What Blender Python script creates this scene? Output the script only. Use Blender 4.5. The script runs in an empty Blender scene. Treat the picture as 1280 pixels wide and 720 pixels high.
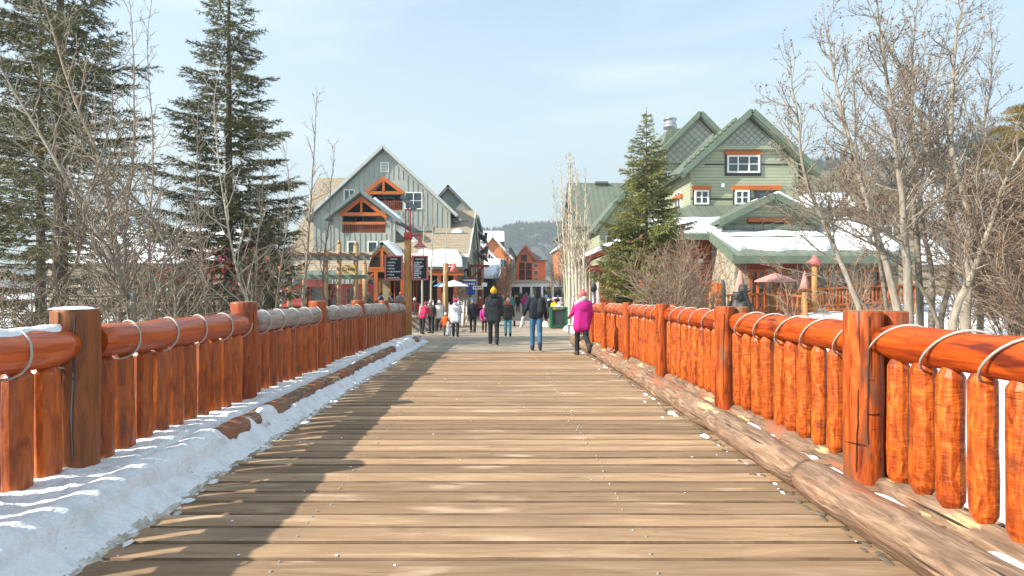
import bpy, bmesh, math, random
from mathutils import Vector, Matrix, noise
from mathutils.geometry import tessellate_polygon
PI = math.pi
R = math.radians
rng = random.Random(7)
sc = bpy.context.scene
col = sc.collection
F = 720.0            # focal length in pixels of a 1280 wide picture
CX, CY, H = 625.0, 360.0, 1.65

def W(px, py, D):
    """point seen at pixel (px, py) of the 1280x720 photograph at depth D"""
    return Vector(((px-CX)/F*D, D, H-(py-CY)/F*D))

def zd(y):
    """height of the deck and of the street behind it (the bridge is slightly arched)"""
    if y <= 3: return 0.0
    if y <= 20: return -.00085*(y-3)**2
    if y >= 34: return -.78
    t = (y-20)/14
    return (1-3*t*t+2*t**3)*-.2457 + t*(1-t)**2*14*-.029 + (3*t*t-2*t**3)*-.78

def sm(a, b, x):
    t = max(0., min(1., (x-a)/(b-a)))
    return t*t*(3-2*t)

def nz(x, y, z=0.0, s=1.0):
    return noise.noise(Vector((x*s, y*s, z*s)))

# ------------------------------------------------------------------ materials
def nodes(m):
    m.use_nodes = True
    nt = m.node_tree
    nt.nodes.clear()
    return nt, nt.nodes, nt.links

def ramp(N, stops):
    r = N.new('ShaderNodeValToRGB')
    e = r.color_ramp.elements
    while len(e) > len(stops): e.remove(e[-1])
    while len(e) < len(stops): e.new(.5)
    for k, (p, c) in enumerate(stops):
        e[k].position = p
        e[k].color = (c[0], c[1], c[2], 1)
    return r

def mat(name, stops, scale=(1, 1, 1), coord='tc', detail=5, rough=.8, bump=.0, bscale=None, rnd=.0,
        metal=0., spec=.3, grooves=None, spots=None, bdist=.02, tint=None, trans=None, distort=0., coat=0., nscale=1.):
    """noise ramp over an object's own coordinates.
    grooves=(axis, period, width, colour): thin lines;  spots=(scale, threshold, colour, softness)"""
    m = bpy.data.materials.new(name)
    nt, N, L = nodes(m)
    out = N.new('ShaderNodeOutputMaterial')
    b = N.new('ShaderNodeBsdfPrincipled')
    L.new(b.outputs[0], out.inputs[0])
    if coord == 'tc':
        a = N.new('ShaderNodeAttribute'); a.attribute_name = 'tc'; src = a.outputs['Vector']
    else:
        a = N.new('ShaderNodeNewGeometry'); src = a.outputs['Position']
    mp = N.new('ShaderNodeMapping'); mp.inputs['Scale'].default_value = scale
    L.new(src, mp.inputs[0])
    n = N.new('ShaderNodeTexNoise'); n.inputs['Scale'].default_value = nscale
    n.inputs['Detail'].default_value = detail; n.inputs['Distortion'].default_value = distort
    n.inputs['Roughness'].default_value = .6
    L.new(mp.outputs[0], n.inputs['Vector'])
    r = ramp(N, stops)
    L.new(n.outputs['Fac'], r.inputs[0])
    c = r.outputs[0]
    def mix(fac, a_, col_, mode='MIX', f0=1.):
        x = N.new('ShaderNodeMix'); x.data_type = 'RGBA'; x.blend_type = mode
        if isinstance(fac, float): x.inputs[0].default_value = fac
        else: L.new(fac, x.inputs[0])
        L.new(a_, x.inputs[6])
        if isinstance(col_, tuple): x.inputs[7].default_value = (*col_, 1)
        else: L.new(col_, x.inputs[7])
        return x.outputs[2]
    def math_(op, a_, b_=None, c_=None):
        x = N.new('ShaderNodeMath'); x.operation = op
        for k, q in enumerate((a_, b_, c_)):
            if q is None: continue
            if isinstance(q, (int, float)): x.inputs[k].default_value = q
            else: L.new(q, x.inputs[k])
        return x.outputs[0]
    if rnd:
        ra = N.new('ShaderNodeAttribute'); ra.attribute_name = 'rnd'
        mr = N.new('ShaderNodeMapRange'); mr.inputs[3].default_value = 1-rnd; mr.inputs[4].default_value = 1+rnd
        L.new(ra.outputs['Fac'], mr.inputs[0])
        hs = N.new('ShaderNodeHueSaturation')
        L.new(c, hs.inputs['Color']); L.new(mr.outputs[0], hs.inputs['Value'])
        c = hs.outputs[0]
    height = None
    if spots:
        for (sscale, th, scol, soft) in spots:
            m2 = N.new('ShaderNodeMapping'); m2.inputs['Scale'].default_value = sscale if isinstance(sscale, tuple) else (sscale,)*3
            L.new(src, m2.inputs[0])
            n2 = N.new('ShaderNodeTexNoise'); n2.inputs['Scale'].default_value = 1; n2.inputs['Detail'].default_value = 4
            L.new(m2.outputs[0], n2.inputs['Vector'])
            mr = N.new('ShaderNodeMapRange'); mr.inputs[1].default_value = th; mr.inputs[2].default_value = th+soft
            L.new(n2.outputs['Fac'], mr.inputs[0])
            c = mix(mr.outputs[0], c, scol)
    if grooves:
        sp = N.new('ShaderNodeSeparateXYZ'); L.new(src, sp.inputs[0])
        for (ax, per, wid, gcol) in grooves:
            v = sp.outputs['XYZ'.index(ax)] if ax != 'A' else math_('ADD', sp.outputs[0], sp.outputs[1])
            fr = math_('FRACT', math_('DIVIDE', v, per))
            ln = math_('LESS_THAN', fr, wid/per)
            c = mix(ln, c, gcol)
            g = math_('MULTIPLY', fr, 1.0) if ax == 'Z' else math_('SUBTRACT', 1., ln)
            height = g if height is None else math_('ADD', height, g)
    L.new(c, b.inputs['Base Color'])
    b.inputs['Roughness'].default_value = rough
    b.inputs['Metallic'].default_value = metal
    b.inputs['Specular IOR Level'].default_value = spec
    if coat: b.inputs['Coat Weight'].default_value = coat; b.inputs['Coat Roughness'].default_value = .25
    if trans:
        b.inputs['Subsurface Weight'].default_value = trans
    if bump:
        n3 = N.new('ShaderNodeTexNoise'); n3.inputs['Scale'].default_value = 1
        n3.inputs['Detail'].default_value = 6
        m3 = N.new('ShaderNodeMapping'); m3.inputs['Scale'].default_value = bscale or tuple(s*2 for s in scale)
        L.new(src, m3.inputs[0]); L.new(m3.outputs[0], n3.inputs['Vector'])
        hh = n3.outputs['Fac']
        if height is not None: hh = math_('ADD', hh, height)
        bp = N.new('ShaderNodeBump'); bp.inputs['Strength'].default_value = bump; bp.inputs['Distance'].default_value = bdist
        L.new(hh, bp.inputs['Height']); L.new(bp.outputs[0], b.inputs['Normal'])
    return m

def flat(name, c, rough=.7, var=.12, sc_=3., metal=0., bump=0., spec=.3, coord='tc'):
    d = tuple(max(0, x*(1-var)) for x in c); u = tuple(min(1, x*(1+var)) for x in c)
    return mat(name, [(.3, d), (.7, u)], (sc_,)*3, coord=coord, detail=3, rough=rough, metal=metal, bump=bump, spec=spec)

M = {}
# bright red-orange stained logs, streaky along the grain, grey weathering and cut rings
M['log'] = mat('stained_log', [(.25, (.23, .026, .004)), (.45, (.45, .062, .006)), (.62, (.62, .11, .009)), (.8, (.72, .19, .02))],
               (1.3, 12, 12), rough=.52, bump=1., bscale=(6, 30, 30), rnd=.2, bdist=.008, spec=.25, distort=1.6, coat=.04,
               spots=[((1.8, 10, 10), .58, (.14, .02, .006), .10), ((1.0, 30, 30), .68, (.05, .012, .006), .03), ((7, 7, 7), .70, (.05, .012, .005), .05)])
M['baluster'] = mat('stained_baluster', [(.28, (.16, .028, .006)), (.42, (.36, .058, .008)), (.55, (.52, .105, .012)), (.72, (.64, .19, .03))],
               (3.5, 13, 13), rough=.42, bump=1., bscale=(30, 12, 12), rnd=.25, bdist=.012, spec=.3, distort=2.2, coat=.12,
               spots=[((38, 3, 3), .67, (.10, .02, .006), .05), ((2.5, 6, 6), .60, (.22, .045, .012), .10), ((3, 60, 60), .70, (.06, .016, .008), .04)])
M['baluster_shade'] = mat('shaded_stained_baluster', [(.28, (.13, .030, .008)), (.45, (.31, .066, .012)), (.6, (.46, .108, .018)), (.78, (.56, .18, .045))],  # left-rail copy of the baluster stain, shade toned into the colour
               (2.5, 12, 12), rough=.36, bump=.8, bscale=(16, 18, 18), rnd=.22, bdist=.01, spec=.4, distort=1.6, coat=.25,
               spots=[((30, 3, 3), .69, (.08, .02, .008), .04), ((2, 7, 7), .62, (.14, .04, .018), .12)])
M['log_shade'] = mat('shaded_stained_log', [(.3, (.22, .035, .008)), (.45, (.46, .075, .009)), (.62, (.62, .12, .014)), (.8, (.70, .21, .045))],  # copy of the log stain for the shaded left rail, glossier coat
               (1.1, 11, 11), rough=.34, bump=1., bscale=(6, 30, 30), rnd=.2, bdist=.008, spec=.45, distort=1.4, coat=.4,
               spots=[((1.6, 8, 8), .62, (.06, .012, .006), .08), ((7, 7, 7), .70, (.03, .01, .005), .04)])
M['log_glare'] = mat('rail_log_sky_glare', [(.3, (.17, .13, .11)), (.5, (.30, .25, .22)), (.7, (.44, .39, .35))],  # sky glare on the lacquer, put into the base colour as grey
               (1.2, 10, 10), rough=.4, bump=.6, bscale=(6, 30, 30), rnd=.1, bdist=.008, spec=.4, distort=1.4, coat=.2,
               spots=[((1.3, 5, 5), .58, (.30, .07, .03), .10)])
M['post'] = mat('stained_post', [(.28, (.09, .018, .006)), (.42, (.26, .045, .009)), (.58, (.46, .09, .013)), (.75, (.58, .19, .05))],
               (2.2, 13, 13), rough=.48, bump=1., bscale=(5, 26, 26), rnd=.12, bdist=.012, spec=.25, distort=1.5,
               spots=[((1.4, 4, 4), .56, (.20, .10, .055), .12), ((.8, 26, 26), .67, (.03, .012, .006), .03), ((24, 2.4, 2.4), .66, (.06, .018, .01), .03)])
M['post_dark'] = mat('weathered_post', [(.25, (.12, .045, .02)), (.5, (.24, .085, .032)), (.72, (.38, .12, .035))],
               (1.5, 9, 9), rough=.55, bump=.8, bscale=(5, 26, 26), rnd=.12, bdist=.012, spec=.25, distort=1.5,
               spots=[((1.2, 3.5, 3.5), .58, (.17, .085, .045), .12), ((.7, 20, 20), .69, (.012, .008, .005), .02)])
M['post_shade'] = mat('shaded_stained_post', [(.28, (.13, .028, .008)), (.42, (.26, .05, .011)), (.58, (.38, .08, .015)), (.75, (.46, .14, .04))],  # left-rail copy of the post stain with its shade in the colour
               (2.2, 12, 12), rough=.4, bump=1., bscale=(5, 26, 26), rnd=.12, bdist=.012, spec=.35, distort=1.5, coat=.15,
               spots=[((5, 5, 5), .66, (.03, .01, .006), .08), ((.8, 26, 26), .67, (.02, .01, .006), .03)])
M['end'] = mat('cut_wood_end', [(.3, (.22, .12, .06)), (.7, (.36, .22, .13))], (9, 9, 9), rough=.8, bump=.4)
M['greylog'] = mat('weathered_log', [(.28, (.10, .06, .038)), (.48, (.23, .145, .095)), (.7, (.40, .27, .18))],
               (2.2, 14, 14), rough=.85, bump=1., bscale=(7, 40, 40), rnd=.1, bdist=.02, distort=1.4,
               spots=[((1.2, 4, 4), .52, (.33, .13, .07), .14), ((1.5, 6, 6), .62, (.68, .45, .22), .03), ((.9, 30, 30), .65, (.04, .028, .02), .03), ((8, 8, 8), .72, (.03, .02, .015), .03)])
M['plank'] = mat('deck_plank', [(.2, (.18, .110, .060)), (.4, (.285, .180, .102)), (.58, (.37, .24, .14)), (.78, (.49, .335, .205))],
               (1.3, 11, 5), detail=7, rough=.8, bump=.8, bscale=(4, 50, 10), rnd=.30, bdist=.008, distort=.9,
               spots=[((.5, .9, 1), .58, (.22, .155, .105), .16), ((6, 25, 4), .73, (.09, .065, .045), .03), ((1.1, 4.5, 1), .60, (.52, .365, .25), .12), ((.35, .8, 1), .60, (.23, .15, .092), .2), ((1.2, 60, 6), .70, (.08, .055, .04), .02), ((9, 9, 9), .74, (.09, .065, .045), .02)])
M['plank_edge'] = flat('dark_plank_edge', (.16, .10, .062), rough=.9, var=.4)  # darker colour for plank sides and edge bevels
M['snow'] = mat('snow', [(.3, (.78, .80, .83)), (.7, (.88, .89, .91))], (2, 2, 2), coord='pos', rough=.65, bump=.7, bscale=(16, 16, 16), bdist=.03, spec=.25)
M['snow_trod'] = mat('trodden_snow', [(.3, (.72, .73, .74)), (.5, (.86, .87, .88)), (.7, (.91, .92, .93))], (5, 5, 5), coord='pos', rough=.7, bump=1., bscale=(22, 22, 22), bdist=.035, spec=.25,
               spots=[((3.2, 3.2, 3.2), .69, (.36, .31, .25), .08), ((13, 13, 13), .71, (.25, .21, .16), .05), ((1.4, 4, 3), .66, (.62, .60, .56), .12)])
M['slush'] = mat('dirty_slush', [(.3, (.30, .26, .2)), (.5, (.52, .48, .4)), (.7, (.78, .77, .74))], (14, 14, 14), coord='pos', rough=.6, bump=1., bscale=(30, 30, 30), bdist=.02, spec=.4)
M['dirt'] = mat('deck_grit', [(.3, (.09, .07, .05)), (.7, (.20, .16, .12))], (6, 6, 6), coord='pos', rough=.95, bump=1., bscale=(40, 40, 40), bdist=.01)
M['paving'] = mat('street_paving', [(.25, (.30, .24, .175)), (.5, (.39, .315, .235)), (.75, (.47, .385, .29))], (.5, .9, .5), coord='pos', rough=.85, bump=.2, bscale=(30, 30, 30),
               spots=[((.35, 1.1, 1), .56, (.29, .235, .175), .12)], bdist=.005,
               grooves=[('Y', 3.1, .05, (.16, .13, .10))])
M['ground'] = mat('snowy_ground', [(.3, (.76, .78, .81)), (.7, (.87, .88, .9))], (.6, .6, .6), coord='pos', rough=.7, bump=1., bscale=(2.2, 2.2, 2.2), bdist=.15, spec=.2,
               spots=[((.22, .22, .3), .62, (.20, .16, .11), .05), ((2.4, 2.4, 2), .70, (.18, .14, .10), .04)])
M['rock'] = mat('river_rock', [(.3, (.12, .11, .10)), (.7, (.30, .28, .25))], (2, 2, 2), rough=.8, bump=.8, rnd=.3)
M['water'] = mat('river_water', [(.3, (.03, .035, .03)), (.7, (.07, .075, .065))], (.7, .7, 1), coord='pos', rough=.12, bump=.5, bscale=(5, 2, 3), bdist=.05, spec=.5)
M['bark_pale'] = mat('pale_bark', [(.3, (.17, .14, .11)), (.6, (.31, .265, .21)), (.8, (.46, .41, .34))], (3, 14, 14), rough=.85, bump=.5, rnd=.2,
               spots=[((20, 5, 5), .66, (.07, .06, .05), .05)])
M['bark_tan'] = mat('tan_bark', [(.3, (.20, .15, .105)), (.7, (.38, .30, .22))], (3, 12, 12), rough=.9, bump=.4, rnd=.25)
M['bark_dark'] = mat('spruce_bark', [(.3, (.07, .052, .04)), (.7, (.19, .145, .11))], (3, 12, 12), rough=.95, bump=.9, rnd=.2)
M['bark_aspen'] = mat('aspen_bark', [(.3, (.42, .38, .29)), (.7, (.60, .55, .44))], (2, 8, 8), rough=.8, bump=.3, rnd=.15,
               spots=[((16, 4, 4), .67, (.05, .045, .04), .04)])
M['twig_grey'] = mat('grey_twigs', [(.3, (.17, .135, .10)), (.7, (.33, .27, .21))], (2, 2, 2), rough=.9, rnd=.35)
M['twig_tan'] = mat('tan_twigs', [(.3, (.21, .14, .095)), (.7, (.40, .29, .21))], (2, 2, 2), rough=.9, rnd=.35)
M['twig_pale'] = mat('pale_twigs', [(.3, (.22, .18, .135)), (.7, (.42, .36, .28))], (2, 2, 2), rough=.9, rnd=.3)
M['bud'] = mat('dry_buds', [(.3, (.11, .065, .04)), (.7, (.22, .13, .08))], (2, 2, 2), rough=.9, rnd=.4)
M['needle'] = mat('spruce_needles', [(.3, (.055, .062, .028)), (.52, (.14, .14, .055)), (.75, (.30, .25, .11))], (.9, .9, .9), rough=.65, rnd=.5, nscale=1.3)
M['needle_sun'] = mat('sunlit_spruce_needles', [(.3, (.075, .09, .025)), (.55, (.20, .21, .06)), (.8, (.38, .33, .11))], (1.2, 1.2, 1.2), rough=.65, rnd=.45)  # lit copy of the spruce needles, sunshine put into the colour
M['needle_gold'] = mat('pine_needles', [(.3, (.09, .07, .015)), (.55, (.20, .14, .03)), (.8, (.30, .20, .06))], (1., 1., 1.), rough=.7, rnd=.4)
M['red_leaf'] = flat('red_ribbon', (.62, .08, .09), var=.3)
M['siding_grey'] = mat('grey_boards', [(.3, (.28, .305, .275)), (.7, (.39, .415, .375))], (.6, .6, .3), coord='pos', rough=.8, spots=[((6, 6, .5), .6, (.25, .27, .24), .1)])
M['siding_green'] = mat('green_clapboard', [(.3, (.36, .375, .26)), (.7, (.45, .465, .33))], (.5, .5, 2), coord='pos', rough=.75,
               grooves=[('Z', .19, .028, (.20, .215, .145))], bump=.5, bscale=(2, 2, 2))
M['shingle_green'] = mat('diamond_shingles', [(.3, (.33, .34, .29)), (.7, (.43, .44, .38))], (2, 2, 2), coord='pos', rough=.85)
M['trim_green'] = flat('green_trim', (.145, .185, .135), rough=.5, var=.15)
M['roof_green'] = mat('green_metal_roof', [(.3, (.13, .155, .12)), (.7, (.185, .21, .16))], (.7, .7, .7), coord='pos', rough=.5, grooves=[('X', .5, .05, (.08, .11, .08))], bump=.3)
M['roof_brown'] = mat('brown_shingle_roof', [(.3, (.30, .235, .165)), (.7, (.43, .345, .25))], (2.4, 2.4, 2.4), coord='pos', rough=.9, grooves=[('Z', .16, .03, (.17, .13, .10))], bump=.3)
M['roof_grey'] = mat('grey_shingle_roof', [(.3, (.13, .15, .145)), (.7, (.21, .235, .225))], (2, 2, 2), coord='pos', rough=.9, grooves=[('Z', .18, .03, (.09, .10, .10))], bump=.3)
M['trim_grey'] = flat('grey_trim', (.16, .20, .195), rough=.6)
M['trim_white'] = flat('white_trim', (.74, .74, .70), rough=.5, var=.05)
M['orange'] = mat('orange_timber', [(.3, (.36, .085, .02)), (.7, (.55, .15, .03))], (1, 8, 8), rough=.55, rnd=.15)
M['redbrown'] = mat('redbrown_boards', [(.3, (.22, .05, .025)), (.7, (.34, .085, .04))], (.7, .7, 5), coord='pos', rough=.7, grooves=[('Z', .2, .03, (.11, .03, .015))])
M['orange_wall'] = mat('orange_wall', [(.3, (.68, .21, .08)), (.7, (.80, .29, .12))], (.5, .5, .5), coord='pos', rough=.8)
M['pine_pole'] = mat('varnished_pole', [(.3, (.34, .16, .05)), (.7, (.52, .27, .09))], (1, 9, 9), rough=.5, bump=.3, rnd=.1, spots=[((1, 16, 16), .68, (.16, .07, .025), .04)])
M['glass'] = flat('window_glass', (.035, .05, .06), rough=.08, var=.3, spec=.8)
M['glass_warm'] = flat('curtained_glass', (.34, .29, .17), rough=.25, var=.25)
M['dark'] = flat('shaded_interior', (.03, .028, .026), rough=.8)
M['teal'] = flat('teal_wall', (.035, .12, .12), rough=.7)
M['redpaint'] = flat('red_paint', (.55, .06, .055), rough=.4, var=.08)
M['pinkred'] = flat('faded_red_paint', (.60, .16, .14), rough=.5, var=.1)
M['board'] = flat('black_board', (.018, .022, .024), rough=.5)
M['white'] = flat('white_paint', (.80, .80, .78), rough=.5, var=.04)
M['signgold'] = flat('pale_wood_board', (.62, .42, .17), rough=.6)
M['pergola_post'] = mat('tan_timber', [(.3, (.34, .20, .09)), (.7, (.50, .33, .17))], (1, 9, 9), rough=.7, rnd=.15)
M['roof_olive'] = mat('olive_shingle_roof', [(.3, (.15, .14, .095)), (.7, (.23, .21, .15))], (2, 2, 2), coord='pos', rough=.9, grooves=[('Z', .2, .04, (.10, .095, .065))], bump=.3)
M['trim_pale_grey'] = flat('pale_grey_trim', (.42, .44, .42), rough=.6)
M['joint'] = flat('shingle_joint', (.23, .24, .20))
M['metal'] = flat('galvanised_metal', (.42, .44, .45), rough=.35, metal=.6)
M['darkmetal'] = flat('dark_metal', (.05, .055, .06), rough=.5)
M['nail'] = flat('nail_head', (.40, .37, .33), rough=.4, metal=.3)
M['rope'] = flat('rope_light_plastic', (.42, .40, .36), rough=.3, var=.08)
M['binpanel'] = flat('bin_panel', (.045, .055, .06), rough=.6)
M['binframe'] = flat('bin_green', (.015, .14, .06), rough=.45)
M['bronze'] = mat('dark_carved_wood', [(.3, (.028, .03, .028)), (.7, (.075, .075, .065))], (5, 5, 5), rough=.5, bump=.6)
M['umbrella_pink'] = flat('faded_pink_canvas', (.55, .27, .24), rough=.8)
M['umbrella_white'] = flat('white_canvas', (.76, .78, .80), rough=.8)
M['umbrella_blue'] = flat('blue_canvas', (.05, .22, .45), rough=.8)
M['blue_sign'] = flat('blue_sign_paint', (.03, .07, .40), rough=.5)
M['skin'] = flat('skin', (.52, .30, .21), rough=.55, var=.08)
M['hill'] = None

def stone(name):
    m = bpy.data.materials.new(name); nt, N, L = nodes(m)
    out = N.new('ShaderNodeOutputMaterial'); b = N.new('ShaderNodeBsdfPrincipled'); L.new(b.outputs[0], out.inputs[0])
    g = N.new('ShaderNodeNewGeometry')
    v = N.new('ShaderNodeTexVoronoi'); v.inputs['Scale'].default_value = 3.4; L.new(g.outputs['Position'], v.inputs['Vector'])
    e = N.new('ShaderNodeTexVoronoi'); e.feature = 'DISTANCE_TO_EDGE'; e.inputs['Scale'].default_value = 3.4; L.new(g.outputs['Position'], e.inputs['Vector'])
    hs = N.new('ShaderNodeSeparateColor'); L.new(v.outputs['Color'], hs.inputs[0])
    r = ramp(N, [(.1, (.30, .21, .13)), (.4, (.42, .35, .25)), (.6, (.28, .26, .23)), (.85, (.50, .42, .30))])
    L.new(hs.outputs[0], r.inputs[0])
    mr = N.new('ShaderNodeMapRange'); mr.inputs[1].default_value = .01; mr.inputs[2].default_value = .05; L.new(e.outputs[0], mr.inputs[0])
    x = N.new('ShaderNodeMix'); x.data_type = 'RGBA'; L.new(mr.outputs[0], x.inputs[0]); x.inputs[6].default_value = (.16, .13, .10, 1); L.new(r.outputs[0], x.inputs[7])
    L.new(x.outputs[2], b.inputs['Base Color']); b.inputs['Roughness'].default_value = .85
    bp = N.new('ShaderNodeBump'); bp.inputs['Strength'].default_value = .8; bp.inputs['Distance'].default_value = .05
    L.new(mr.outputs[0], bp.inputs['Height']); L.new(bp.outputs[0], b.inputs['Normal'])
    return m
M['stone'] = stone('rubble_stone')

def hillmat(name, forest, snow, sc_, th):
    return mat(name, [(th-.04, forest), (th+.05, snow)], (sc_, sc_, sc_), coord='pos', detail=8, rough=.95)

# ------------------------------------------------------------------ mesh builder
OFF = {}
class MB:
    def __init__(s): s.v = []; s.f = []; s.tc = []; s.rn = []; s.mi = []; s.sm = []
    def add(s, vs, fs, tcs=None, rn=None, mi=0, smooth=False):
        o = len(s.v)
        rn = rng.random() if rn is None else rn
        if tcs is None:
            q = Vector((rng.uniform(0, 50), rng.uniform(0, 50), rng.uniform(0, 50)))
            tcs = [Vector(p)+q for p in vs]
        s.v += [tuple(p) for p in vs]; s.tc += [tuple(t) for t in tcs]; s.rn += [rn]*len(vs)
        s.f += [tuple(i+o for i in f) for f in fs]; s.mi += [mi]*len(fs); s.sm += [smooth]*len(fs)
        return s
    def box(s, a, b, mi=0, rn=None):
        """axis aligned, grain along the longest side"""
        (x0, y0, z0), (x1, y1, z1) = a, b
        vs = [(x, y, z) for z in (z0, z1) for y in (y0, y1) for x in (x0, x1)]
        d = (abs(x1-x0), abs(y1-y0), abs(z1-z0)); k = d.index(max(d))
        q = (rng.uniform(0, 50), rng.uniform(0, 50), rng.uniform(0, 50))
        tc = []
        for p in vs:
            t = (p[k], p[(k+1) % 3], p[(k+2) % 3]); tc.append((t[0]+q[0], t[1]+q[1], t[2]+q[2]))
        return s.add(vs, [(0, 2, 3, 1), (4, 5, 7, 6), (0, 1, 5, 4), (2, 6, 7, 3), (0, 4, 6, 2), (1, 3, 7, 5)], tc, rn, mi)
    def beam(s, p0, p1, w, h, up=(0, 0, 1), mi=0, rn=None):
        p0 = Vector(p0); p1 = Vector(p1); d = (p1-p0); l = d.length; d.normalize()
        u = Vector(up); x = d.cross(u)
        if x.length < 1e-4: x = d.cross(Vector((0, 1, 0)))
        x.normalize(); u = x.cross(d)
        q = Vector((rng.uniform(0, 50), rng.uniform(0, 50), rng.uniform(0, 50)))
        vs = []; tc = []
        for (a, p) in ((0, p0), (l, p1)):
            for (i, j) in ((-1, -1), (1, -1), (1, 1), (-1, 1)):
                vs.append(p+x*(i*w/2)+u*(j*h/2)); tc.append(q+Vector((a, i*w/2, j*h/2)))
        return s.add(vs, [(0, 3, 2, 1), (4, 5, 6, 7), (0, 1, 5, 4), (1, 2, 6, 5), (2, 3, 7, 6), (3, 0, 4, 7)], tc, rn, mi)
    def tube(s, pts, rad, n=8, caps=True, mi=0, rn=None, wob=0., capmi=None, smooth=True, seed=0.):
        pts = [Vector(p) for p in pts]
        if not hasattr(rad, '__len__'): rad = [rad]*len(pts)
        q = Vector((rng.uniform(0, 50), rng.uniform(0, 50), rng.uniform(0, 50)))
        vs = []; tc = []; fs = []
        d = (pts[1]-pts[0]).normalized()
        a = d.cross(Vector((0, 0, 1)))
        if a.length < .05: a = d.cross(Vector((1, 0, 0)))
        a.normalize(); L_ = 0
        for i, p in enumerate(pts):
            if 0 < i < len(pts)-1: dd = (pts[i+1]-pts[i-1])
            elif i == 0: dd = pts[1]-pts[0]
            else: dd = pts[i]-pts[i-1]; 
            if i: L_ += (pts[i]-pts[i-1]).length
            if dd.length < 1e-9: dd = d
            dd.normalize(); a = (a-dd*a.dot(dd)); a.normalize(); b = dd.cross(a)
            for k in range(n):
                t = 2*PI*k/n; r = rad[i]
                if wob: r *= 1+wob*noise.noise(Vector((L_*2.3+seed, math.cos(t)*1.1+q.x, math.sin(t)*1.1)))
                e = a*math.cos(t)+b*math.sin(t)
                vs.append(p+e*r); tc.append(q+Vector((L_, math.cos(t)*rad[i], math.sin(t)*rad[i])))
        m = len(pts)
        for i in range(m-1):
            for k in range(n):
                k2 = (k+1) % n
                fs.append((i*n+k, i*n+k2, (i+1)*n+k2, (i+1)*n+k))
        s.add(vs, fs, tc, rn, mi, smooth)
        if caps:
            o = len(s.v)-len(vs)
            cm = mi if capmi is None else capmi
            s.f.append(tuple(o+k for k in reversed(range(n)))); s.mi.append(cm); s.sm.append(False)
            s.f.append(tuple(o+(m-1)*n+k for k in range(n))); s.mi.append(cm); s.sm.append(False)
        return s
    def prism(s, poly, y0, y1, mi=0, rn=None, axis='Y'):
        """poly of (x, z), extruded in y (or of (y, z), extruded in x when axis='X')"""
        n = len(poly)
        if axis == 'Y': vs = [(x, y0, z) for x, z in poly]+[(x, y1, z) for x, z in poly]
        elif axis == 'X': vs = [(y0, x, z) for x, z in poly]+[(y1, x, z) for x, z in poly]
        else: vs = [(x, z, y0) for x, z in poly]+[(x, z, y1) for x, z in poly]
        fs = [tuple(range(n)), tuple(range(2*n-1, n-1, -1))]+[(i, i+n, (i+1) % n+n, (i+1) % n) for i in range(n)]
        return s.add(vs, fs, None, rn, mi)
    def slab(s, a, b, c, d, t, mi=0, rn=None):
        """a, b, c, d: corners of the upper face; thickness t below it"""
        a, b, c, d = map(Vector, (a, b, c, d))
        n = (b-a).cross(d-a).normalized()
        if n.z < 0: n = -n
        vs = [a, b, c, d]+[p-n*t for p in (a, b, c, d)]
        return s.add(vs, [(0, 1, 2, 3), (7, 6, 5, 4), (0, 4, 5, 1), (1, 5, 6, 2), (2, 6, 7, 3), (3, 7, 4, 0)], None, rn, mi)
    def build(s, name, mats, parent=None, off=None, fixn=False):
        me = bpy.data.meshes.new(name)
        if off is None: off = OFF.get(parent.name, (0, 0, 0)) if parent else (0, 0, 0)
        if any(off): vs = [(x-off[0], y-off[1], z-off[2]) for x, y, z in s.v]
        else: vs = s.v
        me.from_pydata(vs, [], s.f)
        if not isinstance(mats, (list, tuple)): mats = [mats]
        for m in mats: me.materials.append(m)
        me.polygons.foreach_set('material_index', s.mi)
        me.polygons.foreach_set('use_smooth', s.sm)
        a = me.attributes.new('tc', 'FLOAT_VECTOR', 'POINT'); a.data.foreach_set('vector', [c for t in s.tc for c in t])
        a = me.attributes.new('rnd', 'FLOAT', 'POINT'); a.data.foreach_set('value', s.rn)
        if fixn:
            bm = bmesh.new(); bm.from_mesh(me); bmesh.ops.recalc_face_normals(bm, faces=bm.faces); bm.to_mesh(me); bm.free()
        me.update()
        o = bpy.data.objects.new(name, me); col.objects.link(o)
        if parent: o.parent = parent
        OFF[o.name] = tuple(off)
        return o

def tag(o, label=None, cat=None, group=None, kind=None):
    if label: o['label'] = label
    if cat: o['category'] = cat
    if group: o['group'] = group
    if kind: o['kind'] = kind
    return o
def thing(name, loc, label, cat, group=None, rz=0.):
    o = bpy.data.objects.new(name, None); o.empty_display_size = .2; o.location = loc; o.rotation_euler.z = rz
    col.objects.link(o); OFF[o.name] = tuple(loc) if rz == 0 else (0, 0, 0)
    return tag(o, label, cat, group)
def struct(o): o['kind'] = 'structure'; return o
def part_copy(src, parent, loc=(0, 0, 0), rot=None, scale=None):
    c = src.copy(); col.objects.link(c); c.parent = parent; c.location = loc
    if rot is not None: c.rotation_euler = rot
    if scale is not None: c.scale = scale
    return c
def copy_tree(o, parent=None):
    c = o.copy(); col.objects.link(c)
    if parent: c.parent = parent
    for ch in list(o.children): copy_tree(ch, c)
    return c
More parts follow.
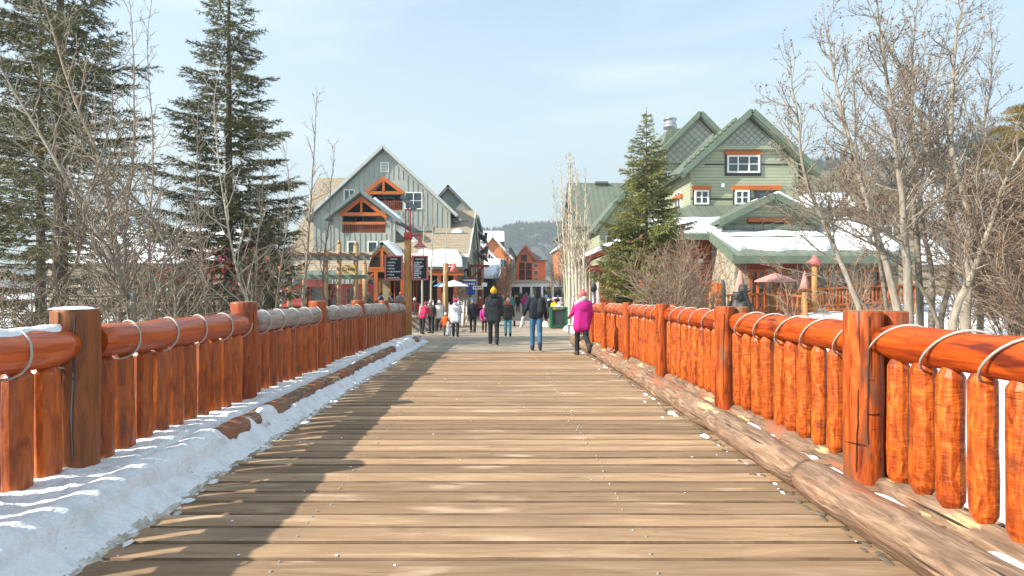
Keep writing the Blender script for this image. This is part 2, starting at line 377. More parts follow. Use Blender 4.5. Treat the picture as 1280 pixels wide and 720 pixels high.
# ------------------------------------------------------------------ bridge
bridge = thing('footbridge', (0, 8, 0), 'plank deck of the log footbridge with grey curb logs along both edges', 'bridge')
mb = MB()
y = -4.0
k = 0
while y < 16.05:
    w = .235
    z0 = zd(y+w/2) + rng.uniform(-.003, .003)
    n = 26; x0, x1 = -3.62+rng.uniform(-.04, .04), 3.5+rng.uniform(-.04, .04)
    vs = []; tc = []; fs = []
    q = Vector((rng.uniform(0, 90), rng.uniform(0, 90), rng.uniform(0, 90)))
    prof = [(0, -.06), (.0, -.014), (.012, -.002), (w*.5-.004, .003), (w-.028, -.003), (w-.015, -.016), (w-.015, -.06)]
    tilt = rng.uniform(-.004, .004)
    for i in range(n+1):
        x = x0+(x1-x0)*i/n
        e = .004*nz(x*1.3, k*7.1); z_ = .003*nz(x*.9, k*3.3, 5)
        for (py, pz) in prof:
            ee = e if py in (0, .012) or py > w*.8 else 0
            vs.append((x, y+py+ee, z0+pz+z_+tilt*(py/w-.5)*2)); tc.append(q+Vector((x, py, pz)))
    m = len(prof)
    for i in range(n):
        for j in range(m-1): fs.append((i*m+j, (i+1)*m+j, (i+1)*m+j+1, i*m+j+1))
    fs.append(tuple(range(m))); fs.append(tuple(n*m+j for j in reversed(range(m))))
    mb.add(vs, fs, tc)
    for q_ in range(n*(m-1)):
        if q_ % (m-1) in (0, 1, 4, 5): mb.mi[len(mb.mi)-len(fs)+q_] = 1
    y += w; k += 1
mb.build('deck', [M['plank'], M['plank_edge']], bridge, fixn=True)
mb = MB()
for (xx) in (-2.9, -.95, .95, 2.9):
    mb.tube([(xx, -4, -.32), (xx, 4, -.30), (xx, 10, -.36), (xx, 16.2, -.46)], .24, 14, rn=.5)
mb.build('girder', M['greylog'], bridge)
# two rows of bright nail heads
mb = MB()
y = -.5; k = 0
for k in range(88):
    yy = -4+.235*k
    if yy > 16 or yy < .4: continue
    for (xn, pr) in ((-1.33, .6), (.93, .78)):
        for dy in (.05, .17):
            if rng.random() > pr: continue
            x = xn+rng.gauss(0, .03); y_ = yy+dy+rng.uniform(-.015, .015); z = zd(y_)+.0045
            r = rng.uniform(.007, .012)
            n = 7
            vs = [(x+r*math.cos(2*PI*i/n), y_+r*math.sin(2*PI*i/n), z-.006) for i in range(n)]+[(x+.7*r*math.cos(2*PI*i/n), y_+.7*r*math.sin(2*PI*i/n), z+.004) for i in range(n)]
            mb.add(vs, [tuple(range(n, 2*n))]+[(i, (i+1) % n, n+(i+1) % n, n+i) for i in range(n)])
o = mb.build('nail_heads', M['nail'], bridge); o['kind'] = 'stuff'

def log_pts(x, y0, y1, zoff, step=.35, jx=.02):
    n = max(2, int((y1-y0)/step)); out = []
    ph = rng.uniform(0, 50)
    for i in range(n+1):
        y = y0+(y1-y0)*i/n
        out.append((x+jx*nz(y*.7, ph), y, zd(y)+zoff+.6*jx*nz(y*.6, ph+9)))
    return out
def make_log(name, x, y0, y1, zoff, r, m, parent, n=26, wob=.10, taper=0., endmat='end'):
    pts = log_pts(x, y0, y1, zoff, .12)
    rr = []
    for i, p in enumerate(pts):
        e = min(p[1]-y0, y1-p[1]); ch = 1.0 if e > .06 else .82+.18*max(0, e)/.06
        rr.append(r*(1+taper*((p[1]-y0)/(y1-y0)-.5))*ch)
    b_ = MB(); b_.tube(pts, rr, n, wob=wob, capmi=1)
    return b_.build(name, [M[m], M[endmat]], parent)
# curb logs on the deck
for (a, b_) in ((.2, 4.62), (4.64, 10.3), (10.32, 14.2), (14.22, 19.4)):
    make_log('curb_log', 2.47, a, b_, .145, .15, 'greylog', bridge, wob=.16, taper=.06)
for (a, b_) in ((.2, 5.1), (5.13, 9.9), (9.93, 14.8), (14.84, 20.3)):
    make_log('curb_log', -2.84, a, b_, .11, .135, 'greylog', bridge, wob=.16)
# sill logs beneath the balusters
yposts_r = [1.89, 4.95, 8.0, 11.1, 14.15, 17.2, 19.6]
yposts_l = [1.57, 4.62, 7.65, 10.7, 13.75, 16.8, 20.0]
for a, b_ in zip(yposts_r[:-1], yposts_r[1:]):
    make_log('sill_log', 3.22, a+.13, b_-.13, -.025, .125, 'greylog', bridge, n=18, wob=.12)
for a, b_ in zip(yposts_l[:-1], yposts_l[1:]):
    make_log('sill_log', -3.40, a+.13, b_-.13, -.0, .125, 'greylog', bridge, n=18, wob=.12)
for a, b_, s_, x_, dz in ((.2, 1.89, 0, 3.22, -.025), (.2, 1.57, 0, -3.4, 0)):
    make_log('sill_log', x_, a, b_-.13, dz, .125, 'greylog', bridge, n=18, wob=.12)

# ---- railings
def baluster_mesh(h, r, seed, parent, mname):
    b_ = MB()
    zs = [0, .065, .075, .3, .5, .7, h-.085, h-.075, h]
    rr = [.58, .97, 1., 1.02, 1.0, 1.01, 1.0, .97, .52]
    ph = rng.uniform(0, 99)
    pts = [(.012*nz(z*1.5, ph), .012*nz(z*1.5, ph+30), z) for z in zs]
    b_.tube(pts, [r*q*(1+.05*nz(k_*2.1, ph)) for k_, q in enumerate(rr)], 12, wob=.07, smooth=False)
    return b_.build('baluster', M[mname], parent, off=(0, 0, 0))
def railing(side, x, xr, xb, yposts, label, r_post, tops, rear, dark):
    t = thing('log_railing', (x, 8, 0), label, 'railing')
    ox, oy, oz = t.location
    protos = []
    used = [False]*6
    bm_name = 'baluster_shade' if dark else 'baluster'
    for k in range(6):
        protos.append(baluster_mesh(1.03, (.092 if dark else .076)+.012*rng.random(), k, t, bm_name))
    for i, yp in enumerate(yposts):
        z0 = zd(yp)-.25; zt = zd(yp)+tops[i]; r = r_post[i]
        b_ = MB(); pts = [(x, yp, z0)]; n = 9; ph = rng.uniform(0, 99)
        for k in range(1, n+1):
            z = z0+(zt-z0)*k/n; pts.append((x+.01*nz(z, ph), yp+.01*nz(z, ph+7), z))
        pts[-1] = pts[-2] if False else pts[-1]
        top = Vector(pts[-1]); pts = pts[:-1]+[tuple(top-Vector((0, 0, .02))), tuple(top)]
        rr = [r]*(len(pts)-1)+[r*.95]
        b_.tube(pts, rr, 26, wob=.07, capmi=1)
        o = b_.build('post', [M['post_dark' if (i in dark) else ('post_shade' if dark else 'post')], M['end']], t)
        if i in dark: o['label'] = 'weathered brown post with a long crack'
        if rear:
            b_ = MB(); s_ = 1 if x > 0 else -1; rb = max(.08, r*.72)
            xx = x+s_*(r+rb+.02)
            b_.tube([(xx, yp+.02, z0), (xx, yp+.02, z0+.8), (xx, yp+.02, zt-.02), (xx, yp+.02, zt-.005)], [rb, rb, rb, rb*.95], 18, wob=.06, capmi=1)
            b_.build('back_post', [M['post'], M['end']], t)
    cnt = 0
    for i in range(len(yposts)-1):
        a, b2 = yposts[i], yposts[i+1]
        ra, rb = r_post[i], r_post[i+1]
        lm = 'log' if not dark else ('log_shade' if i < 2 else 'log_glare')
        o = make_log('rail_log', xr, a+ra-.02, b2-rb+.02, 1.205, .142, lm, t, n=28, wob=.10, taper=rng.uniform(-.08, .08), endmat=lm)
        if i == 2 and dark: o['label'] = 'rail log with grey sky glare in its colour'
        if i == 0:
            make_log('rail_log', xr, .3, a-ra+.02, 1.205, .142, 'log_shade' if dark else 'log', t, n=28, wob=.10, endmat='log_shade' if dark else 'log')
        nb = max(3, int(round((b2-a-ra-rb-.02)/.278)))
        for k in range(nb):
            yy = a+ra+(b2-a-ra-rb)*(k+.5)/nb+rng.uniform(-.012, .012)
            p = rng.randrange(6); lo = (xb-ox, yy-oy, zd(yy)+.075+rng.uniform(-.01, .01))
            rz = rng.uniform(-.7, .7)+(PI if rng.random() < .5 else 0)
            if not used[p]: used[p] = True; protos[p].location = lo; protos[p].rotation_euler.z = rz
            else: part_copy(protos[p], t, lo, (rng.uniform(-.012, .012), rng.uniform(-.012, .012), rz), (rng.uniform(.88, 1.08),)*2+(1,))
            cnt += 1
    for yy in ((yposts[0]-.30, yposts[0]-.58, yposts[0]-.86)):
        part_copy(protos[rng.randrange(6)], t, (xb-ox, yy-oy, .08), (0, 0, rng.uniform(-3, 3)))
    for p in range(6):
        if not used[p]: bpy.data.objects.remove(protos[p])
    return t
rail_r = railing(1, 3.12, 3.23, 3.22, yposts_r, 'sunlit bright orange log railing of the footbridge, on the right',
                 [.15, .15, .132, .12, .11, .105, .1], [1.46, 1.46, 1.415, 1.40, 1.40, 1.385, 1.38], True, ())
rail_l = railing(-1, -3.40, -3.37, -3.40, yposts_l, 'shaded dark red log railing of the footbridge rising out of snow, on the left',
                 [.165, .165, .165, .16, .155, .15, .145], [1.485, 1.485, 1.485, 1.46, 1.455, 1.45, 1.45], False, (1,))
def rope(x, yposts, label, r, ph0, pitch):
    t = thing('rope_light', (x, yposts[0], 1.2), label, 'rope light')
    b_ = MB(); pts = []
    for i in range(len(yposts)-1):
        a, b2 = yposts[i]+.17, yposts[i+1]-.17
        if i == 0:
            a = .5
        n = int((b2-a)/pitch*22)
        seg = []
        for k in range(n+1):
            y = a+(b2-a)*k/n
            if i == 0 and abs(y-yposts[0]) < .17: 
                if len(seg) > 1: b_.tube(seg, .0092, 7, caps=True, rn=.5)
                seg = []; continue
            th = 2*PI*(y-a)/pitch+ph0+i*1.3+1.2*nz(y*1.3, i*5)
            # it hangs a little below the log and leans forward over the top
            rr = r+.006+.022*max(0, -math.sin(th))
            seg.append((x+rr*math.cos(th), y-.07*math.sin(th), zd(y)+1.205+rr*math.sin(th)))
        if len(seg) > 1: b_.tube(seg, .0092, 7, caps=True, rn=.5)
    b_.build('tube', M['rope'], t)
rope(3.23, yposts_r, 'white rope light wound round the sunlit rail logs on the right', .150, .4, .57)
rope(-3.37, yposts_l, 'white rope light wound round the shaded rail logs on the left', .150, 1.4, .60)

# ---- snow bank lying along the left side of the deck
def snowbank():
    xs = [-3.86+.02*i for i in range(79)]
    ys = [1.0+.025*j for j in range(240)]+[7.0+.055*j for j in range(248)]
    vs = []; fs = []; mi = []
    def hh(x, y):
        edge = -2.46+.05*nz(y*1.1, 3)+.04*nz(y*4.5, 8)+.03*nz(y*13, 2)+.015*nz(y*31, x*9, 4)-.10*sm(14, 20, y)
        d = edge-x
        if d < 0: return d*.6, 0
        front = .17*sm(0, .32, d)*(1+.25*nz(y*3.3, 31))
        near = 1-sm(4.2, 6.0, y)
        cov = nz(y*.75+4, 1.7)*.9+nz(y*2.6, 9)*.45+near*1.3-.24     # where the curb log is buried
        bump = 0
        if x < -2.60:
            lx = (x+2.84)/.17
            logtop = .11+.135*math.sqrt(max(0, 1-min(1, lx*lx)))
            bur = sm(-.22, .16, cov+.25*nz(x*5, y*5, 4))
            bump = (logtop+.035)*bur if abs(lx) < 1 else 0
        back = (.23+.03*nz(y*.8, 17))*sm(-2.92, -3.12, x)
        front2 = front*(1-sm(-2.68, -2.8, x))
        h = max(front2, bump, back, near*.25*min(1, d/.45)**.8)
        h += (.026*nz(x*5, y*5, 1)+.016*nz(x*13, y*13, 2)+.008*abs(nz(x*30, y*30, 5)))*sm(0, .08, d)+.03*nz(x*1.7, y*1.7, 6)*sm(.1, .4, d)
        out = sm(-3.62, -3.84, x)
        return h*(1-out)-.06*out, d
    for j, y in enumerate(ys):
        for i, x in enumerate(xs):
            h, d = hh(x, y)
            vs.append((x+.01*nz(x*9, y*9, 3), y, zd(y)+h))
    nx = len(xs)
    for j in range(len(ys)-1):
        for i in range(nx-1):
            a = j*nx+i; zz = max(vs[a][2], vs[a+1][2], vs[a+nx][2])-zd(ys[j])
            if zz < -.012: continue
            fs.append((a, a+1, a+nx+1, a+nx)); 
            xm = (xs[i]+xs[i+1])/2; yy = ys[j]
            mi.append(1 if hh(xm, yy)[1] < .03+.04*nz(xm*9, yy*9, 5)+.05*max(0, nz(yy*1.5, 40)) else 0)
    b_ = MB(); b_.add(vs, fs, vs, .5, 0, True); b_.mi = mi
    o = b_.build('snow_bank', [M['snow_trod'], M['slush']])
    tag(o, 'trodden snow heaped along the left side of the bridge deck', kind='stuff')
snowbank()
# snow scraps and grit along the right curb
def crack(parent, x, y, r, th0, z0, z1, w_, seed):
    b_ = MB(); vs = []; n = 34
    for i in range(n+1):
        z = z0+(z1-z0)*i/n; th = th0+.10*nz(z*2.2, seed)+.03*nz(z*11, seed)+.09*(z-z0); ww = w_*(.25+.75*math.sin(PI*min(1, max(0, i/n)))**.6)*(1+.5*nz(z*9, seed+3))
        for s in (-1, 0, 1):
            a = th+s*ww/r; rr = r*(1.035 if s else 1.03)+(.004 if s == 0 else -.006)
            vs.append((x+rr*math.cos(a), y+rr*math.sin(a), z))
    fs = [(3*i+k, 3*i+k+1, 3*i+k+4, 3*i+k+3) for i in range(n) for k in (0, 1)]
    b_.add(vs, fs); b_.build('crack', M['darkmetal'], parent)
crack(rail_l, -3.40, 4.62, .168, R(-62), .32, 1.44, .010, 3)
crack(rail_l, -3.40, 4.62, .168, R(-95), .9, 1.46, .004, 5)
crack(rail_r, 3.12, 4.95, .152, R(-112), .35, 1.42, .006, 8)
crack(rail_r, 3.12, 4.95, .152, R(-140), .1, .8, .004, 9)
crack(rail_r, 3.12, 8.0, .135, R(-120), .3, 1.3, .005, 12)
b_ = MB()
def blob(b_, x, y, z, rx, ry, h, n=9, mi=0):
    vs = []; ph = rng.uniform(0, 90)
    for ring, (q, zz) in enumerate(((1, 0), (.8, .6), (.4, .95))):
        for i in range(n):
            t = 2*PI*i/n; w = 1+.45*nz(math.cos(t)+ph, math.sin(t)*1.0)
            vs.append((x+rx*q*w*math.cos(t), y+ry*q*w*math.sin(t), z+h*zz))
    vs.append((x, y, z+h))
    fs = [(r*n+i, r*n+(i+1) % n, (r+1)*n+(i+1) % n, (r+1)*n+i) for r in range(2) for i in range(n)]+[(2*n+i, 2*n+(i+1) % n, 3*n) for i in range(n)]
    b_.add(vs, fs, vs, None, mi, True)
for k in range(150):
    y = 2.6+16.5*rng.random()**.8
    if nz(y*1.3, 77) < -.05: continue
    x = 2.33-abs(rng.gauss(0, .035))-(.25*rng.random() if rng.random() < .07 else 0)
    s_ = .008+.04*rng.random()**2.5
    blob(b_, x, y, zd(y)+.002, s_*.75, s_*rng.uniform(1, 2.6), s_*.28)
for k in range(120):
    y = 2.6+16*rng.random(); x = rng.uniform(2.66, 3.08); s_ = rng.uniform(.02, .07)
    blob(b_, x, y, zd(y)+.002, s_, s_*rng.uniform(1, 4), s_*.4)
for k in range(60):
    y = 1.5+13*rng.random(); x = rng.uniform(-2.3, 2.3); s_ = rng.uniform(.004, .012)
    blob(b_, x, y, zd(y)+.003, s_, s_*1.2, s_*.4)
o = b_.build('snow_scraps', M['snow']); tag(o, 'scraps of snow left along the right curb log and scattered on the planks', kind='stuff')
b_ = MB()
for k in range(260):
    y = 2.6+16*rng.random(); x = 2.36-abs(rng.gauss(0, .05)); s_ = rng.uniform(.008, .028)
    blob(b_, x, y, zd(y)+.001, s_, s_*rng.uniform(1, 2.5), s_*.35, n=6)
o = b_.build('grit', M['dirt']); tag(o, 'wood chips and grit along the right curb log', kind='stuff')
# snow left on rail logs and on the post of the left railing
def snow_cap_disc(x, y, z, r, h, parent, name='snow_cap'):
    b_ = MB(); blob(b_, x, y, z, r, r, h, 16); return b_.build(name, M['snow'], parent)
snow_cap_disc(-3.40, 4.62, zd(4.62)+1.484, .15, .022, rail_l)
b_ = MB()
for (y0, y1, xc, wd) in ((2.9, 4.42, -3.38, .09),):
    n = 40; m = 9; vs = []; fs = []
    for i in range(n+1):
        y = y0+(y1-y0)*i/n; ww = wd*(1+.5*nz(y*5, 2))*min(1, (i/3+.2), ((n-i)/3+.2))
        for j in range(m):
            t = (j/(m-1)-.5)*2; x = xc+ww*t
            vs.append((x, y, zd(y)+1.205+math.sqrt(max(0, .155**2-(x+3.37)**2))+.028*(1-t*t)*(1+.6*nz(x*9, y*9))-.012))
    for i in range(n):
        for j in range(m-1): fs.append((i*m+j, i*m+j+1, (i+1)*m+j+1, (i+1)*m+j))
    b_.add(vs, fs, vs, .5, 0, True)
b_.build('snow_cap', M['snow'], rail_l)
for mname, cnt, lab in (('snow_trod', 260, 'lumps of snow broken off along the edge of the snow bank'), ('slush', 300, 'grey slush crumbs along the edge of the snow bank')):
    b_ = MB()
    for k in range(cnt):
        y = 2.2+17*rng.random()**1.15; x = -2.47+rng.gauss(.0, .05)-.06*sm(14, 20, y); s_ = .006+.04*rng.random()**3.5
        blob(b_, x, y, zd(y)+.001, s_*rng.uniform(.7, 1.6), s_*rng.uniform(.7, 1.9), s_*.5, n=8)
    tag(b_.build('snow_lumps', M[mname]), lab, kind='stuff')

# ------------------------------------------------------------------ terrain
def bank_y(x):
    ax = abs(x)
    if x > 3: return 10.2+.9*nz(x*.25, 4)+.5*nz(x*.9, 8)
    return 14.2+ .9*sm(4, 9, ax)*3+1.5*nz(x*.12, 4)
def terr(x, y):
    yb = bank_y(x)
    base = zd(y) if y > 0 else 0
    if x > 0:
        up = 1.0*sm(5.2, 10.5, x)*sm(16, 24, y)*(1-.3*sm(40, 60, y))
        plateau = base-.12+up+ (.35*nz(x*.13, y*.13, 2)+.12*nz(x*.5, y*.5))*sm(5, 8, x)
        plateau += .9*sm(15, 30, x)*sm(24, 40, y)
    else:
        up = .55*sm(5.0, 12, -x)*sm(14, 24, y)
        wide = 1-sm(-17, -15, x)*sm(20.5, 23, y)          # plaza stays level
        plateau = base-.12+(up+(.3*nz(x*.15, y*.15, 2)+.1*nz(x*.6, y*.6))*sm(4.5, 8, -x))*max(wide, 1-sm(20, 22, y) if x < -5 else 0)
    k = sm(yb-2.0, yb+1.2, y) if x > 3 else sm(yb-2.6, yb+3.2, y)
    z = -2.75*(1-k)+plateau*k+.10*nz(x*.8, y*.8, 3)*(1 if abs(x) > 4.5 else .2)
    back = sm(-9, -16, y)
    z = z*(1-back)+(-.3)*back
    if y > 120: z = z*(1-sm(120, 200, y))+(-.8)*sm(120, 200, y)
    return z
def axis(lo, hi, n0, far):
    a = [lo+(hi-lo)*i/n0 for i in range(n0+1)]
    q = []; s_ = (hi-lo)/n0; v = hi
    while v < far: s_ *= 1.28; v += s_; q.append(v)
    p = []; s_ = (hi-lo)/n0; v = lo
    while v > -far: s_ *= 1.28; v -= s_; p.append(v)
    return list(reversed(p))+a+q
xs = axis(-34, 36, 175, 3500); ys = axis(-8, 52, 150, 3500)
vs = [(x, y, terr(x, y)) for y in ys for x in xs]; nx = len(xs)
fs = [(j*nx+i, j*nx+i+1, (j+1)*nx+i+1, (j+1)*nx+i) for j in range(len(ys)-1) for i in range(nx-1)]
b_ = MB(); b_.add(vs, fs, vs, .5, 0, True)
struct(b_.build('ground', M['ground']))
b_ = MB()
b_.add([(-60, -14, -2.45), (60, -14, -2.45), (60, 18, -2.45), (-60, 18, -2.45)], [(0, 1, 2, 3)])
struct(b_.build('river', M['water']))
# street: one sheet following the slope
ys = [16.02+.5*i for i in range(36)]+[34+4*i for i in range(1, 33)]
def lx(y): return -3.7-(12.5*sm(20.3, 22.5, y))+(8.5*sm(44, 47, y)) + 4*sm(60, 75, y)
def rx(y): return 3.7+1.5*sm(19.8, 21.5, y)+.8*sm(30, 40, y)+4*sm(60, 80, y)
vs = []; fs = []
for y in ys:
    a, c = lx(y), rx(y)
    for i in range(9): vs.append((a+(c-a)*i/8, y, zd(y)-.012))
for j in range(len(ys)-1):
    for i in range(8): fs.append((j*9+i, j*9+i+1, (j+1)*9+i+1, (j+1)*9+i))
b_ = MB(); b_.add(vs, fs, vs, .5)
struct(b_.build('street', M['paving']))
b_ = MB(); b_.box((-2.6, 16.0, zd(16.1)-.1), (2.5, 16.13, zd(16.1)+.002))
b_.build('threshold_board', M['end'], bridge)
# river boulders
grp = 'boulders in the river beneath the bridge'
proto = None
spots_ = []
for k in range(26):
    x = rng.uniform(4.6, 17) if k < 18 else -rng.uniform(4.6, 12)
    spots_.append((x, rng.uniform(5.5, 9.5), rng.uniform(.3, .85)))
for k, (x, y, s_) in enumerate(spots_):
    if k < 4:
        bm = bmesh.new(); bmesh.ops.create_icosphere(bm, subdivisions=3, radius=1)
        for v in bm.verts:
            v.co *= 1+.35*noise.noise(v.co*1.2+Vector((k*9, 0, 0)))+.1*noise.noise(v.co*4)
        vs = [tuple(v.co) for v in bm.verts]; fs = [tuple(v.index for v in f.verts) for f in bm.faces]; bm.free()
        b_ = MB(); b_.add(vs, fs, vs, rng.random(), 0, True)
        o = b_.build('boulder', M['rock'])
        if k == 0: protos_ = []
        protos_.append(o)
    else:
        o = protos_[k % 4].copy(); col.objects.link(o)
    o.location = (x, y, -2.5+s_*.1); o.scale = (s_*rng.uniform(.9, 1.4), s_, s_*.6); o.rotation_euler.z = rng.uniform(0, 6)
    tag(o, 'grey boulder lying in the river bed beside the bridge', 'boulder', grp)

# ------------------------------------------------------------------ hills
def hill(name, x0, x1, y, ridge, depth, m, n=(160, 60), rough=1.):
    vs = []; fs = []; a, b2 = n
    for j in range(b2+1):
        v = j/b2; prof = math.sin(min(1, v*1.18)*PI/2) if v < .85 else math.cos((v-.85)/.15*1.2)
        for i in range(a+1):
            x = x0+(x1-x0)*i/a
            h = ridge(x)*prof
            h += rough*(10*nz(x*.012, v*6, 1)+4*nz(x*.04, v*16, 2)+1.3*nz(x*.13, v*40, 3))*min(1, v*3)
            vs.append((x*(1+.0*v), y+depth*v, -3+h))
    for j in range(b2):
        for i in range(a): fs.append((j*(a+1)+i, j*(a+1)+i+1, (j+1)*(a+1)+i+1, (j+1)*(a+1)+i))
    b_ = MB(); b_.add(vs, fs, vs, .5, 0, True)
    return struct(b_.build(name, m)), vs, n
def lerp_px(pts, D):
    P = [((px-CX)/F*D, H-(py-CY)/F*D+3) for px, py in pts]
    def f(x):
        if x <= P[0][0]: return P[0][1]
        for (xa, za), (xb, zb) in zip(P[:-1], P[1:]):
            if x <= xb: t = (x-xa)/(xb-xa); t = t*t*(3-2*t); return za+(zb-za)*t
        return P[-1][1]
    return f
M['hill_far'] = hillmat('forested_hillside', (.042, .060, .044), (.26, .28, .27), .035, .60)
M['hill_ski'] = hillmat('snowy_hillside', (.17, .145, .11), (.62, .63, .66), .02, .54)
hA, vA, nA = hill('hill', -420, 420, 900, lerp_px([(300, 330), (470, 312), (560, 300), (610, 291), (650, 281), (700, 284), (760, 275), (860, 268), (1000, 290)], 1150), 260, M['hill_far'])
hB, vB, nB = hill('hill', 120, 1400, 480, lerp_px([(700, 345), (860, 250), (1000, 215), (1090, 212), (1150, 196), (1230, 178), (1300, 185), (1500, 150)], 640), 170, M['hill_ski'], rough=.8)
hC, vC, nC = hill('hill', -1400, 200, 1300, lerp_px([(-200, 335), (300, 330), (480, 318), (560, 305), (640, 296), (700, 310)], 1500), 260, M['hill_far'])
def forest(name, V, n, count, hmin, hmax, dens, label, mt):
    b_ = MB(); a, b2 = n; c = 0
    while c < count:
        v = rng.random()**.7*.88; i = rng.randrange(a); j = min(b2-1, int(v*b2))
        p = Vector(V[j*(a+1)+i]); q = Vector(V[j*(a+1)+i+1]); p = p.lerp(q, rng.random())
        if dens(p, v) < rng.random(): c += .12; continue
        h = rng.uniform(hmin, hmax); r = h*.17; n_ = 5
        vs = [(p.x+r*math.cos(2*PI*t/n_), p.y+r*math.sin(2*PI*t/n_), p.z-.5) for t in range(n_)]+[(p.x, p.y, p.z+h)]
        b_.add(vs, [(t, (t+1) % n_, n_) for t in range(n_)]); c += 1
    o = b_.build(name, mt); tag(o, label, kind='stuff')
M['far_tree'] = mat('far_conifers', [(.3, (.025, .040, .028)), (.7, (.06, .075, .045))], (1, 1, 1), rough=.9, rnd=.4)
forest('hill_forest', vB, nB, 5200, 6, 13, lambda p, v: (1 if nz(p.x*.012, p.y*.012, 7) > -.02 else .1)*(1 if v > .6 else .75), 'dark conifers scattered over the snowy hillside', M['far_tree'])
forest('hill_forest', vA, nA, 4200, 4, 8, lambda p, v: 1 if nz(p.x*.01, p.y*.01, 3) > -.25 else .1, 'conifer forest covering the far hill at the end of the street', M['far_tree'])

# ------------------------------------------------------------------ snow on a roof
def roof_snow(p00, p10, p11, p01, parent, th=.16, cover=.2, seed=0, nu=46, nv=26, fr=1.6, bias=None, name='snow'):
    """snow lying on a roof plane: p00-p10 is the eave, p01-p11 the upper edge"""
    p00, p10, p11, p01 = map(Vector, (p00, p10, p11, p01))
    n = (p10-p00).cross(p01-p00).normalized()
    if n.z < 0: n = -n
    lu = (p10-p00).length; lv = (p01-p00).length
    vs = []; ins = []
    for j in range(nv+1):
        for i in range(nu+1):
            u, v = i/nu, j/nv
            p = p00.lerp(p10, u).lerp(p01.lerp(p11, u), v)
            k = nz(u*lu/fr+seed, v*lv/fr, seed)+.35*nz(u*lu/fr*3, v*lv/fr*3, seed)+cover
            if bias: k += bias(u, v)
            k = min(k, 6*min(u, 1-u)*lu/fr*1.2-.05, 6*min(v, 1-v)*lv/fr*1.2-.05)
            t = sm(-.02, .14, k)
            p = p+n*(th*t*(1+.25*nz(u*lu, v*lv, 9))-.03*(1-t)); ins.append(t)
            vs.append(tuple(p))
    fs = []
    w = nu+1
    for j in range(nv):
        for i in range(nu):
            q = (j*w+i, j*w+i+1, (j+1)*w+i+1, (j+1)*w+i)
            if max(ins[x] for x in q) > 0: fs.append(q)
    if not fs: return
    b_ = MB(); b_.add(vs, fs, vs, .5, 0, True)
    return b_.build(name, M['snow'], parent)
# ------------------------------------------------------------------ buildings
def L_(px, py, D): p = W(px, py, D); return (p.x, p.z)
def wall_hole(b_, outer, holes, y0, y1, mi=0):
    """wall in the xz plane with openings, thickness y0..y1"""
    loops = [[Vector((x, z, 0)) for x, z in outer]]+[[Vector((x, z, 0)) for x, z in h] for h in holes]
    tris = tessellate_polygon(loops)
    flat_ = [p for l in loops for p in l]; n = len(flat_)
    vs = [(p.x, y0, p.y) for p in flat_]+[(p.x, y1, p.y) for p in flat_]
    fs = [tuple(t) for t in tris]+[tuple(n+i for i in reversed(t)) for t in tris]
    o = 0
    for l in loops:
        m = len(l)
        for i in range(m): fs.append((o+i, o+(i+1) % m, n+o+(i+1) % m, n+o+i))
        o += m
    b_.add(vs, fs, None, .5, mi)
def window(parent, c, w, h, facing='-y', cols=2, rows=2, frame='trim_white', pane='glass', fw=.09, trim=None, name='window'):
    """window standing proud of a wall; c = centre on the wall's face"""
    cx, cy, cz = c
    def bx(b_, u0, u1, z0, z1, d0, d1):
        if facing == '-y': b_.box((cx+u0, cy-d1, cz+z0), (cx+u1, cy-d0, cz+z1))
        elif facing == '+x': b_.box((cx+d0, cy+u0, cz+z0), (cx+d1, cy+u1, cz+z1))
        else: b_.box((cx-d1, cy+u0, cz+z0), (cx-d0, cy+u1, cz+z1))
    b_ = MB()
    bx(b_, -w/2, w/2, h/2-fw, h/2, .0, .09); bx(b_, -w/2, w/2, -h/2, -h/2+fw, .0, .10)
    bx(b_, -w/2, -w/2+fw, -h/2+fw, h/2-fw, .0, .09); bx(b_, w/2-fw, w/2, -h/2+fw, h/2-fw, .0, .09)
    for i in range(1, cols):
        u = -w/2+w*i/cols; bx(b_, u-fw*.4, u+fw*.4, -h/2+fw, h/2-fw, .0, .085)
    for i in range(1, rows):
        v = -h/2+h*i/rows; bx(b_, -w/2+fw, w/2-fw, v-fw*.25, v+fw*.25, .0, .07)
    if trim:
        pass
    o = b_.build(name, M[frame], parent)
    b_ = MB(); bx(b_, -w/2+fw*.5, w/2-fw*.5, -h/2+fw*.5, h/2-fw*.5, .0, .03)
    p = b_.build('pane', M[pane], o, off=OFF[o.name])
    return o
def bxo(name, m, parent, *boxes):
    b_ = MB()
    for a, b2 in boxes: b_.box(a, b2)
    return b_.build(name, M[m], parent)

# ================= grey lodge on the left
lodge = thing('lodge', (-9.5, 50, -.8), 'big grey board-sided lodge with orange gables and brown roofs on the left of the street', 'building')
G = -.9
YF = 50.0
apx, apz = L_(480, 188, YF); ex, ez = L_(568, 270, YF)
slope = (apz-ez)/(ex-apx)
lw = -16.2
def gz(x): return apz-abs(x-apx)*slope
outer = [(lw, G), (ex-.35, G), (ex-.35, gz(ex-.35)), (apx, apz), (lw, gz(lw))]
# upper balcony opening with its gable top
b2 = [L_(465, 263, YF), L_(503, 263, YF), L_(503, 241, YF), (L_(480, 225, YF)[0]+.1, L_(480, 225, YF)[1]), L_(465, 241, YF)]
b_ = MB(); wall_hole(b_, outer, [b2], YF, YF+.3)
b_.box((lw, YF+.31, G), (ex-.36, YF+22, gz(ex-.36)-.05)) if False else None
b_.build('wall', M['siding_grey'], lodge, fixn=True)
b_ = MB()
b_.box((ex-.65, YF+.31, G), (ex-.36, YF+25, gz(ex-.36)-.1)); b_.box((lw, YF+.31, G), (lw+.3, YF+25, gz(lw)-.1))
b_.build('wall', M['siding_grey'], lodge)
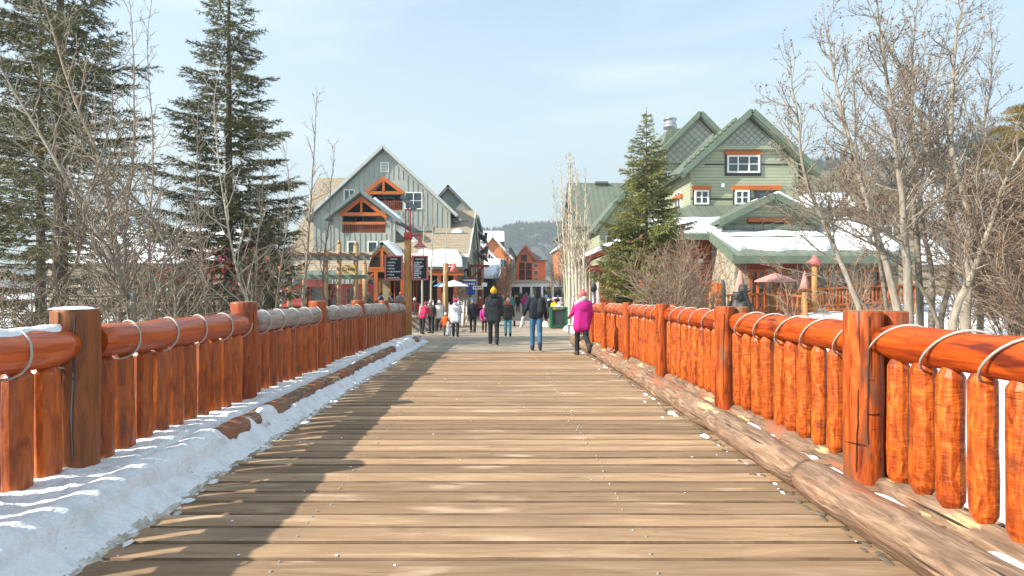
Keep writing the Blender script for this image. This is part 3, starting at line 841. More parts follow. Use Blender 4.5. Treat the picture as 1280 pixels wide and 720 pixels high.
# vertical battens
def battens(parent, x0, x1, z0f, z1f, y, st=.42, skip=None, m='siding_grey'):
    b_ = MB(); x = x0
    while x < x1:
        segs = [(z0f(x), z1f(x))]
        if skip:
            for (a, b3, c, d) in skip:
                if a-.03 < x < b3+.03:
                    ns = []
                    for (p, q) in segs:
                        if p < c: ns.append((p, min(q, c)))
                        if q > d: ns.append((max(p, d), q))
                    segs = ns
        for p, q in segs:
            if q-p > .1: b_.box((x-.03, y-.045, p), (x+.03, y-.001, q), rn=.5)
        x += st
    return b_.build('batten', M[m], parent)
sk = [(L_(457, 0, YF)[0], L_(504, 0, YF)[0], L_(0, 264, YF)[1], L_(0, 224, YF)[1]), (L_(505, 0, YF)[0], L_(529, 0, YF)[0], L_(0, 262, YF)[1], L_(0, 240, YF)[1])]
o = battens(lodge, lw+.2, ex-.4, lambda x: G, lambda x: gz(x)-.25, YF, skip=sk); o['kind'] = 'stuff'
# main roof, two slopes, white fascia
def gable_roof(parent, x0, xa, x1, za, slope0, slope1, y0, y1, m, t=.22, over=.5, fascia=None, snow=False, name='roof'):
    b_ = MB()
    zl = za-(xa-x0)*slope0; zr = za-(x1-xa)*slope1
    b_.slab((x0, y0-over, zl), (xa-.001, y0-over, za), (xa-.001, y1, za), (x0, y1, zl), t)
    b_.slab((xa+.001, y0-over, za), (x1, y0-over, zr), (x1, y1, zr), (xa+.001, y1, za), t)
    r = b_.build(name, M[m], parent)
    if fascia:
        b_ = MB(); k = t+.02
        for (xe, zz, s_) in ((x0, zl, -1), (x1, zr, 1)):
            b_.beam((xe, y0-over-.04, zz-k/2+.06), (xa+s_*.02, y0-over-.04, za-k/2+.06), .07, k, up=(0, 0, 1))
        b_.build('fascia', M[fascia], parent)
    return r
gable_roof(lodge, lw-.6, apx, ex+.3, apz+.3, slope, slope, YF, YF+25, 'roof_grey', fascia='trim_pale_grey')
# vent
vx, vz = L_(481, 209, YF)
bxo('vent', 'trim_white', lodge, ((vx-.38, YF-.07, vz-.42), (vx+.38, YF-.001, vz+.42)))
bxo('vent_louvre', 'siding_grey', lodge, *[((vx-.28, YF-.10, vz-.34+.12*i), (vx+.28, YF-.071, vz-.27+.12*i)) for i in range(6)])
# upper balcony: recess, timber frame
def recess(parent, x0, x1, z0, z1, y, d, m='teal', pieces=()):
    b_ = MB()
    b_.box((x0-.1, y+d, z0-.1), (x1+.1, y+d+.1, z1+.1)); b_.box((x0-.2, y+.31, z0-.12), (x1+.2, y+d, z0-.02))
    b_.box((x0-.2, y+.31, z0), (x0-.1, y+d, z1+.1)); b_.box((x1+.1, y+.31, z0), (x1+.2, y+d, z1+.1))
    return b_.build('balcony_recess', M[m], parent)
x0, z0 = L_(465, 263, YF); x1, z1 = L_(503, 224, YF)
recess(lodge, x0, x1, z0, z1, YF, 1.8)
ax, az = L_(480, 223, YF)
b_ = MB()
yy = YF-.14
za2 = L_(0, 241, YF)[1]
b_.beam((L_(457, 0, YF)[0], yy, za2-.1), (ax+.02, yy, az), .25, .3); b_.beam((L_(505, 0, YF)[0], yy-.003, za2-.1), (ax-.02, yy-.003, az), .25, .3)
b_.box((L_(459, 0, YF)[0], yy-.1, za2-.17), (L_(504, 0, YF)[0], yy+.1, za2+.1)); b_.box((ax-.1, yy-.13, za2+.1), (ax+.1, yy+.09, az-.15))
b_.build('timber_frame', M['orange'], lodge)
b_ = MB(); b_.box((x0+.05, YF+.02, z0+.05), (x1-.05, YF+.1, z0+.14)); b_.box((x0+.05, YF+.02, z0+.75), (x1-.05, YF+.1, z0+.84))
for i in range(14): xx = x0+.15+(x1-x0-.3)*i/13; b_.box((xx-.03, YF+.03, z0+.141), (xx+.03, YF+.09, z0+.749))
b_.build('balcony_rail', M['redbrown'], lodge)
window(lodge, (ax-.2, YF+1.79, za2-1.0), 1.6, 1.7, cols=2, rows=1, frame='siding_grey')
cxw, czw = L_(517, 251, YF)
window(lodge, (cxw, YF, czw), 1.55, 1.5, cols=2, rows=2)
cxw, czw = L_(437, 244, YF); window(lodge, (cxw, YF, czw), 1.0, 1.0, cols=2, rows=1)
cxw, czw = L_(443, 310, YF)
for px in (441, 455):
    cxw, czw = L_(px, 311, YF); window(lodge, (cxw, YF, czw), .7, 1.1, cols=1, rows=1, frame='trim_grey')
# projecting lower balcony gable (D 46)
YB = 46.0
bx0, _ = L_(415, 0, YB); bx1, _ = L_(494, 0, YB); ax, az = L_(452.5, 243, YB)
sl2 = .78
outer = [(bx0, G), (bx1, G), (bx1, az-(bx1-ax)*sl2), (ax, az), (bx0, az-(ax-bx0)*sl2)]
h1 = [L_(428, 291, YB), L_(482, 291, YB), L_(482, 270, YB), L_(428, 270, YB)]
h2 = [L_(432, 266, YB), L_(479, 266, YB), L_(453, 249.5, YB)]
b_ = MB(); wall_hole(b_, outer, [h1, h2], YB, YB+.3)
b_.build('wall', M['siding_grey'], lodge, fixn=True)
b_ = MB(); b_.box((bx1-.3, YB+.31, G), (bx1, YF-.02, az-(bx1-ax)*sl2-.05)); b_.box((bx0, YB+.31, G), (bx0+.3, YF-.02, az-(ax-bx0)*sl2-.05)); b_.build('wall', M['siding_grey'], lodge)
x0, z0 = L_(428, 291, YB); x1, z1 = L_(482, 262, YB)
recess(lodge, x0, x1, z0, z1-.1, YB, 2.4)
b_ = MB(); yy = YB-.12; zb = L_(0, 268, YB)[1]
b_.beam((L_(426, 0, YB)[0], yy, zb-.05), (ax, yy, az-.35), .22, .28); b_.beam((L_(484, 0, YB)[0], yy-.003, zb-.3), (ax, yy-.003, az-.35), .22, .28)
b_.box((x0-.05, yy-.1, zb-.13), (x1+.05, yy+.1, zb+.13)); zc = L_(0, 279, YB)[1]
b_.box((x0-.02, yy-.02, zc-.12), (x1+.02, yy+.16, zc+.10)); b_.box((ax-.09, yy-.11, zb+.131), (ax+.09, yy+.08, az-.5))
b_.build('timber_frame', M['orange'], lodge)
b_ = MB()
for i in range(22): xx = x0+.1+(x1-x0-.2)*i/21; b_.box((xx-.04, YB+.02, z0+.02), (xx+.04, YB+.08, zc-.125))
b_.box((x0+.05, YB+.04, z0+.1), (x1-.05, YB+.1, z0+.2)); b_.build('balcony_rail', M['redbrown'], lodge)
cxw, czw = L_(470, 276, YB); window(lodge, (cxw, YB+2.39, czw), 1.1, 1.6, cols=1, rows=1, frame='orange', pane='glass_warm')
window(lodge, (cxw-2.2, YB+2.39, czw), 1.3, 1.6, cols=2, rows=1, frame='siding_grey')
skb = [(L_(427, 0, YB)[0], L_(483, 0, YB)[0], L_(0, 292, YB)[1], L_(0, 248, YB)[1])]+[(L_(a, 0, YB)[0], L_(c, 0, YB)[0], L_(0, 317, YB)[1], L_(0, 302, YB)[1]) for a, c in ((434, 447), (459, 473), (475, 488), (490, 494))]
o = battens(lodge, bx0+.1, bx1-.05, lambda x: G, lambda x: az-abs(x-ax)*sl2-.2, YB, skip=skb); o['kind'] = 'stuff'
for px, wd, pn in ((440, 11, 'glass'), (466, 12.5, 'glass'), (481, 10, 'glass_warm')):
    cxw, czw = L_(px, 309, YB); window(lodge, (cxw, YB, czw), wd/15.65, .95, cols=1, rows=1, pane=pn)
gable_roof(lodge, bx0-.5, ax, bx1+.55, az+.28, sl2, sl2, YB, YF-.02, 'roof_grey', fascia='trim_grey', over=.6)
roof_snow((bx1+.5, YB-.5, az+.3-(bx1+.5-ax)*sl2), (bx1+.5, YF-.3, az+.3-(bx1+.5-ax)*sl2), (ax+.9, YF-.3, az+.3-.9*sl2), (ax+.9, YB-.5, az+.3-.9*sl2), lodge, .22, .45, 3)
# second, lower roof slope right of it, snow covered (px 488-556, 272-318)
a = W(487, 274, 48); c = W(540, 322, 48)
b_ = MB(); b_.slab((a.x, 46.4, a.z), (c.x, 46.4, c.z), (c.x, 49.9, c.z), (a.x, 49.9, a.z), .25); b_.build('roof', M['roof_grey'], lodge)
b_ = MB(); b_.beam((a.x, 46.36, a.z-.08), (c.x, 46.36, c.z-.08), .07, .35); b_.build('fascia', M['trim_white'], lodge)
roof_snow((c.x, 46.5, c.z+.02), (c.x, 49.8, c.z+.02), (a.x+.2, 49.8, a.z-.15), (a.x+.2, 46.5, a.z-.15), lodge, .25, .5, 11)
b_ = MB(); b_.prism([(a.x, G), (c.x-.3, G), (c.x-.3, c.z-.3), (a.x, a.z-.3)], 46.9, 49.8); b_.build('wall', M['siding_grey'], lodge, fixn=True)
cxw, czw = L_(497, 309, 46.9); window(lodge, (cxw, 46.9, czw), .85, .95, cols=1, rows=1, pane='glass_warm')
# brown-roofed wing behind on the left
wx0 = -18.0; wx1 = -11.2
b_ = MB()
b_.slab((wx0-.3, 49.6, 4.5), (wx1, 49.6, 4.5), (wx1, 58, 12.75), (wx0-.3, 58, 12.75), .25)
b_.slab((wx0-.3, 66.4, 4.5), (wx1, 66.4, 4.5), (wx1, 58.01, 12.75), (wx0-.3, 58.01, 12.75), .25)
b_.build('roof', M['roof_brown'], lodge)
b_ = MB(); b_.prism([(50.4, G), (65.6, G), (65.6, 4.9), (58, 12.4), (50.4, 4.9)], wx0, wx0+.3, axis='X'); b_.box((wx0+.31, 50.4, G), (lw+.29, 50.7, 4.9)); b_.build('wall', M['siding_grey'], lodge, fixn=True)
bxo('fascia', 'trim_white', lodge, ((wx0-.3, 49.45, 4.2), (wx0+2.2, 49.59, 4.5)))
# right wing with the brown roof facing us
rx1 = -2.63; rx0 = -9.6
zr, ze = 9.15, 4.4
b_ = MB()
b_.slab((rx0, 43.6, 4.24), (rx1+.25, 43.6, 4.24), (rx1+.25, 55.7, 9.15), (rx0, 55.7, 9.15), .22)
b_.slab((rx0, 67.5, 4.3), (rx1+.25, 67.5, 4.3), (rx1+.25, 55.71, 9.15), (rx0, 55.71, 9.15), .22)
b_.build('roof', M['roof_brown'], lodge)
b_ = MB()
b_.beam((rx1+.30, 43.55, 4.1), (rx1+.30, 55.7, 9.05), .07, .34); b_.beam((rx1+.30, 67.5, 4.1), (rx1+.30, 55.7, 9.05), .07, .34)
b_.box((rx0, 43.46, 3.98), (rx1+.3, 43.58, 4.24)); b_.build('fascia', M['trim_white'], lodge)
b_ = MB(); b_.prism([(44.2, G), (67, G), (67, 4.3), (55.7, 8.9), (44.2, 4.2)], rx1-.3, rx1, axis='X'); b_.box((rx0, 44.2, G), (rx1-.31, 44.5, 4.2)); b_.build('wall', M['siding_grey'], lodge, fixn=True)
for (px, py) in ((565, 293), (567, 306)):
    pass
def onroof(px, py):   # point on the front brown roof seen at a pixel
    t = (py-CY)/F; k = (9.15-4.24)/(55.7-43.6)
    D = (4.24-43.6*k-H)/(-t-k); return W(px, py, D), k
for px, py, s_ in ((569, 275.5, 1), (572, 290.5, .8)):
    p, k = onroof(px, py); n_ = 14
    b_ = MB(); vs = []
    for rg, zz in ((1, 0), (.75, .18), (.35, .28)):
        for i in range(n_):
            t = 2*PI*i/n_; x = p.x+.62*s_*rg*math.cos(t)*(1+.2*nz(i, s_)); y = p.y+.5*s_*rg*math.sin(t)
            vs.append((x, y, p.z+(y-p.y)*k+zz))
    vs.append((p.x, p.y, p.z+.3))
    b_.add(vs, [(r*n_+i, r*n_+(i+1) % n_, (r+1)*n_+(i+1) % n_, (r+1)*n_+i) for r in range(2) for i in range(n_)]+[(2*n_+i, 2*n_+(i+1) % n_, 3*n_) for i in range(n_)], vs, .5, 0, True)
    b_.build('snow', M['snow'], lodge)
    b_ = MB(); a_, _ = onroof(541, py+3); c_, _ = onroof(585, py+3); a_.y = c_.y = p.y-.4; a_.z = c_.z = p.z-.4*k+.05
    b_.beam(a_, c_, .06, .1); b_.build('snow_guard', M['trim_grey'], lodge)
for px, py, w_, hh_ in ((537, 270, 1.5, .9), (531, 288, 1.3, .7)):
    p, k = onroof(px, py)
    b_ = MB(); b_.slab((p.x-w_/2, p.y-hh_, p.z-hh_*k+.18), (p.x+w_/2, p.y-hh_, p.z-hh_*k+.18), (p.x+w_/2, p.y+hh_, p.z+hh_*k+.18), (p.x-w_/2, p.y+hh_, p.z+hh_*k+.18), .17)
    o = b_.build('skylight', M['trim_green' if px > 535 else 'roof_grey'], lodge)
# street side of the lodge: windows, brackets, taller rear block
for (yy, zz) in ((47, 3.0), (51, 3.0), (51, 6.0), (55.7, 3), (55.7, 6.2), (60, 3)):
    window(lodge, (rx1, yy, zz), 1.2, 1.5, facing='+x', cols=2, rows=1, frame='trim_grey')
b_ = MB(); b_.box((rx1+.01, 48.6, .9), (rx1+.22, 48.9, 3.6)); b_.box((rx1+.01, 48.58, 3.4), (rx1+1.7, 48.92, 3.62)); b_.beam((rx1+.2, 48.75, 2.5), (rx1+1.2, 48.75, 3.4), .14, .14)
b_.build('bracket', M['redbrown'], lodge)
b_ = MB(); b_.box((-6.5, 58.2, 4), (-2.5, 74, 9.2)); b_.build('wall', M['siding_grey'], lodge)
b_ = MB()
b_.slab((-2.1, 57.6, 8.8), (-2.1, 74.4, 8.8), (-5.2, 74.4, 12.0), (-5.2, 57.6, 12.0), .25); b_.slab((-7.2, 57.6, 9.8), (-7.2, 74.4, 9.8), (-5.21, 74.4, 12.0), (-5.21, 57.6, 12.0), .25)
b_.build('roof', M['roof_grey'], lodge)
b_ = MB(); b_.prism([(-6.9, 9), (-2.5, 9), (-2.5, 9.15), (-5.2, 11.7), (-6.9, 9.9)], 58.2, 58.5); b_.build('wall', M['siding_grey'], lodge, fixn=True)
b_ = MB(); b_.slab((-1.5, 62, 7.2), (-1.5, 72, 7.2), (-2.49, 72, 7.9), (-2.49, 62, 7.9), .15); b_.slab((-1.3, 55, 4.7), (-1.3, 66, 4.7), (-2.3, 66, 5.3), (-2.3, 55, 5.3), .15)
b_.build('awning_roof', M['roof_grey'], lodge)
b_ = MB(); 
for (yy, zz) in ((61, 7.0), (66, 5.9), (60, 5.4)): b_.tube([(-2.1, yy, zz), (-1.5, yy, zz), (-1.5, yy, zz+.5)], .2, 8)
b_.build('roof_pipe', M['darkmetal'], lodge)
# ground-floor entry porch
YP = 42.0
pax, paz = L_(478, 306, YP); px0, pz0 = L_(450, 333, YP); px1 = 2*pax-px0
b_ = MB(); sp = (paz-pz0)/(pax-px0)
gable_roof(lodge, px0-.25, pax, px1+.9, paz+.2, sp, sp, YP, YB-.02, 'roof_grey', over=.25, fascia=None)
b_ = MB(); yy = YP-.1
b_.beam((px0, yy, pz0), (pax+.02, yy, paz-.12), .22, .28); b_.beam((px1, yy-.003, pz0), (pax-.02, yy-.003, paz-.12), .22, .28)
b_.box((px0-.1, yy-.12, pz0-.42), (px1+.1, yy+.12, pz0-.05)); b_.box((pax-.1, yy-.1, pz0-.049), (pax+.1, yy+.1, paz-.3))
for xx in (px0+.15, px0+1.2, px1-.15): b_.box((xx-.13, yy-.13, G), (xx+.13, yy+.13, pz0-.421))
b_.box((px0+.2, yy-.05, -.2), (px0+.35, yy+.05, pz0-.43))
b_.beam((px0+.2, yy-.01, pz0-1.5), (px0+1.0, yy-.01, pz0-.5), .14, .14)
b_.build('porch_frame', M['orange'], lodge)
roof_snow((px1+.85, YP-.2, paz+.22-(px1+.85-pax)*sp), (px1+.85, YB-.2, paz+.22-(px1+.85-pax)*sp), (pax+.1, YB-.2, paz+.2), (pax+.1, YP-.2, paz+.2), lodge, .3, .6, 21)
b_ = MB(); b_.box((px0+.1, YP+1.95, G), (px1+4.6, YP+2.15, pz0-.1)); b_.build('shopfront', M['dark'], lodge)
for px, w_, pn, fr in ((466, .9, 'glass', 'trim_grey'), (484, 1.2, 'glass_warm', 'orange'), (497, 1.2, 'glass', 'orange'), (512, 1.1, 'glass', 'orange'), (527, 1.3, 'glass', 'orange')):
    cxw, czw = L_(px, 365, 43.9); window(lodge, (cxw, YP+1.949, czw-.1), w_, 2.3, cols=1, rows=1, frame=fr, pane=pn)
# low porch roof on the right, covered in snow
a = W(536, 333, 41); c = W(576, 325, 41)
b_ = MB(); b_.slab((a.x-1.2, 40.7, 3.15), (c.x+.3, 40.7, 3.15), (c.x+.3, 44.15, 4.15), (a.x-1.2, 44.15, 4.15), .2); b_.build('porch_roof', M['roof_grey'], lodge)
bxo('porch_beam', 'orange', lodge, ((a.x-1.2, 40.9, 2.55), (c.x+.2, 41.15, 2.94)))
roof_snow((a.x-1.1, 40.75, 3.17), (c.x+.2, 40.75, 3.17), (c.x-.4, 44.1, 4.15), (a.x-1.1, 44.1, 4.15), lodge, .5, .75, 31)
for px in (549, 569): b_ = MB(); x_ = W(px, 0, 41).x; b_.box((x_-.14, 40.9, G), (x_+.14, 41.14, 2.55)); b_.build('porch_post', M['redbrown'], lodge)
b_ = MB(); x_ = W(578.5, 0, 43).x; b_.box((x_-.48, 42.6, G), (x_+.42, 43.6, 2.5)); x_ = W(593, 0, 43.5).x
b_.build('stone_pier', M['stone'], lodge)
b_ = MB(); b_.box((-3.6, 42.2, 2.5), (rx1+.1, 43.9, 2.9)); b_.build('porch_roof', M['trim_grey'], lodge)
# projecting signs over the street corner
sg = thing('hanging_sign', (-1.95, 42.5, 2), 'blue and white signs projecting over the street from the lodge corner', 'sign')
b_ = MB(); b_.box((-2.8, 42.4, 1.75), (-1.75, 42.5, 2.15)); b_.box((-2.35, 42.38, 1.15), (-1.85, 42.39, 1.74)); b_.build('panel', M['blue_sign'], sg)
b_ = MB(); b_.box((-2.0, 42.3, 1.55), (-1.25, 42.36, 1.8)); b_.box((-1.35, 42.25, 1.75), (-.95, 42.3, 2.05)); b_.box((-2.7, 42.37, 2.16), (-1.8, 42.43, 2.28)); b_.build('panel', M['white'], sg)
b_ = MB(); b_.box((-2.7, 42.44, 2.3), (-.9, 42.5, 2.36)); b_.build('bracket', M['darkmetal'], sg)
b_ = MB()
for i in range(5): b_.box((-2.65+.17*i, 42.395, 1.88), (-2.53+.17*i, 42.399, 2.02))
b_.build('lettering', M['white'], sg)
b_ = MB()
for i in range(5): b_.box((-1.92+.13*i, 42.295, 1.62), (-1.83+.13*i, 42.299, 1.73))
b_.build('lettering', M['darkmetal'], sg)

# ================= red-brown building next along the street
def simple_house(name, label, x0, x1, y0, y1, zb, ze, zr, wall, roof, ridge='y', wins=(), snow=None, over=.5, fas='trim_white'):
    t = thing(name, ((x0+x1)/2, y0, zb), label, 'building')
    b_ = MB()
    if ridge == 'y':
        xm = (x0+x1)/2; b_.prism([(x0, zb), (x1, zb), (x1, ze), (xm, zr), (x0, ze)], y0, y1)
    else:
        ym = (y0+y1)/2; b_.prism([(y0, zb), (y1, zb), (y1, ze), (ym, zr), (y0, ze)], x0, x1, axis='X')
    b_.build('wall', M[wall], t, fixn=True)
    b_ = MB(); k = .12
    if ridge == 'y':
        s_ = (zr-ze)/(xm-x0)
        b_.slab((x0-over, y0-over, ze-s_*over+k), (xm-.001, y0-over, zr+k), (xm-.001, y1+over, zr+k), (x0-over, y1+over, ze-s_*over+k), .1)
        b_.slab((x1+over, y0-over, ze-s_*over+k), (xm+.001, y0-over, zr+k), (xm+.001, y1+over, zr+k), (x1+over, y1+over, ze-s_*over+k), .1)
        planes = [((x0-over, y0-over, ze-s_*over+k), (x0-over, y1, ze-s_*over+k), (xm, y1, zr+k), (xm, y0-over, zr+k)), ((x1+over, y0-over, ze-s_*over+k), (x1+over, y1, ze-s_*over+k), (xm, y1, zr+k), (xm, y0-over, zr+k))]
    else:
        s_ = (zr-ze)/(ym-y0)
        b_.slab((x0-over, y0-over, ze-s_*over+k), (x1+over, y0-over, ze-s_*over+k), (x1+over, ym-.001, zr+k), (x0-over, ym-.001, zr+k), .1)
        b_.slab((x0-over, y1+over, ze-s_*over+k), (x1+over, y1+over, ze-s_*over+k), (x1+over, ym+.001, zr+k), (x0-over, ym+.001, zr+k), .1)
        planes = [((x0-over, y0-over, ze-s_*over+k), (x1+over, y0-over, ze-s_*over+k), (x1+over, ym, zr+k), (x0-over, ym, zr+k))]
    r = b_.build('roof', M[roof], t)
    if fas and ridge == 'y':
        b_ = MB()
        for xe, q in ((x0-over, -1), (x1+over, 1)): b_.beam((xe, y0-over-.06, ze-s_*over+.02), (xm+q*.02, y0-over-.06, zr+.02), .08, .35)
        b_.build('fascia', M[fas], t)
    if snow is not None:
        for p in planes: roof_snow(*p, r, .25, snow, rng.uniform(0, 50), fr=3.5, nu=30, nv=18)
    for (cx, cz, w_, h_) in wins:
        window(t, (cx, y0, cz), w_, h_, cols=2, rows=1, frame='trim_white', fw=.12)
    return t
simple_house('townhouse', 'redbrown boarded building beyond the grey lodge on the left of the street', -9.5, -2.45, 76, 88, G, 6.2, 9.5, 'redbrown', 'roof_grey', 'y', [(-4, 4.6, 1.2, 1.5), (-4, 1.8, 1.2, 1.5)], .25)
b_ = None
simple_house('townhouse', 'redbrown gabled house with a snow-covered roof left of the far end of the street', -8.5, -.3, 100, 112, G, 6.3, 10.2, 'redbrown', 'roof_brown', 'y', [(-1.6, 4.8, 1.3, 1.8), (-3.6, 4.8, 1.3, 1.8), (-1.6, 7.0, 1.1, 1.2)], .2)
simple_house('townhouse', 'tan building with a white snowy roof behind the redbrown house', -14, .5, 122, 136, G, 11.5, 14.2, 'siding_grey', 'roof_brown', 'x', [], .5)
simple_house('townhouse', 'small rust-coloured gable half hidden behind a bare tree', -4.6, 1.9, 108, 120, G, 7.6, 11.3, 'orange_wall', 'roof_grey', 'y', [(.6, 6.3, 1.1, 1.6)], None)
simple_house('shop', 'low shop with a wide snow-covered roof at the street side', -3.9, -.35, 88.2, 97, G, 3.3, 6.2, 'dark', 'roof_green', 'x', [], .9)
simple_house('tower_block', 'narrow grey tower beside the orange building at the end of the street', 1.5, 3.3, 127, 136, G, 9.0, 10.6, 'siding_grey', 'roof_grey', 'y', [], None, fas=None)
# orange building closing the street
YO = 130.
ob = thing('apartment_house', (8, YO, G), 'bright orange four-storey building with balconies closing the far end of the street', 'building')
ax, az = L_(655, 309, YO); ox0, _ = L_(645, 0, YO); ox1, _ = L_(682, 0, YO); zt = L_(0, 325, YO)[1]
b_ = MB(); b_.box((ox0, YO, G), (ox1, YO+12, zt)); b_.prism([(L_(646, 0, YO)[0], zt), (L_(668, 0, YO)[0], zt), (ax+.3, az)], YO+.01, YO+11.9); b_.build('wall', M['orange_wall'], ob, fixn=True)
b_ = MB(); gx0 = L_(645, 0, YO)[0]-.3; gx1 = L_(669, 0, YO)[0]+.3
b_.slab((gx0, YO-1, zt-.2), (ax+.3, YO-1, az+.4), (ax+.3, YO+12, az+.4), (gx0, YO+12, zt-.2), .3); b_.slab((gx1, YO-1, zt-.2), (ax+.31, YO-1, az+.4), (ax+.31, YO+12, az+.4), (gx1, YO+12, zt-.2), .3)
b_.slab((gx1-1, YO-.8, zt), (ox1+.6, YO-.8, zt), (ox1-1, YO+6, az+.5), (gx1-1, YO+6, az+.5), .3)
b_.build('roof', M['roof_grey'], ob)
b_ = MB(); b_.beam((gx0, YO-1.1, zt-.3), (ax+.3, YO-1.1, az+.3), .15, .45); b_.beam((gx1, YO-1.12, zt-.3), (ax+.3, YO-1.12, az+.3), .15, .45); b_.build('fascia', M['redbrown'], ob)
for py in (322, 332, 341, 350):
    for px in (652.5, 661.0, 670) if py > 322 else (655,):
        cx, cz = L_(px, py, YO)
        if px < 668:
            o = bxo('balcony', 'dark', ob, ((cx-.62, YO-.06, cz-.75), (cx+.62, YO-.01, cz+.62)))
            b_ = MB(); b_.box((cx-.7, YO-.35, cz-.85), (cx+.7, YO-.07, cz-.76)); b_.box((cx-.7, YO-.35, cz-.15), (cx+.7, YO-.28, cz-.08))
            for i in range(9): b_.box((cx-.68+.165*i, YO-.34, cz-.76), (cx-.63+.165*i, YO-.3, cz-.15))
            b_.build('railing', M['redbrown'], o, off=OFF[o.name])
        else: window(ob, (cx, YO, cz), .95, 1.1, cols=2, rows=1, frame='trim_white', fw=.1)
simple_house('townhouse', 'long pinkish building behind the aspen trunks on the right of the far street', 12.0, 25, 118, 134, G, 9.8, 14.8, 'orange_wall', 'roof_grey', 'y', [(14.2+2.2*i, 1.8+2.9*j, 1.2, 1.6) for i in range(4) for j in range(3)], .1)
# arcade of shops
ar = thing('shop_arcade', (5, 112, G), 'low cream shop arcade with dark openings across the far end of the street', 'building')
b_ = MB(); b_.box((1.8, 112, 1.9), (12.5, 116, 2.6)); 
for i in range(6): b_.box((1.8+2.06*i, 112, G), (2.2+2.06*i, 112.5, 1.9))
b_.build('frame', M['signgold'] if False else M['trim_white'], ar)
bxo('shopfront', 'dark', ar, ((1.9, 114, G), (12.4, 116, 1.89)))
b_ = MB(); b_.slab((1.5, 111.5, 2.65), (12.8, 111.5, 2.65), (12.8, 116, 3.3), (1.5, 116, 3.3), .05); b_.build('roof', M['roof_brown'], ar)

# ================= green house on the right
gh = thing('green_lodge', (14, 34, .3), 'big sage green clapboard lodge with green metal roofs and snow, on the right', 'building')
Y1 = 34.0
ax, az = L_(933.5, 146, Y1); cx0 = L_(863, 0, Y1)[0]; cx1 = 17.6
sl = .90
zb = .0
def g1(x): return az-abs(x-ax)*sl-.05
zs = L_(0, 183, Y1)[1]
b_ = MB()
b_.prism([(cx0, zb), (cx1, zb), (cx1, g1(cx1)), (ax+(az-zs)/sl, zs), (ax-(az-zs)/sl, zs), (cx0, g1(cx0))], Y1, Y1+13)
b_.build('wall', M['siding_green'], gh, fixn=True)
# shingled gable top projecting a little, diamond pattern
def diamond_panel(parent, tri, y, st=.42):
    b_ = MB(); b_.prism(tri, y-.22, y); o = b_.build('gable_panel', M['shingle_green'], parent, fixn=True)
    # raised diagonal joints, clipped to the triangle
    xs_ = [p[0] for p in tri]; zmin = min(p[1] for p in tri); ap = max(tri, key=lambda p: p[1]); xl = min(xs_); xr = max(xs_)
    k = (ap[1]-zmin)/(ap[0]-xl); k2 = (ap[1]-zmin)/(xr-ap[0])
    b_ = MB()
    c = xl-12
    def inside(x, z): return zmin < z and z < ap[1]-(ap[0]-x)*k and z < ap[1]-(x-ap[0])*k2
    for sgn in (1, -1):
        c = -20.
        while c < 20:
            pts = [(ap[0]+t*.05, zmin+sgn*(t*.05)*.95+c*.95) for t in range(-160, 161)]
            ins = [p for p in pts if inside(*p)]
            if len(ins) > 4: b_.beam((ins[0][0], y-.225-.004*(sgn+1), ins[0][1]), (ins[-1][0], y-.225-.004*(sgn+1), ins[-1][1]), .05, .04, up=(0, 0, 1), rn=.5)
            c += st
    j = b_.build('joints', M['joint'], o, off=OFF[o.name]); j['kind'] = 'stuff'
diamond_panel(gh, [(ax-(az-zs)/sl+.15, zs), (ax+(az-zs)/sl-.15, zs), (ax, az-.15)], Y1, .4)
bxo('band', 'siding_green', gh, ((ax-(az-zs)/sl, Y1-.24, zs-.22), (ax+(az-zs)/sl, Y1-.001, zs-.02)))
def green_gable(x0, xa, x1, za, s_, y0, y1, over=.7):
    r = gable_roof(gh, x0, xa, x1, za, s_, s_, y0, y1, 'roof_green', t=.16, over=over)
    b_ = MB()
    for xe, q in ((x0, -1), (x1, 1)):
        ze_ = za-abs(xa-xe)*s_
        b_.beam((xe, y0-over-.05, ze_-.13), (xa+q*.03, y0-over-.05, za-.13), .1, .32)
        b_.beam((xe, y0-over+.16, ze_-.34), (xa+q*.03, y0-over+.16, za-.34), .3, .16)
    b_.build('fascia', M['trim_green'], gh)
    # saw-tooth ice guards on the ridge side
    return r
green_gable(L_(849, 0, Y1)[0], ax, cx1+.9, az+.25, sl, Y1, Y1+13)
b_ = MB()
for i in range(12):
    t = .12+.8*i/12; xe = L_(849, 0, Y1)[0]; x_ = ax+(xe-ax)*t; z_ = az+.25-(ax-x_)*sl
    b_.box((x_-.1, Y1+.3, z_), (x_+.02, Y1+.9, z_+.22))
b_.build('snow_guard', M['trim_green'], gh)
def hdr(x0, x1, z, y, facing='-y', m='orange'):
    if facing == '-y': return bxo('header', m, gh, ((x0, y-.14, z-.12), (x1, y-.001, z+.14)))
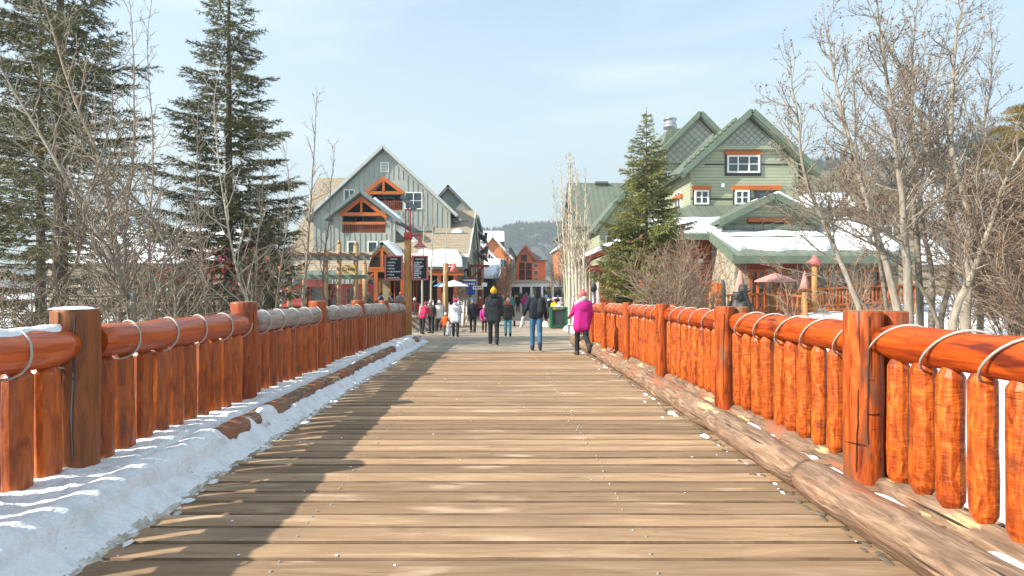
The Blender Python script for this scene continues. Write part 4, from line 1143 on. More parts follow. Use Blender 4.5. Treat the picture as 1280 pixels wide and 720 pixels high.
# windows
def gw(pxa, pxb, pya, pyb, D, cols, rows, **k):
    a, za_ = L_(pxa, pya, D); c, zc_ = L_(pxb, pyb, D)
    b_ = MB(); b_.box((a-.1, D-.05, zc_-.16), (c+.1, D-.001, za_+.05)); b_.build('casing', M['darkmetal'], gh)
    return window(gh, ((a+c)/2, D-.052, (za_+zc_)/2), c-a, za_-zc_, cols=cols, rows=rows, **k)
gw(908, 949, 194.5, 216.5, Y1, 3, 2, fw=.1); a = L_(905.5, 0, Y1)[0]; c = L_(951.5, 0, Y1)[0]; hdr(a, c, L_(0, 192, Y1)[1], Y1)
gw(867.5, 885.5, 238, 256, Y1, 2, 2, fw=.1); hdr(L_(864.5, 0, Y1)[0], L_(888, 0, Y1)[0], L_(0, 235.5, Y1)[1], Y1)
gw(918, 936, 238, 256, Y1, 2, 2, fw=.1); hdr(L_(915, 0, Y1)[0], L_(975, 0, Y1)[0], L_(0, 235.5, Y1)[1], Y1)
gw(945, 972, 238, 254, Y1, 2, 1, fw=.06, frame='darkmetal')
b_ = MB()
for py in (205.5, 248.5):
    z_ = L_(0, py, Y1)[1]
    segs = ((881, 905), (952, 985)) if py < 210 else ((863.5, 866), (888, 916), (938, 943))
    for s0, s1 in segs: b_.box((L_(s0, 0, Y1)[0], Y1-.04, z_-.05), (L_(s1, 0, Y1)[0], Y1-.001, z_+.04))
b_.build('band', M['darkmetal'], gh)
bxo('light_fixture', 'trim_white', gh, ((L_(900.5, 0, Y1)[0], Y1-.2, L_(0, 234.5, Y1)[1]), (L_(904, 0, Y1)[0], Y1-.001, L_(0, 230, Y1)[1])))
# corner board and west window
bxo('corner_board', 'siding_green', gh, ((cx0-.03, Y1-.04, 5.6), (cx0+.12, Y1-.001, g1(cx0))))
o = window(gh, (cx0-.001, Y1+2.3, L_(0, 248, Y1)[1]), 1.3, 1.5, facing='-x', cols=2, rows=1, frame='trim_white')
bxo('header', 'orange', gh, ((cx0-.14, Y1+1.4, 7.2), (cx0-.001, Y1+3.2, 7.45)))
# second gable behind to the left
Y2 = 41.0
ax2, az2 = L_(872, 146.5, Y2); s2 = 1.0; z2 = L_(0, 205, Y2)[1]
w2l = ax2-3.3
b_ = MB(); b_.box((w2l+.5, Y2, zb), (ax2+3.2, Y2+9, z2)); b_.prism([(w2l+.1, z2), (ax2+3.2, z2), (ax2, az2-.1)], Y2, Y2+8.9); b_.build('wall', M['siding_green'], gh, fixn=True)
diamond_panel(gh, [(w2l+.2, z2+.02), (ax2+3.1, z2+.02), (ax2, az2-.2)], Y2, .5)
green_gable(ax2-3.7, ax2, ax2+3.7, az2+.25, s2, Y2, Y2+9, .6)
cxw, czw = L_(829, 221, Y2); window(gh, (cxw+.3, Y2-.001, czw), .75, .75, cols=2, rows=2)
# mechanical roof box and vent behind it
a = W(819, 196, 46); c = W(850, 165, 46)
b_ = MB(); b_.prism([(a.x, a.z-3), (c.x+1, a.z-3), (c.x+.5, c.z), (a.x+.75, c.z), (a.x, a.z)], 45, 49); b_.build('roof_box', M['roof_green'], gh, fixn=True)
b_ = MB(); v = W(837.5, 165, 47); b_.tube([(v.x, 47, v.z-.1), (v.x, 47, v.z+.25), (v.x, 47, v.z+.3), (v.x, 47, v.z+.55), (v.x, 47, v.z+.56), (v.x, 47, v.z+.95), (v.x, 47, v.z+.96), (v.x, 47, v.z+1.1)], [.3, .3, .55, .55, .46, .46, .55, .5], 16)
b_.build('roof_vent', M['metal'], gh)
# skirt roof below the first gable
a = W(845, 272, 32.6); c = W(865, 260, 33.9)
b_ = MB(); b_.slab((a.x-.6, 32.3, 5.65), (17.8, 32.3, 5.65), (17.8, 33.98, 6.55), (cx0-.1, 33.98, 6.55), .12)
b_.slab((a.x-.6, 32.3, 5.65), (cx0-.1, 33.98, 6.55), (cx0-.1, 41, 6.55), (a.x-.9, 41, 5.65), .12); b_.build('roof', M['roof_green'], gh)
# lower roof, eave over the patio
XE0 = 10.9; XE1 = 19.5
ez, sz = 3.15, .43
b_ = MB()
b_.slab((XE0, 26.9, ez), (XE1, 26.9, ez), (XE1, 33.9, ez+7*sz), (XE0, 33.9, ez+7*sz), .18)
b_.slab((8.3, 29.9, ez+3*sz), (XE0-.001, 29.9, ez+3*sz), (XE0-.001, 33.9, ez+7*sz), (8.3, 33.9, ez+7*sz), .18)
b_.build('roof', M['roof_green'], gh)
b_ = MB(); b_.beam((XE0-.05, 26.85, ez-.12), (XE0-.05, 31.2, ez-.12+4.35*sz), .08, .36); b_.box((XE0-.1, 26.78, ez-.36), (XE1, 26.89, ez+.0)); b_.box((8.25, 29.78, ez+3*sz-.3), (XE0-.1, 29.89, ez+3*sz))
b_.build('fascia', M['trim_green'], gh)
roof_snow((XE0+.55, 27.5, ez+.6*sz), (XE1-.1, 27.5, ez+.6*sz), (XE1-.1, 32.1, ez+5.2*sz), (XE0-.1, 32.1, ez+5.2*sz), gh, .26, .50, 40, nu=80, nv=50, fr=1.7, bias=lambda u, v: .25-.9*sm(.12, 0, v)-.3*sm(.9, 1, v))
roof_snow((8.4, 30.1, ez+3.2*sz), (XE0+.2, 30.1, ez+3.2*sz), (XE0+.2, 32.0, ez+5.1*sz), (8.4, 32.0, ez+5.1*sz), gh, .28, .55, 42, nu=50, nv=30, fr=1.4)
b_ = MB()
for yy in (28.7, 31.4): b_.box((XE0+.5, yy, ez+(yy-26.9)*sz+.22), (XE1-.1, yy+.06, ez+(yy-26.9)*sz+.34))
b_.build('snow_guard', M['trim_green'], gh)
# small gable dormer over the lower roof
Y3 = 29.4
ax3, az3 = L_(966, 246, Y3); s3 = .50
x3a = L_(897, 0, Y3)[0]; x3b = ax3+(ax3-x3a); ze3 = az3-(ax3-x3a)*s3
b_ = MB(); b_.prism([(x3a+.4, ze3-.1), (x3b-.4, ze3-.1), (x3b-.4, ze3+.2), (ax3, az3-.1), (x3a+.4, ze3+.2)], Y3+.5, Y1-.02); b_.build('wall', M['siding_green'], gh, fixn=True)
green_gable(x3a, ax3, x3b, az3+.15, s3, Y3+.3, Y1-.03, .5)
b_ = MB(); b_.box((x3a+.3, Y3+.2, ze3-.25), (x3b-.3, Y3+.49, ze3+.02)); b_.build('band', M['roof_green'], gh)
bxo('header', 'orange', gh, ((ax3-1.1, Y3+.36, az3-1.25), (ax3+1.1, Y3+.49, az3-1.05)))
window(gh, (ax3, Y3+.49, az3-1.7), 2.0, .9, cols=3, rows=1, frame='darkmetal')
roof_snow((x3b-.1, Y3, ze3+.22), (x3b-.1, Y1-.3, ze3+.22), (ax3+.2, Y1-.3, az3+.2), (ax3+.2, Y3, az3+.2), gh, .2, .25, 44)
# ground floor: stone walls, doors
b_ = MB(); b_.prism([(27.9, zb), (33.8, zb), (33.8, ez+6.6*sz), (27.9, ez+.65*sz)], 11.35, 11.7, axis='X'); b_.box((11.71, 27.9, zb), (XE1-.2, 28.25, ez+.3)); b_.build('stone_wall', M['stone'], gh, fixn=True)
b_ = MB(); b_.box((8.6, 30.9, zb), (11.34, 31.2, ez+3.9*sz)); b_.box((8.6, 31.21, zb), (8.9, 41, ez+3.9*sz)); b_.build('wall', M['redbrown'], gh)
hdrm = [(11.0, 12.0)]
for px0_, px1_, pn in ((936, 957, 'glass'), (966, 984, 'glass'), (1002, 1014, 'glass_warm'), (1034, 1060, 'glass'), (1078, 1100, 'glass')):
    a, _ = L_(px0_, 0, 27.9); c, _ = L_(px1_, 0, 27.9)
    window(gh, ((a+c)/2, 27.899, 1.55), c-a, 2.0, cols=2, rows=1, frame='orange', pane=pn, fw=.13, name='patio_door')
bxo('header', 'redbrown', gh, ((L_(934, 0, 27.9)[0], 27.75, 2.6), (L_(1000, 0, 27.9)[0], 27.89, 2.82)))
for px_, w_ in ((838, 1.0), (862, 1.2)):
    a, _ = L_(px_, 0, 30.9); window(gh, (a, 30.899, 1.9), w_, 1.4, cols=2, rows=1, frame='orange')
bxo('light_fixture', 'trim_white', gh, ((10.6, 30.75, 3.0), (10.85, 30.89, 3.2)))
b_ = MB(); b_.box((11.0, 29.2, .9), (11.34, 29.9, 1.9)); b_.build('wall_lantern', M['orange'], gh)
# street side: rear wing with porch and chimney
b_ = MB(); b_.box((6.9, 50, G), (13, 62, 7.2)); b_.prism([(50, 7.2), (58, 7.2), (54, 11.2)], 6.9, 13, axis='X'); b_.build('wall', M['siding_green'], gh, fixn=True)
b_ = MB(); b_.slab((6.3, 49.5, 6.9), (13, 49.5, 6.9), (13, 54, 11.5), (6.3, 54, 11.5), .2); b_.slab((6.3, 58.5, 6.9), (13, 58.5, 6.9), (13, 54.01, 11.5), (6.3, 54.01, 11.5), .2)
b_.slab((6.5, 57, 7.3), (6.5, 70, 7.3), (9.6, 70, 11.0), (9.6, 57, 11.0), .2)
b_.build('roof', M['roof_green'], gh)
b_ = MB(); b_.box((7.6, 44, 3.4), (11.5, 49.9, 6.4)); b_.prism([(7.6, 6.4), (11.5, 6.4), (9.55, 8.8)], 44, 49.9); b_.box((7.6, 44, G), (11.5, 49.9, 3.4)); b_.build('wall', M['siding_green'], gh, fixn=True)
green_gable(7.1, 9.55, 12, 9.05, 1.2, 44, 49.9, .5)
cxw, czw = 8.6, 5.0; window(gh, (cxw, 43.999, czw), 1.1, 1.3)
b_ = MB(); v = W(751, 240, 54); b_.box((v.x-.45, 53.6, 9.8), (v.x+.45, 54.6, v.z+.7)); b_.box((v.x-.6, 53.45, v.z+.71), (v.x+.6, 54.75, v.z+.9)); b_.build('chimney', M['roof_green'], gh)
b_ = MB(); b_.slab((5.2, 36.8, 3.55), (5.4, 43.0, 3.35), (8.0, 43, 4.5), (8.0, 36.8, 4.7), .3); b_.build('porch_roof', M['redbrown'], gh)
roof_snow((5.25, 36.9, 3.57), (5.45, 42.9, 3.37), (7.8, 42.9, 4.5), (7.8, 36.9, 4.7), gh, .22, .8, 50)
for (x_, y_) in ((5.55, 37.2), (5.75, 42.2), (7.2, 37.2)): b_ = MB(); b_.box((x_-.16, y_-.16, G), (x_+.16, y_+.16, 3.4)); b_.build('porch_post', M['redbrown'], gh)
b_ = MB(); b_.box((5.4, 36.9, 2.7), (8.2, 37.035, 3.1)); b_.build('porch_beam', M['redbrown'], gh)
for x_ in (5.95, 6.35): b_ = MB(); b_.tube([(x_, 37.3, G), (x_, 37.3, 2.8)], .11, 10); b_.build('porch_column', M['trim_white'], gh)
bxo('wall', 'redbrown', gh, ((6.9, 39, G), (8.6, 43.9, 3.3)))
# olive-roofed lodge farther right behind the bare trees
oh = thing('hillside_lodge', (28, 52, 0), 'olive brown lodge with snow patch on its roof behind the bare trees', 'building')
b_ = MB(); b_.box((22.5, 52, -.5), (38, 62, 8.8)); b_.build('wall', M['siding_green'] if False else M['roof_brown'], oh)
b_ = MB(); b_.slab((21.8, 51.3, 8.6), (38.6, 51.3, 8.6), (35, 57, 13.3), (26.6, 57, 13.3), .2); b_.slab((21.8, 51.3, 8.6), (26.6, 57, 13.3), (26.6, 57.2, 13.3), (21.8, 62.6, 8.6), .2); b_.slab((38.6, 51.3, 8.6), (35, 57, 13.3), (35, 57.2, 13.3), (38.6, 62.6, 8.6), .2)
b_.build('roof', M['roof_olive'], oh)
roof_snow((27.5, 51.6, 8.9), (32, 51.6, 8.9), (32, 53.3, 10.3), (27.5, 53.3, 10.3), oh, .25, .4, 60)
for i in range(4): window(oh, (24.5+3.4*i, 51.999, 6.6), 1.5, 1.4); window(oh, (24.5+3.4*i, 51.999, 3.2), 1.5, 1.4)
# snow-roofed low building far right
lb = simple_house('lodge', 'distant low lodge with a snowy roof seen through branches at the far right', 44, 62, 78, 90, 0, 5, 9, 'roof_brown', 'roof_grey', 'x', [], .8)
# tan building behind the left trees
tb = simple_house('lodge', 'tan building with red trim behind the bare trees at the far left', -33, -20, 42, 52, 0, 3.6, 6.4, 'roof_brown', 'roof_brown', 'x', [(-30+2.6*i, 2.0, 1.3, 1.3) for i in range(4)], .3)
# ------------------------------------------------------------------ vegetation
def tube3(b_, pts, r0, r1, n, rn):
    """light tapering tube without caps (twigs)"""
    vs = []; m = len(pts); d0 = pts[1]-pts[0]
    a = d0.cross(Vector((.31, .2, .93)))
    if a.length < 1e-4: a = Vector((1, 0, 0))
    a.normalize(); b2 = d0.normalized().cross(a)
    cs = [(math.cos(2*PI*k/n), math.sin(2*PI*k/n)) for k in range(n)]
    L_ = 0; tc = []; q = rn*37
    for i, p in enumerate(pts):
        if i: L_ += (p-pts[i-1]).length
        r = r0+(r1-r0)*i/(m-1)
        for c, s in cs:
            e = a*(c*r)+b2*(s*r); vs.append(p+e); tc.append((L_+q, c*r, s*r))
    fs = [(i*n+k, i*n+(k+1) % n, (i+1)*n+(k+1) % n, (i+1)*n+k) for i in range(m-1) for k in range(n)]
    o = len(b_.v)
    b_.v += [tuple(p) for p in vs]; b_.tc += tc; b_.rn += [rn]*len(vs)
    b_.f += [tuple(i+o for i in f) for f in fs]; b_.mi += [0]*len(fs); b_.sm += [True]*len(fs)
def rdir(rg):
    while True:
        v = Vector((rg.uniform(-1, 1), rg.uniform(-1, 1), rg.uniform(-1, 1)))
        if .1 < v.length < 1: return v.normalized()
def grow(bl, bt, bud, rg, p, d, L_, r, lev, P):
    nseg = (5, 4, 3, 2)[lev]; pts = [p.copy()]; q = p.copy(); dd = d.copy()
    for i in range(nseg):
        dd = (dd+rdir(rg)*P['kink']+Vector((0, 0, P['up'][lev]))).normalized()
        q = q+dd*(L_/nseg); pts.append(q.copy())
    tgt = bl if (lev == 0 or r > P['limb']) else bt
    tube3(tgt, pts, r, max(P['rmin'], r*.35), 5 if lev == 0 else 3, rg.random())
    if lev < P['lev']:
        k = max(1, int(L_*P['dens'][lev]*rg.uniform(.8, 1.2)))
        for i in range(k):
            t = .18+.8*(i+rg.random())/k; f = t*nseg; j = min(nseg-1, int(f)); s = pts[j].lerp(pts[j+1], f-j)
            ax_ = (pts[j+1]-pts[j]).normalized(); side = ax_.cross(rdir(rg)); side.normalize()
            an = rg.uniform(*P['ang']); cd = ax_*math.cos(an)+side*math.sin(an)
            ll = L_*rg.uniform(.35, .62)*(1.15-.6*t)
            if ll > P['lmin']: grow(bl, bt, bud, rg, s, cd, ll, max(P['rmin'], r*.5), lev+1, P)
    if bud is not None and lev >= P['lev']-1:
        for p_ in pts[1:]:
            if rg.random() < P['bud']:
                s = rg.uniform(.012, .032); e = rdir(rg)*s; f = rdir(rg)*s; c = p_+rdir(rg)*.03
                o = len(bud.v); bud.v += [tuple(c-e), tuple(c+f), tuple(c+e), tuple(c-f*.6)]; bud.tc += [tuple(c)]*4
                bud.rn += [rg.random()]*4; bud.f.append((o, o+1, o+2, o+3)); bud.mi.append(0); bud.sm.append(False)
def bare_tree(name, label, guides, seed, P, group=None, bark='bark_pale', twig='twig_grey', cat='tree', budm=False, basez=None):
    """guides: list of (waypoints, base radius); the first one is the main trunk"""
    rg = random.Random(seed)
    base = Vector(guides[0][0][0])
    t = thing(name, tuple(base), label, cat, group)
    trunk = MB(); limbs = MB(); bt = MB(); bud = MB() if budm else None
    for gi, (wp, r0) in enumerate(guides):
        wp = [Vector(w_) for w_ in wp]
        # smooth path
        pts = []; 
        for i in range(len(wp)-1):
            a = wp[max(0, i-1)]; b2 = wp[i]; c = wp[i+1]; d_ = wp[min(len(wp)-1, i+2)]
            n = max(2, int((c-b2).length/.35))
            for k in range(n):
                u = k/n; pts.append(.5*((2*b2)+(c-a)*u+(2*a-5*b2+4*c-d_)*u*u+(-a+3*b2-3*c+d_)*u**3))
        pts.append(wp[-1])
        pts = [p+Vector((nz(p.z*.9, seed+gi), nz(p.z*.9, seed+gi+50), 0))*.05*min(1, i*.3) for i, p in enumerate(pts)]
        n = len(pts); rr = [max(P['rmin']*1.2, r0*(1-.93*(i/(n-1))**.85)*(1+.5*math.exp(-i*1.2) if gi == 0 else 1)) for i in range(n)]
        trunk.tube(pts, rr, 9 if r0 > .04 else 6, wob=.1)
        L_ = sum((pts[i+1]-pts[i]).length for i in range(n-1))
        k = int(L_*P['branches']); f0 = P.get('from', .2)
        for i in range(k):
            u = f0+(1-f0)*(i+rg.random())/k; f = u*(n-1); j = min(n-2, int(f)); s = pts[j].lerp(pts[j+1], f-j)
            ax_ = (pts[j+1]-pts[j]).normalized(); th = rg.uniform(0, 2*PI)
            side = Vector((math.cos(th), math.sin(th), 0)); side = (side-ax_*side.dot(ax_)).normalized()
            an = rg.uniform(*P['ang0']); cd = ax_*math.cos(an)+side*math.sin(an)
            ll = P['len']*(1.05-.75*u)*rg.uniform(.5, 1.15)
            grow(limbs, bt, bud, rg, s, cd, ll, max(P['rmin'], min(rr[j]*.55, P['r1'])), 0, P)
    trunk.build('trunk', M[bark], t)
    if limbs.v: limbs.build('limbs', M[bark], t)
    if bt.v: bt.build('twigs', M[twig], t)['kind'] = 'stuff'
    if bud is not None and bud.v: o = bud.build('seed_heads', M['bud'], t); o['kind'] = 'stuff'
    return t
PR = dict(kink=.22, up=(.10, .07, .04, 0), limb=.012, rmin=.0052, lev=2, dens=(5.0, 6.5, 7), ang=(.45, 1.0), ang0=(.5, 1.15), lmin=.12, bud=.5, branches=4.2, len=2.0, r1=.022)
def G_(pts, D, dd=0.):   # pixel waypoints at depth D (+dd towards the top)
    n = len(pts); return [W(px, py, D+dd*i/(n-1)) for i, (px, py) in enumerate(pts)]
def root_at(pts, D, dd=0.):
    """same, the first point dropped to the ground"""
    g = G_(pts, D, dd); p = g[0].copy(); p.z = terr(p.x, p.y)-.15; return [p]+g
# --- right bank clump
rt = [
 ([(1078, 400), (1062, 355), (1040, 300), (1007, 222), (990, 94), (988, 70)], 15.5, .075, 'leaning pale trunk crossing the snowy roof, leftmost bare tree of the right bank'),
 ([(1123, 395), (1108, 330), (1079, 239), (1058, 160), (1040, 83), (1034, 20)], 15.0, .09, 'bare tree with slanting trunk just right of the leaning one on the right bank'),
 ([(1136, 400), (1134, 333), (1118, 167), (1101, 44), (1096, -30)], 14.4, .10, 'tall bare tree rising from the near middle of the right bank clump'),
 ([(1150, 402), (1148, 340), (1141, 220), (1140, 83), (1150, -20)], 15.6, .085, 'straight grey bare tree in the centre of the right bank clump'),
 ([(1165, 400), (1163, 330), (1150, 250), (1165, 130), (1180, 40)], 16.5, .075, 'slim bare tree with forked top behind the centre of the right clump'),
 ([(1176, 402), (1190, 330), (1186, 250), (1160, 170), (1080, -10)], 17.5, .07, 'bare tree whose trunk leans to the left across its neighbours'),
 ([(1207, 392), (1212, 278), (1190, 194), (1190, 128), (1197, 33), (1215, -30)], 14.0, .10, 'thick crooked bare tree at the right side of the bank clump'),
 ([(1190, 402), (1212, 350), (1235, 290), (1262, 215), (1300, 150)], 13.6, .085, 'bare tree leaning out to the right over the far bank'),
 ([(1172, 402), (1128, 330), (1060, 290), (1000, 262), (955, 258)], 15.2, .05, 'low bare tree arching left in front of the green lodge'),
 ([(1092, 402), (1060, 360), (1010, 342), (950, 330)], 16.2, .04, 'low arching sapling with branches spread before the patio'),
 ([(1110, 400), (1095, 300), (1072, 190), (1066, 70)], 18, .06, 'slender bare tree standing behind the left half of the clump'),
 ([(1225, 400), (1232, 300), (1225, 200), (1240, 90), (1236, 20)], 17.5, .07, 'slender bare tree near the right edge with an upright crown'),
]
P1 = dict(PR, len=2.3, bud=.85, branches=5.0, dens=(5.2, 6.2, 7), rmin=.0046, **{'from': .30})
for k, (pts, D, r, lab) in enumerate(rt):
    bare_tree('bare_tree', lab, [(root_at(pts, D, .8*math.sin(k*2.3)), r*1.3)], 100+k, dict(P1, **({'len': 1.3, 'branches': 4.5} if pts[-1][1] > 240 else {})), 'bare trees on the right bank', twig='twig_tan' if k % 3 == 1 else 'twig_grey', budm=True)
# --- left bank trees
lt = [
 ([(166, 392), (161, 370), (133, 311), (94, 244), (50, 167), (0, 85), (-40, 30)], 10.5, .11, 'thick pale trunk slanting up to the left edge', 'bark_pale', 2.6),
 ([(150, 392), (149, 340), (142, 278), (119, 183), (94, 128), (60, 20), (50, -40)], 12.5, .10, 'dark bare trunk leaning left behind the slanting one', 'bark_tan', 2.4),
 ([(165, 390), (155, 300), (167, 194), (167, 72), (160, -20)], 14, .07, 'tall thin bare tree rising straight against the sky on the left', 'bark_tan', 1.7),
 ([(190, 390), (186, 300), (192, 200), (184, 60), (190, 0)], 15.5, .055, 'thin bare tree left of the big spruce', 'bark_tan', 1.5),
 ([(312, 392), (300, 355), (278, 239), (268, 150), (274, 80)], 13.5, .06, 'pale thin bare tree in front of the big spruce', 'bark_aspen', 1.7),
 ([(258, 392), (255, 355), (246, 211), (250, 110)], 14.5, .06, 'grey bare tree at the left front of the big spruce', 'bark_pale', 1.7),
 ([(322, 392), (319, 355), (328, 233), (322, 130)], 15, .05, 'slender sapling at the right front of the big spruce', 'bark_pale', 1.5),
 ([(378, 392), (380, 372), (385, 298), (392, 202), (396, 112)], 17, .065, 'pale slim tree standing clear between the spruce and the grey lodge', 'bark_pale', 1.3),
 ([(408, 392), (404, 350), (412, 260), (418, 180)], 19, .05, 'thin sapling in front of the left wing of the grey lodge', 'bark_pale', 1.2),
 ([(220, 392), (205, 300), (150, 230), (90, 190), (20, 170)], 12.5, .07, 'bare tree arching low to the left over the bank', 'bark_pale', 2.3),
 ([(60, 392), (95, 330), (110, 250), (140, 140), (135, 40)], 13, .07, 'bare grey tree between the dark spruce and the slanting trunk', 'bark_pale', 2.0),
 ([(345, 392), (350, 340), (362, 250), (352, 170)], 16, .045, 'wispy sapling at the right foot of the big spruce', 'bark_pale', 1.3),
]
for k, (pts, D, r, lab, bk, ln) in enumerate(lt):
    bare_tree('bare_tree', lab, [(root_at(pts, D, .6*math.sin(k*1.7)), r)], 300+k, dict(PR, len=ln, branches=4.6 if k < 2 or k > 8 else 3.8, bud=.25), 'bare trees on the left bank', bark=bk, twig='twig_pale' if k % 2 else 'twig_grey', budm=(k in (2, 7, 3)))
# --- shrubs: many arching stems from one root
def shrub(name, label, x, y, h, w_, n, seed, twig, group, bark='bark_pale', z=None, dens=1.):
    rg = random.Random(seed); z = terr(x, y)-.1 if z is None else z
    t = thing(name, (x, y, z), label, 'shrub', group)
    st = MB(); tw = MB()
    P = dict(PR, dens=(4.5*dens, 5*dens, 5), rmin=.005, limb=.5, ang=(.3, .9), kink=.28, up=(.12, .06, .02, 0), lmin=.1)
    for i in range(n):
        th = rg.uniform(0, 2*PI); ln = h*rg.uniform(.55, 1.1); lean = rg.uniform(.1, 1.0)*w_/h
        d = Vector((math.cos(th)*lean, math.sin(th)*lean, 1)).normalized()
        grow(st, tw, None, rg, Vector((x+.25*math.cos(th)*rg.random(), y+.25*math.sin(th)*rg.random(), z)), d, ln, rg.uniform(.012, .028), 0, P)
    st.build('stems', M[bark], t); tw.build('twigs', M[twig], t)['kind'] = 'stuff'
    return t
sl_ = [(30, 11.5, 3.6, 2.0, 26, 'twig_grey', 'big tangled grey shrub at the far left behind the railing'), (95, 11.0, 3.0, 1.7, 24, 'twig_pale', 'pale tangled shrub behind the first left post'),
       (150, 13, 2.8, 1.6, 22, 'twig_pale', 'pale shrub beneath the slanting trunk'), (215, 12.5, 2.6, 1.6, 22, 'twig_pale', 'whitish shrub left of the big spruce foot'),
       (265, 12.2, 2.1, 1.4, 20, 'twig_grey', 'grey shrub at the foot of the big spruce'), (318, 13.5, 2.4, 1.3, 20, 'twig_pale', 'pale shrub right of the big spruce foot'),
       (358, 15.5, 2.1, 1.2, 18, 'twig_grey', 'shrub behind the third left post'), (-20, 12.5, 4.2, 2.2, 24, 'twig_tan', 'tan shrub cut by the left picture edge'),
       (435, 21, 2.4, .9, 14, 'twig_pale', 'small white-stemmed shrub in front of the wooden sign')]
for k, (px, D, h, w_, n, tw, lab) in enumerate(sl_):
    shrub('bare_shrub', lab, (px-CX)/F*D, D, h, w_, n, 500+k, tw, 'bare shrubs on the left bank')
sr_ = [(1268, 15.5, 4.5, 1.2, 26, 'twig_tan', 'tall dense tan shrub at the far right'), (1326, 13.0, 4.0, 1.2, 24, 'twig_tan', 'dense tan shrub cut by the right picture edge'), (1205, 19, 2.3, 1.0, 7, 'twig_tan', 'tan shrub behind the right bank clump'),
       (1118, 19.5, 2.0, 1.0, 6, 'twig_tan', 'tan shrub at the foot of the bare trees on the right'), (1050, 19, 2.5, 1.1, 5, 'twig_tan', 'low tan shrub left of the bare trees before the patio'),
       (990, 21, 2.2, .9, 4, 'twig_tan', 'thin tan shrub before the patio umbrellas'), (1275, 20, 3.6, 1.5, 14, 'twig_tan', 'broad tan shrub below the golden pine')]
for k, (px, D, h, w_, n, tw, lab) in enumerate(sr_):
    shrub('bare_shrub', lab, (px-CX)/F*D, D, h, w_, n, 600+k, tw, 'bare shrubs on the right bank', bark='bark_tan', dens=1.2)
shrub('bare_shrub', 'reddish leafless bush beside the green spruce behind the right railing', W(848, 0, 18.5).x, 18.5, 3.1, 1.0, 17, 701, 'twig_tan', 'bare shrubs on the right bank', bark='bark_tan', dens=1.3)
shrub('bare_shrub', 'small leafless bush between the red bush and the dark bear carving', W(885, 0, 19).x, 19, 2.0, .8, 7, 702, 'twig_tan', 'bare shrubs on the right bank', bark='bark_tan')
# shrub with red ribbons (red patches on the left)
rb = thing('red_twig_bush', tuple(Vector((W(235, 0, 17).x, 17, 0))), 'dark bush dotted with red leaves in front of the big spruce', 'shrub')
b_ = MB(); rg = random.Random(5)
for k in range(420):
    px = rg.gauss(235, 52); py = 345+rg.gauss(0, 16)-.12*(px-235); p = W(px, py, 17+rg.uniform(-1.3, 1.3)); s = rg.uniform(.03, .07)
    e = rdir(rg)*s; f = rdir(rg)*s; b_.add([p-e, p+f, p+e, p-f], [(0, 1, 2, 3)], None, rg.random())
b_.build('red_leaves', M['red_leaf'], rb)['kind'] = 'stuff'
st = MB(); tw = MB()
for k in range(16):
    x = W(rg.gauss(235, 45), 0, 17).x; grow(st, tw, None, rg, Vector((x, 17+rg.uniform(-1, 1), -.3)), Vector((rg.uniform(-.4, .4), 0, 1)).normalized(), 2.4, .02, 0, dict(PR, limb=.5))
st.build('stems', M['bark_dark'], rb); tw.build('twigs', M['bark_dark'], rb)['kind'] = 'stuff'

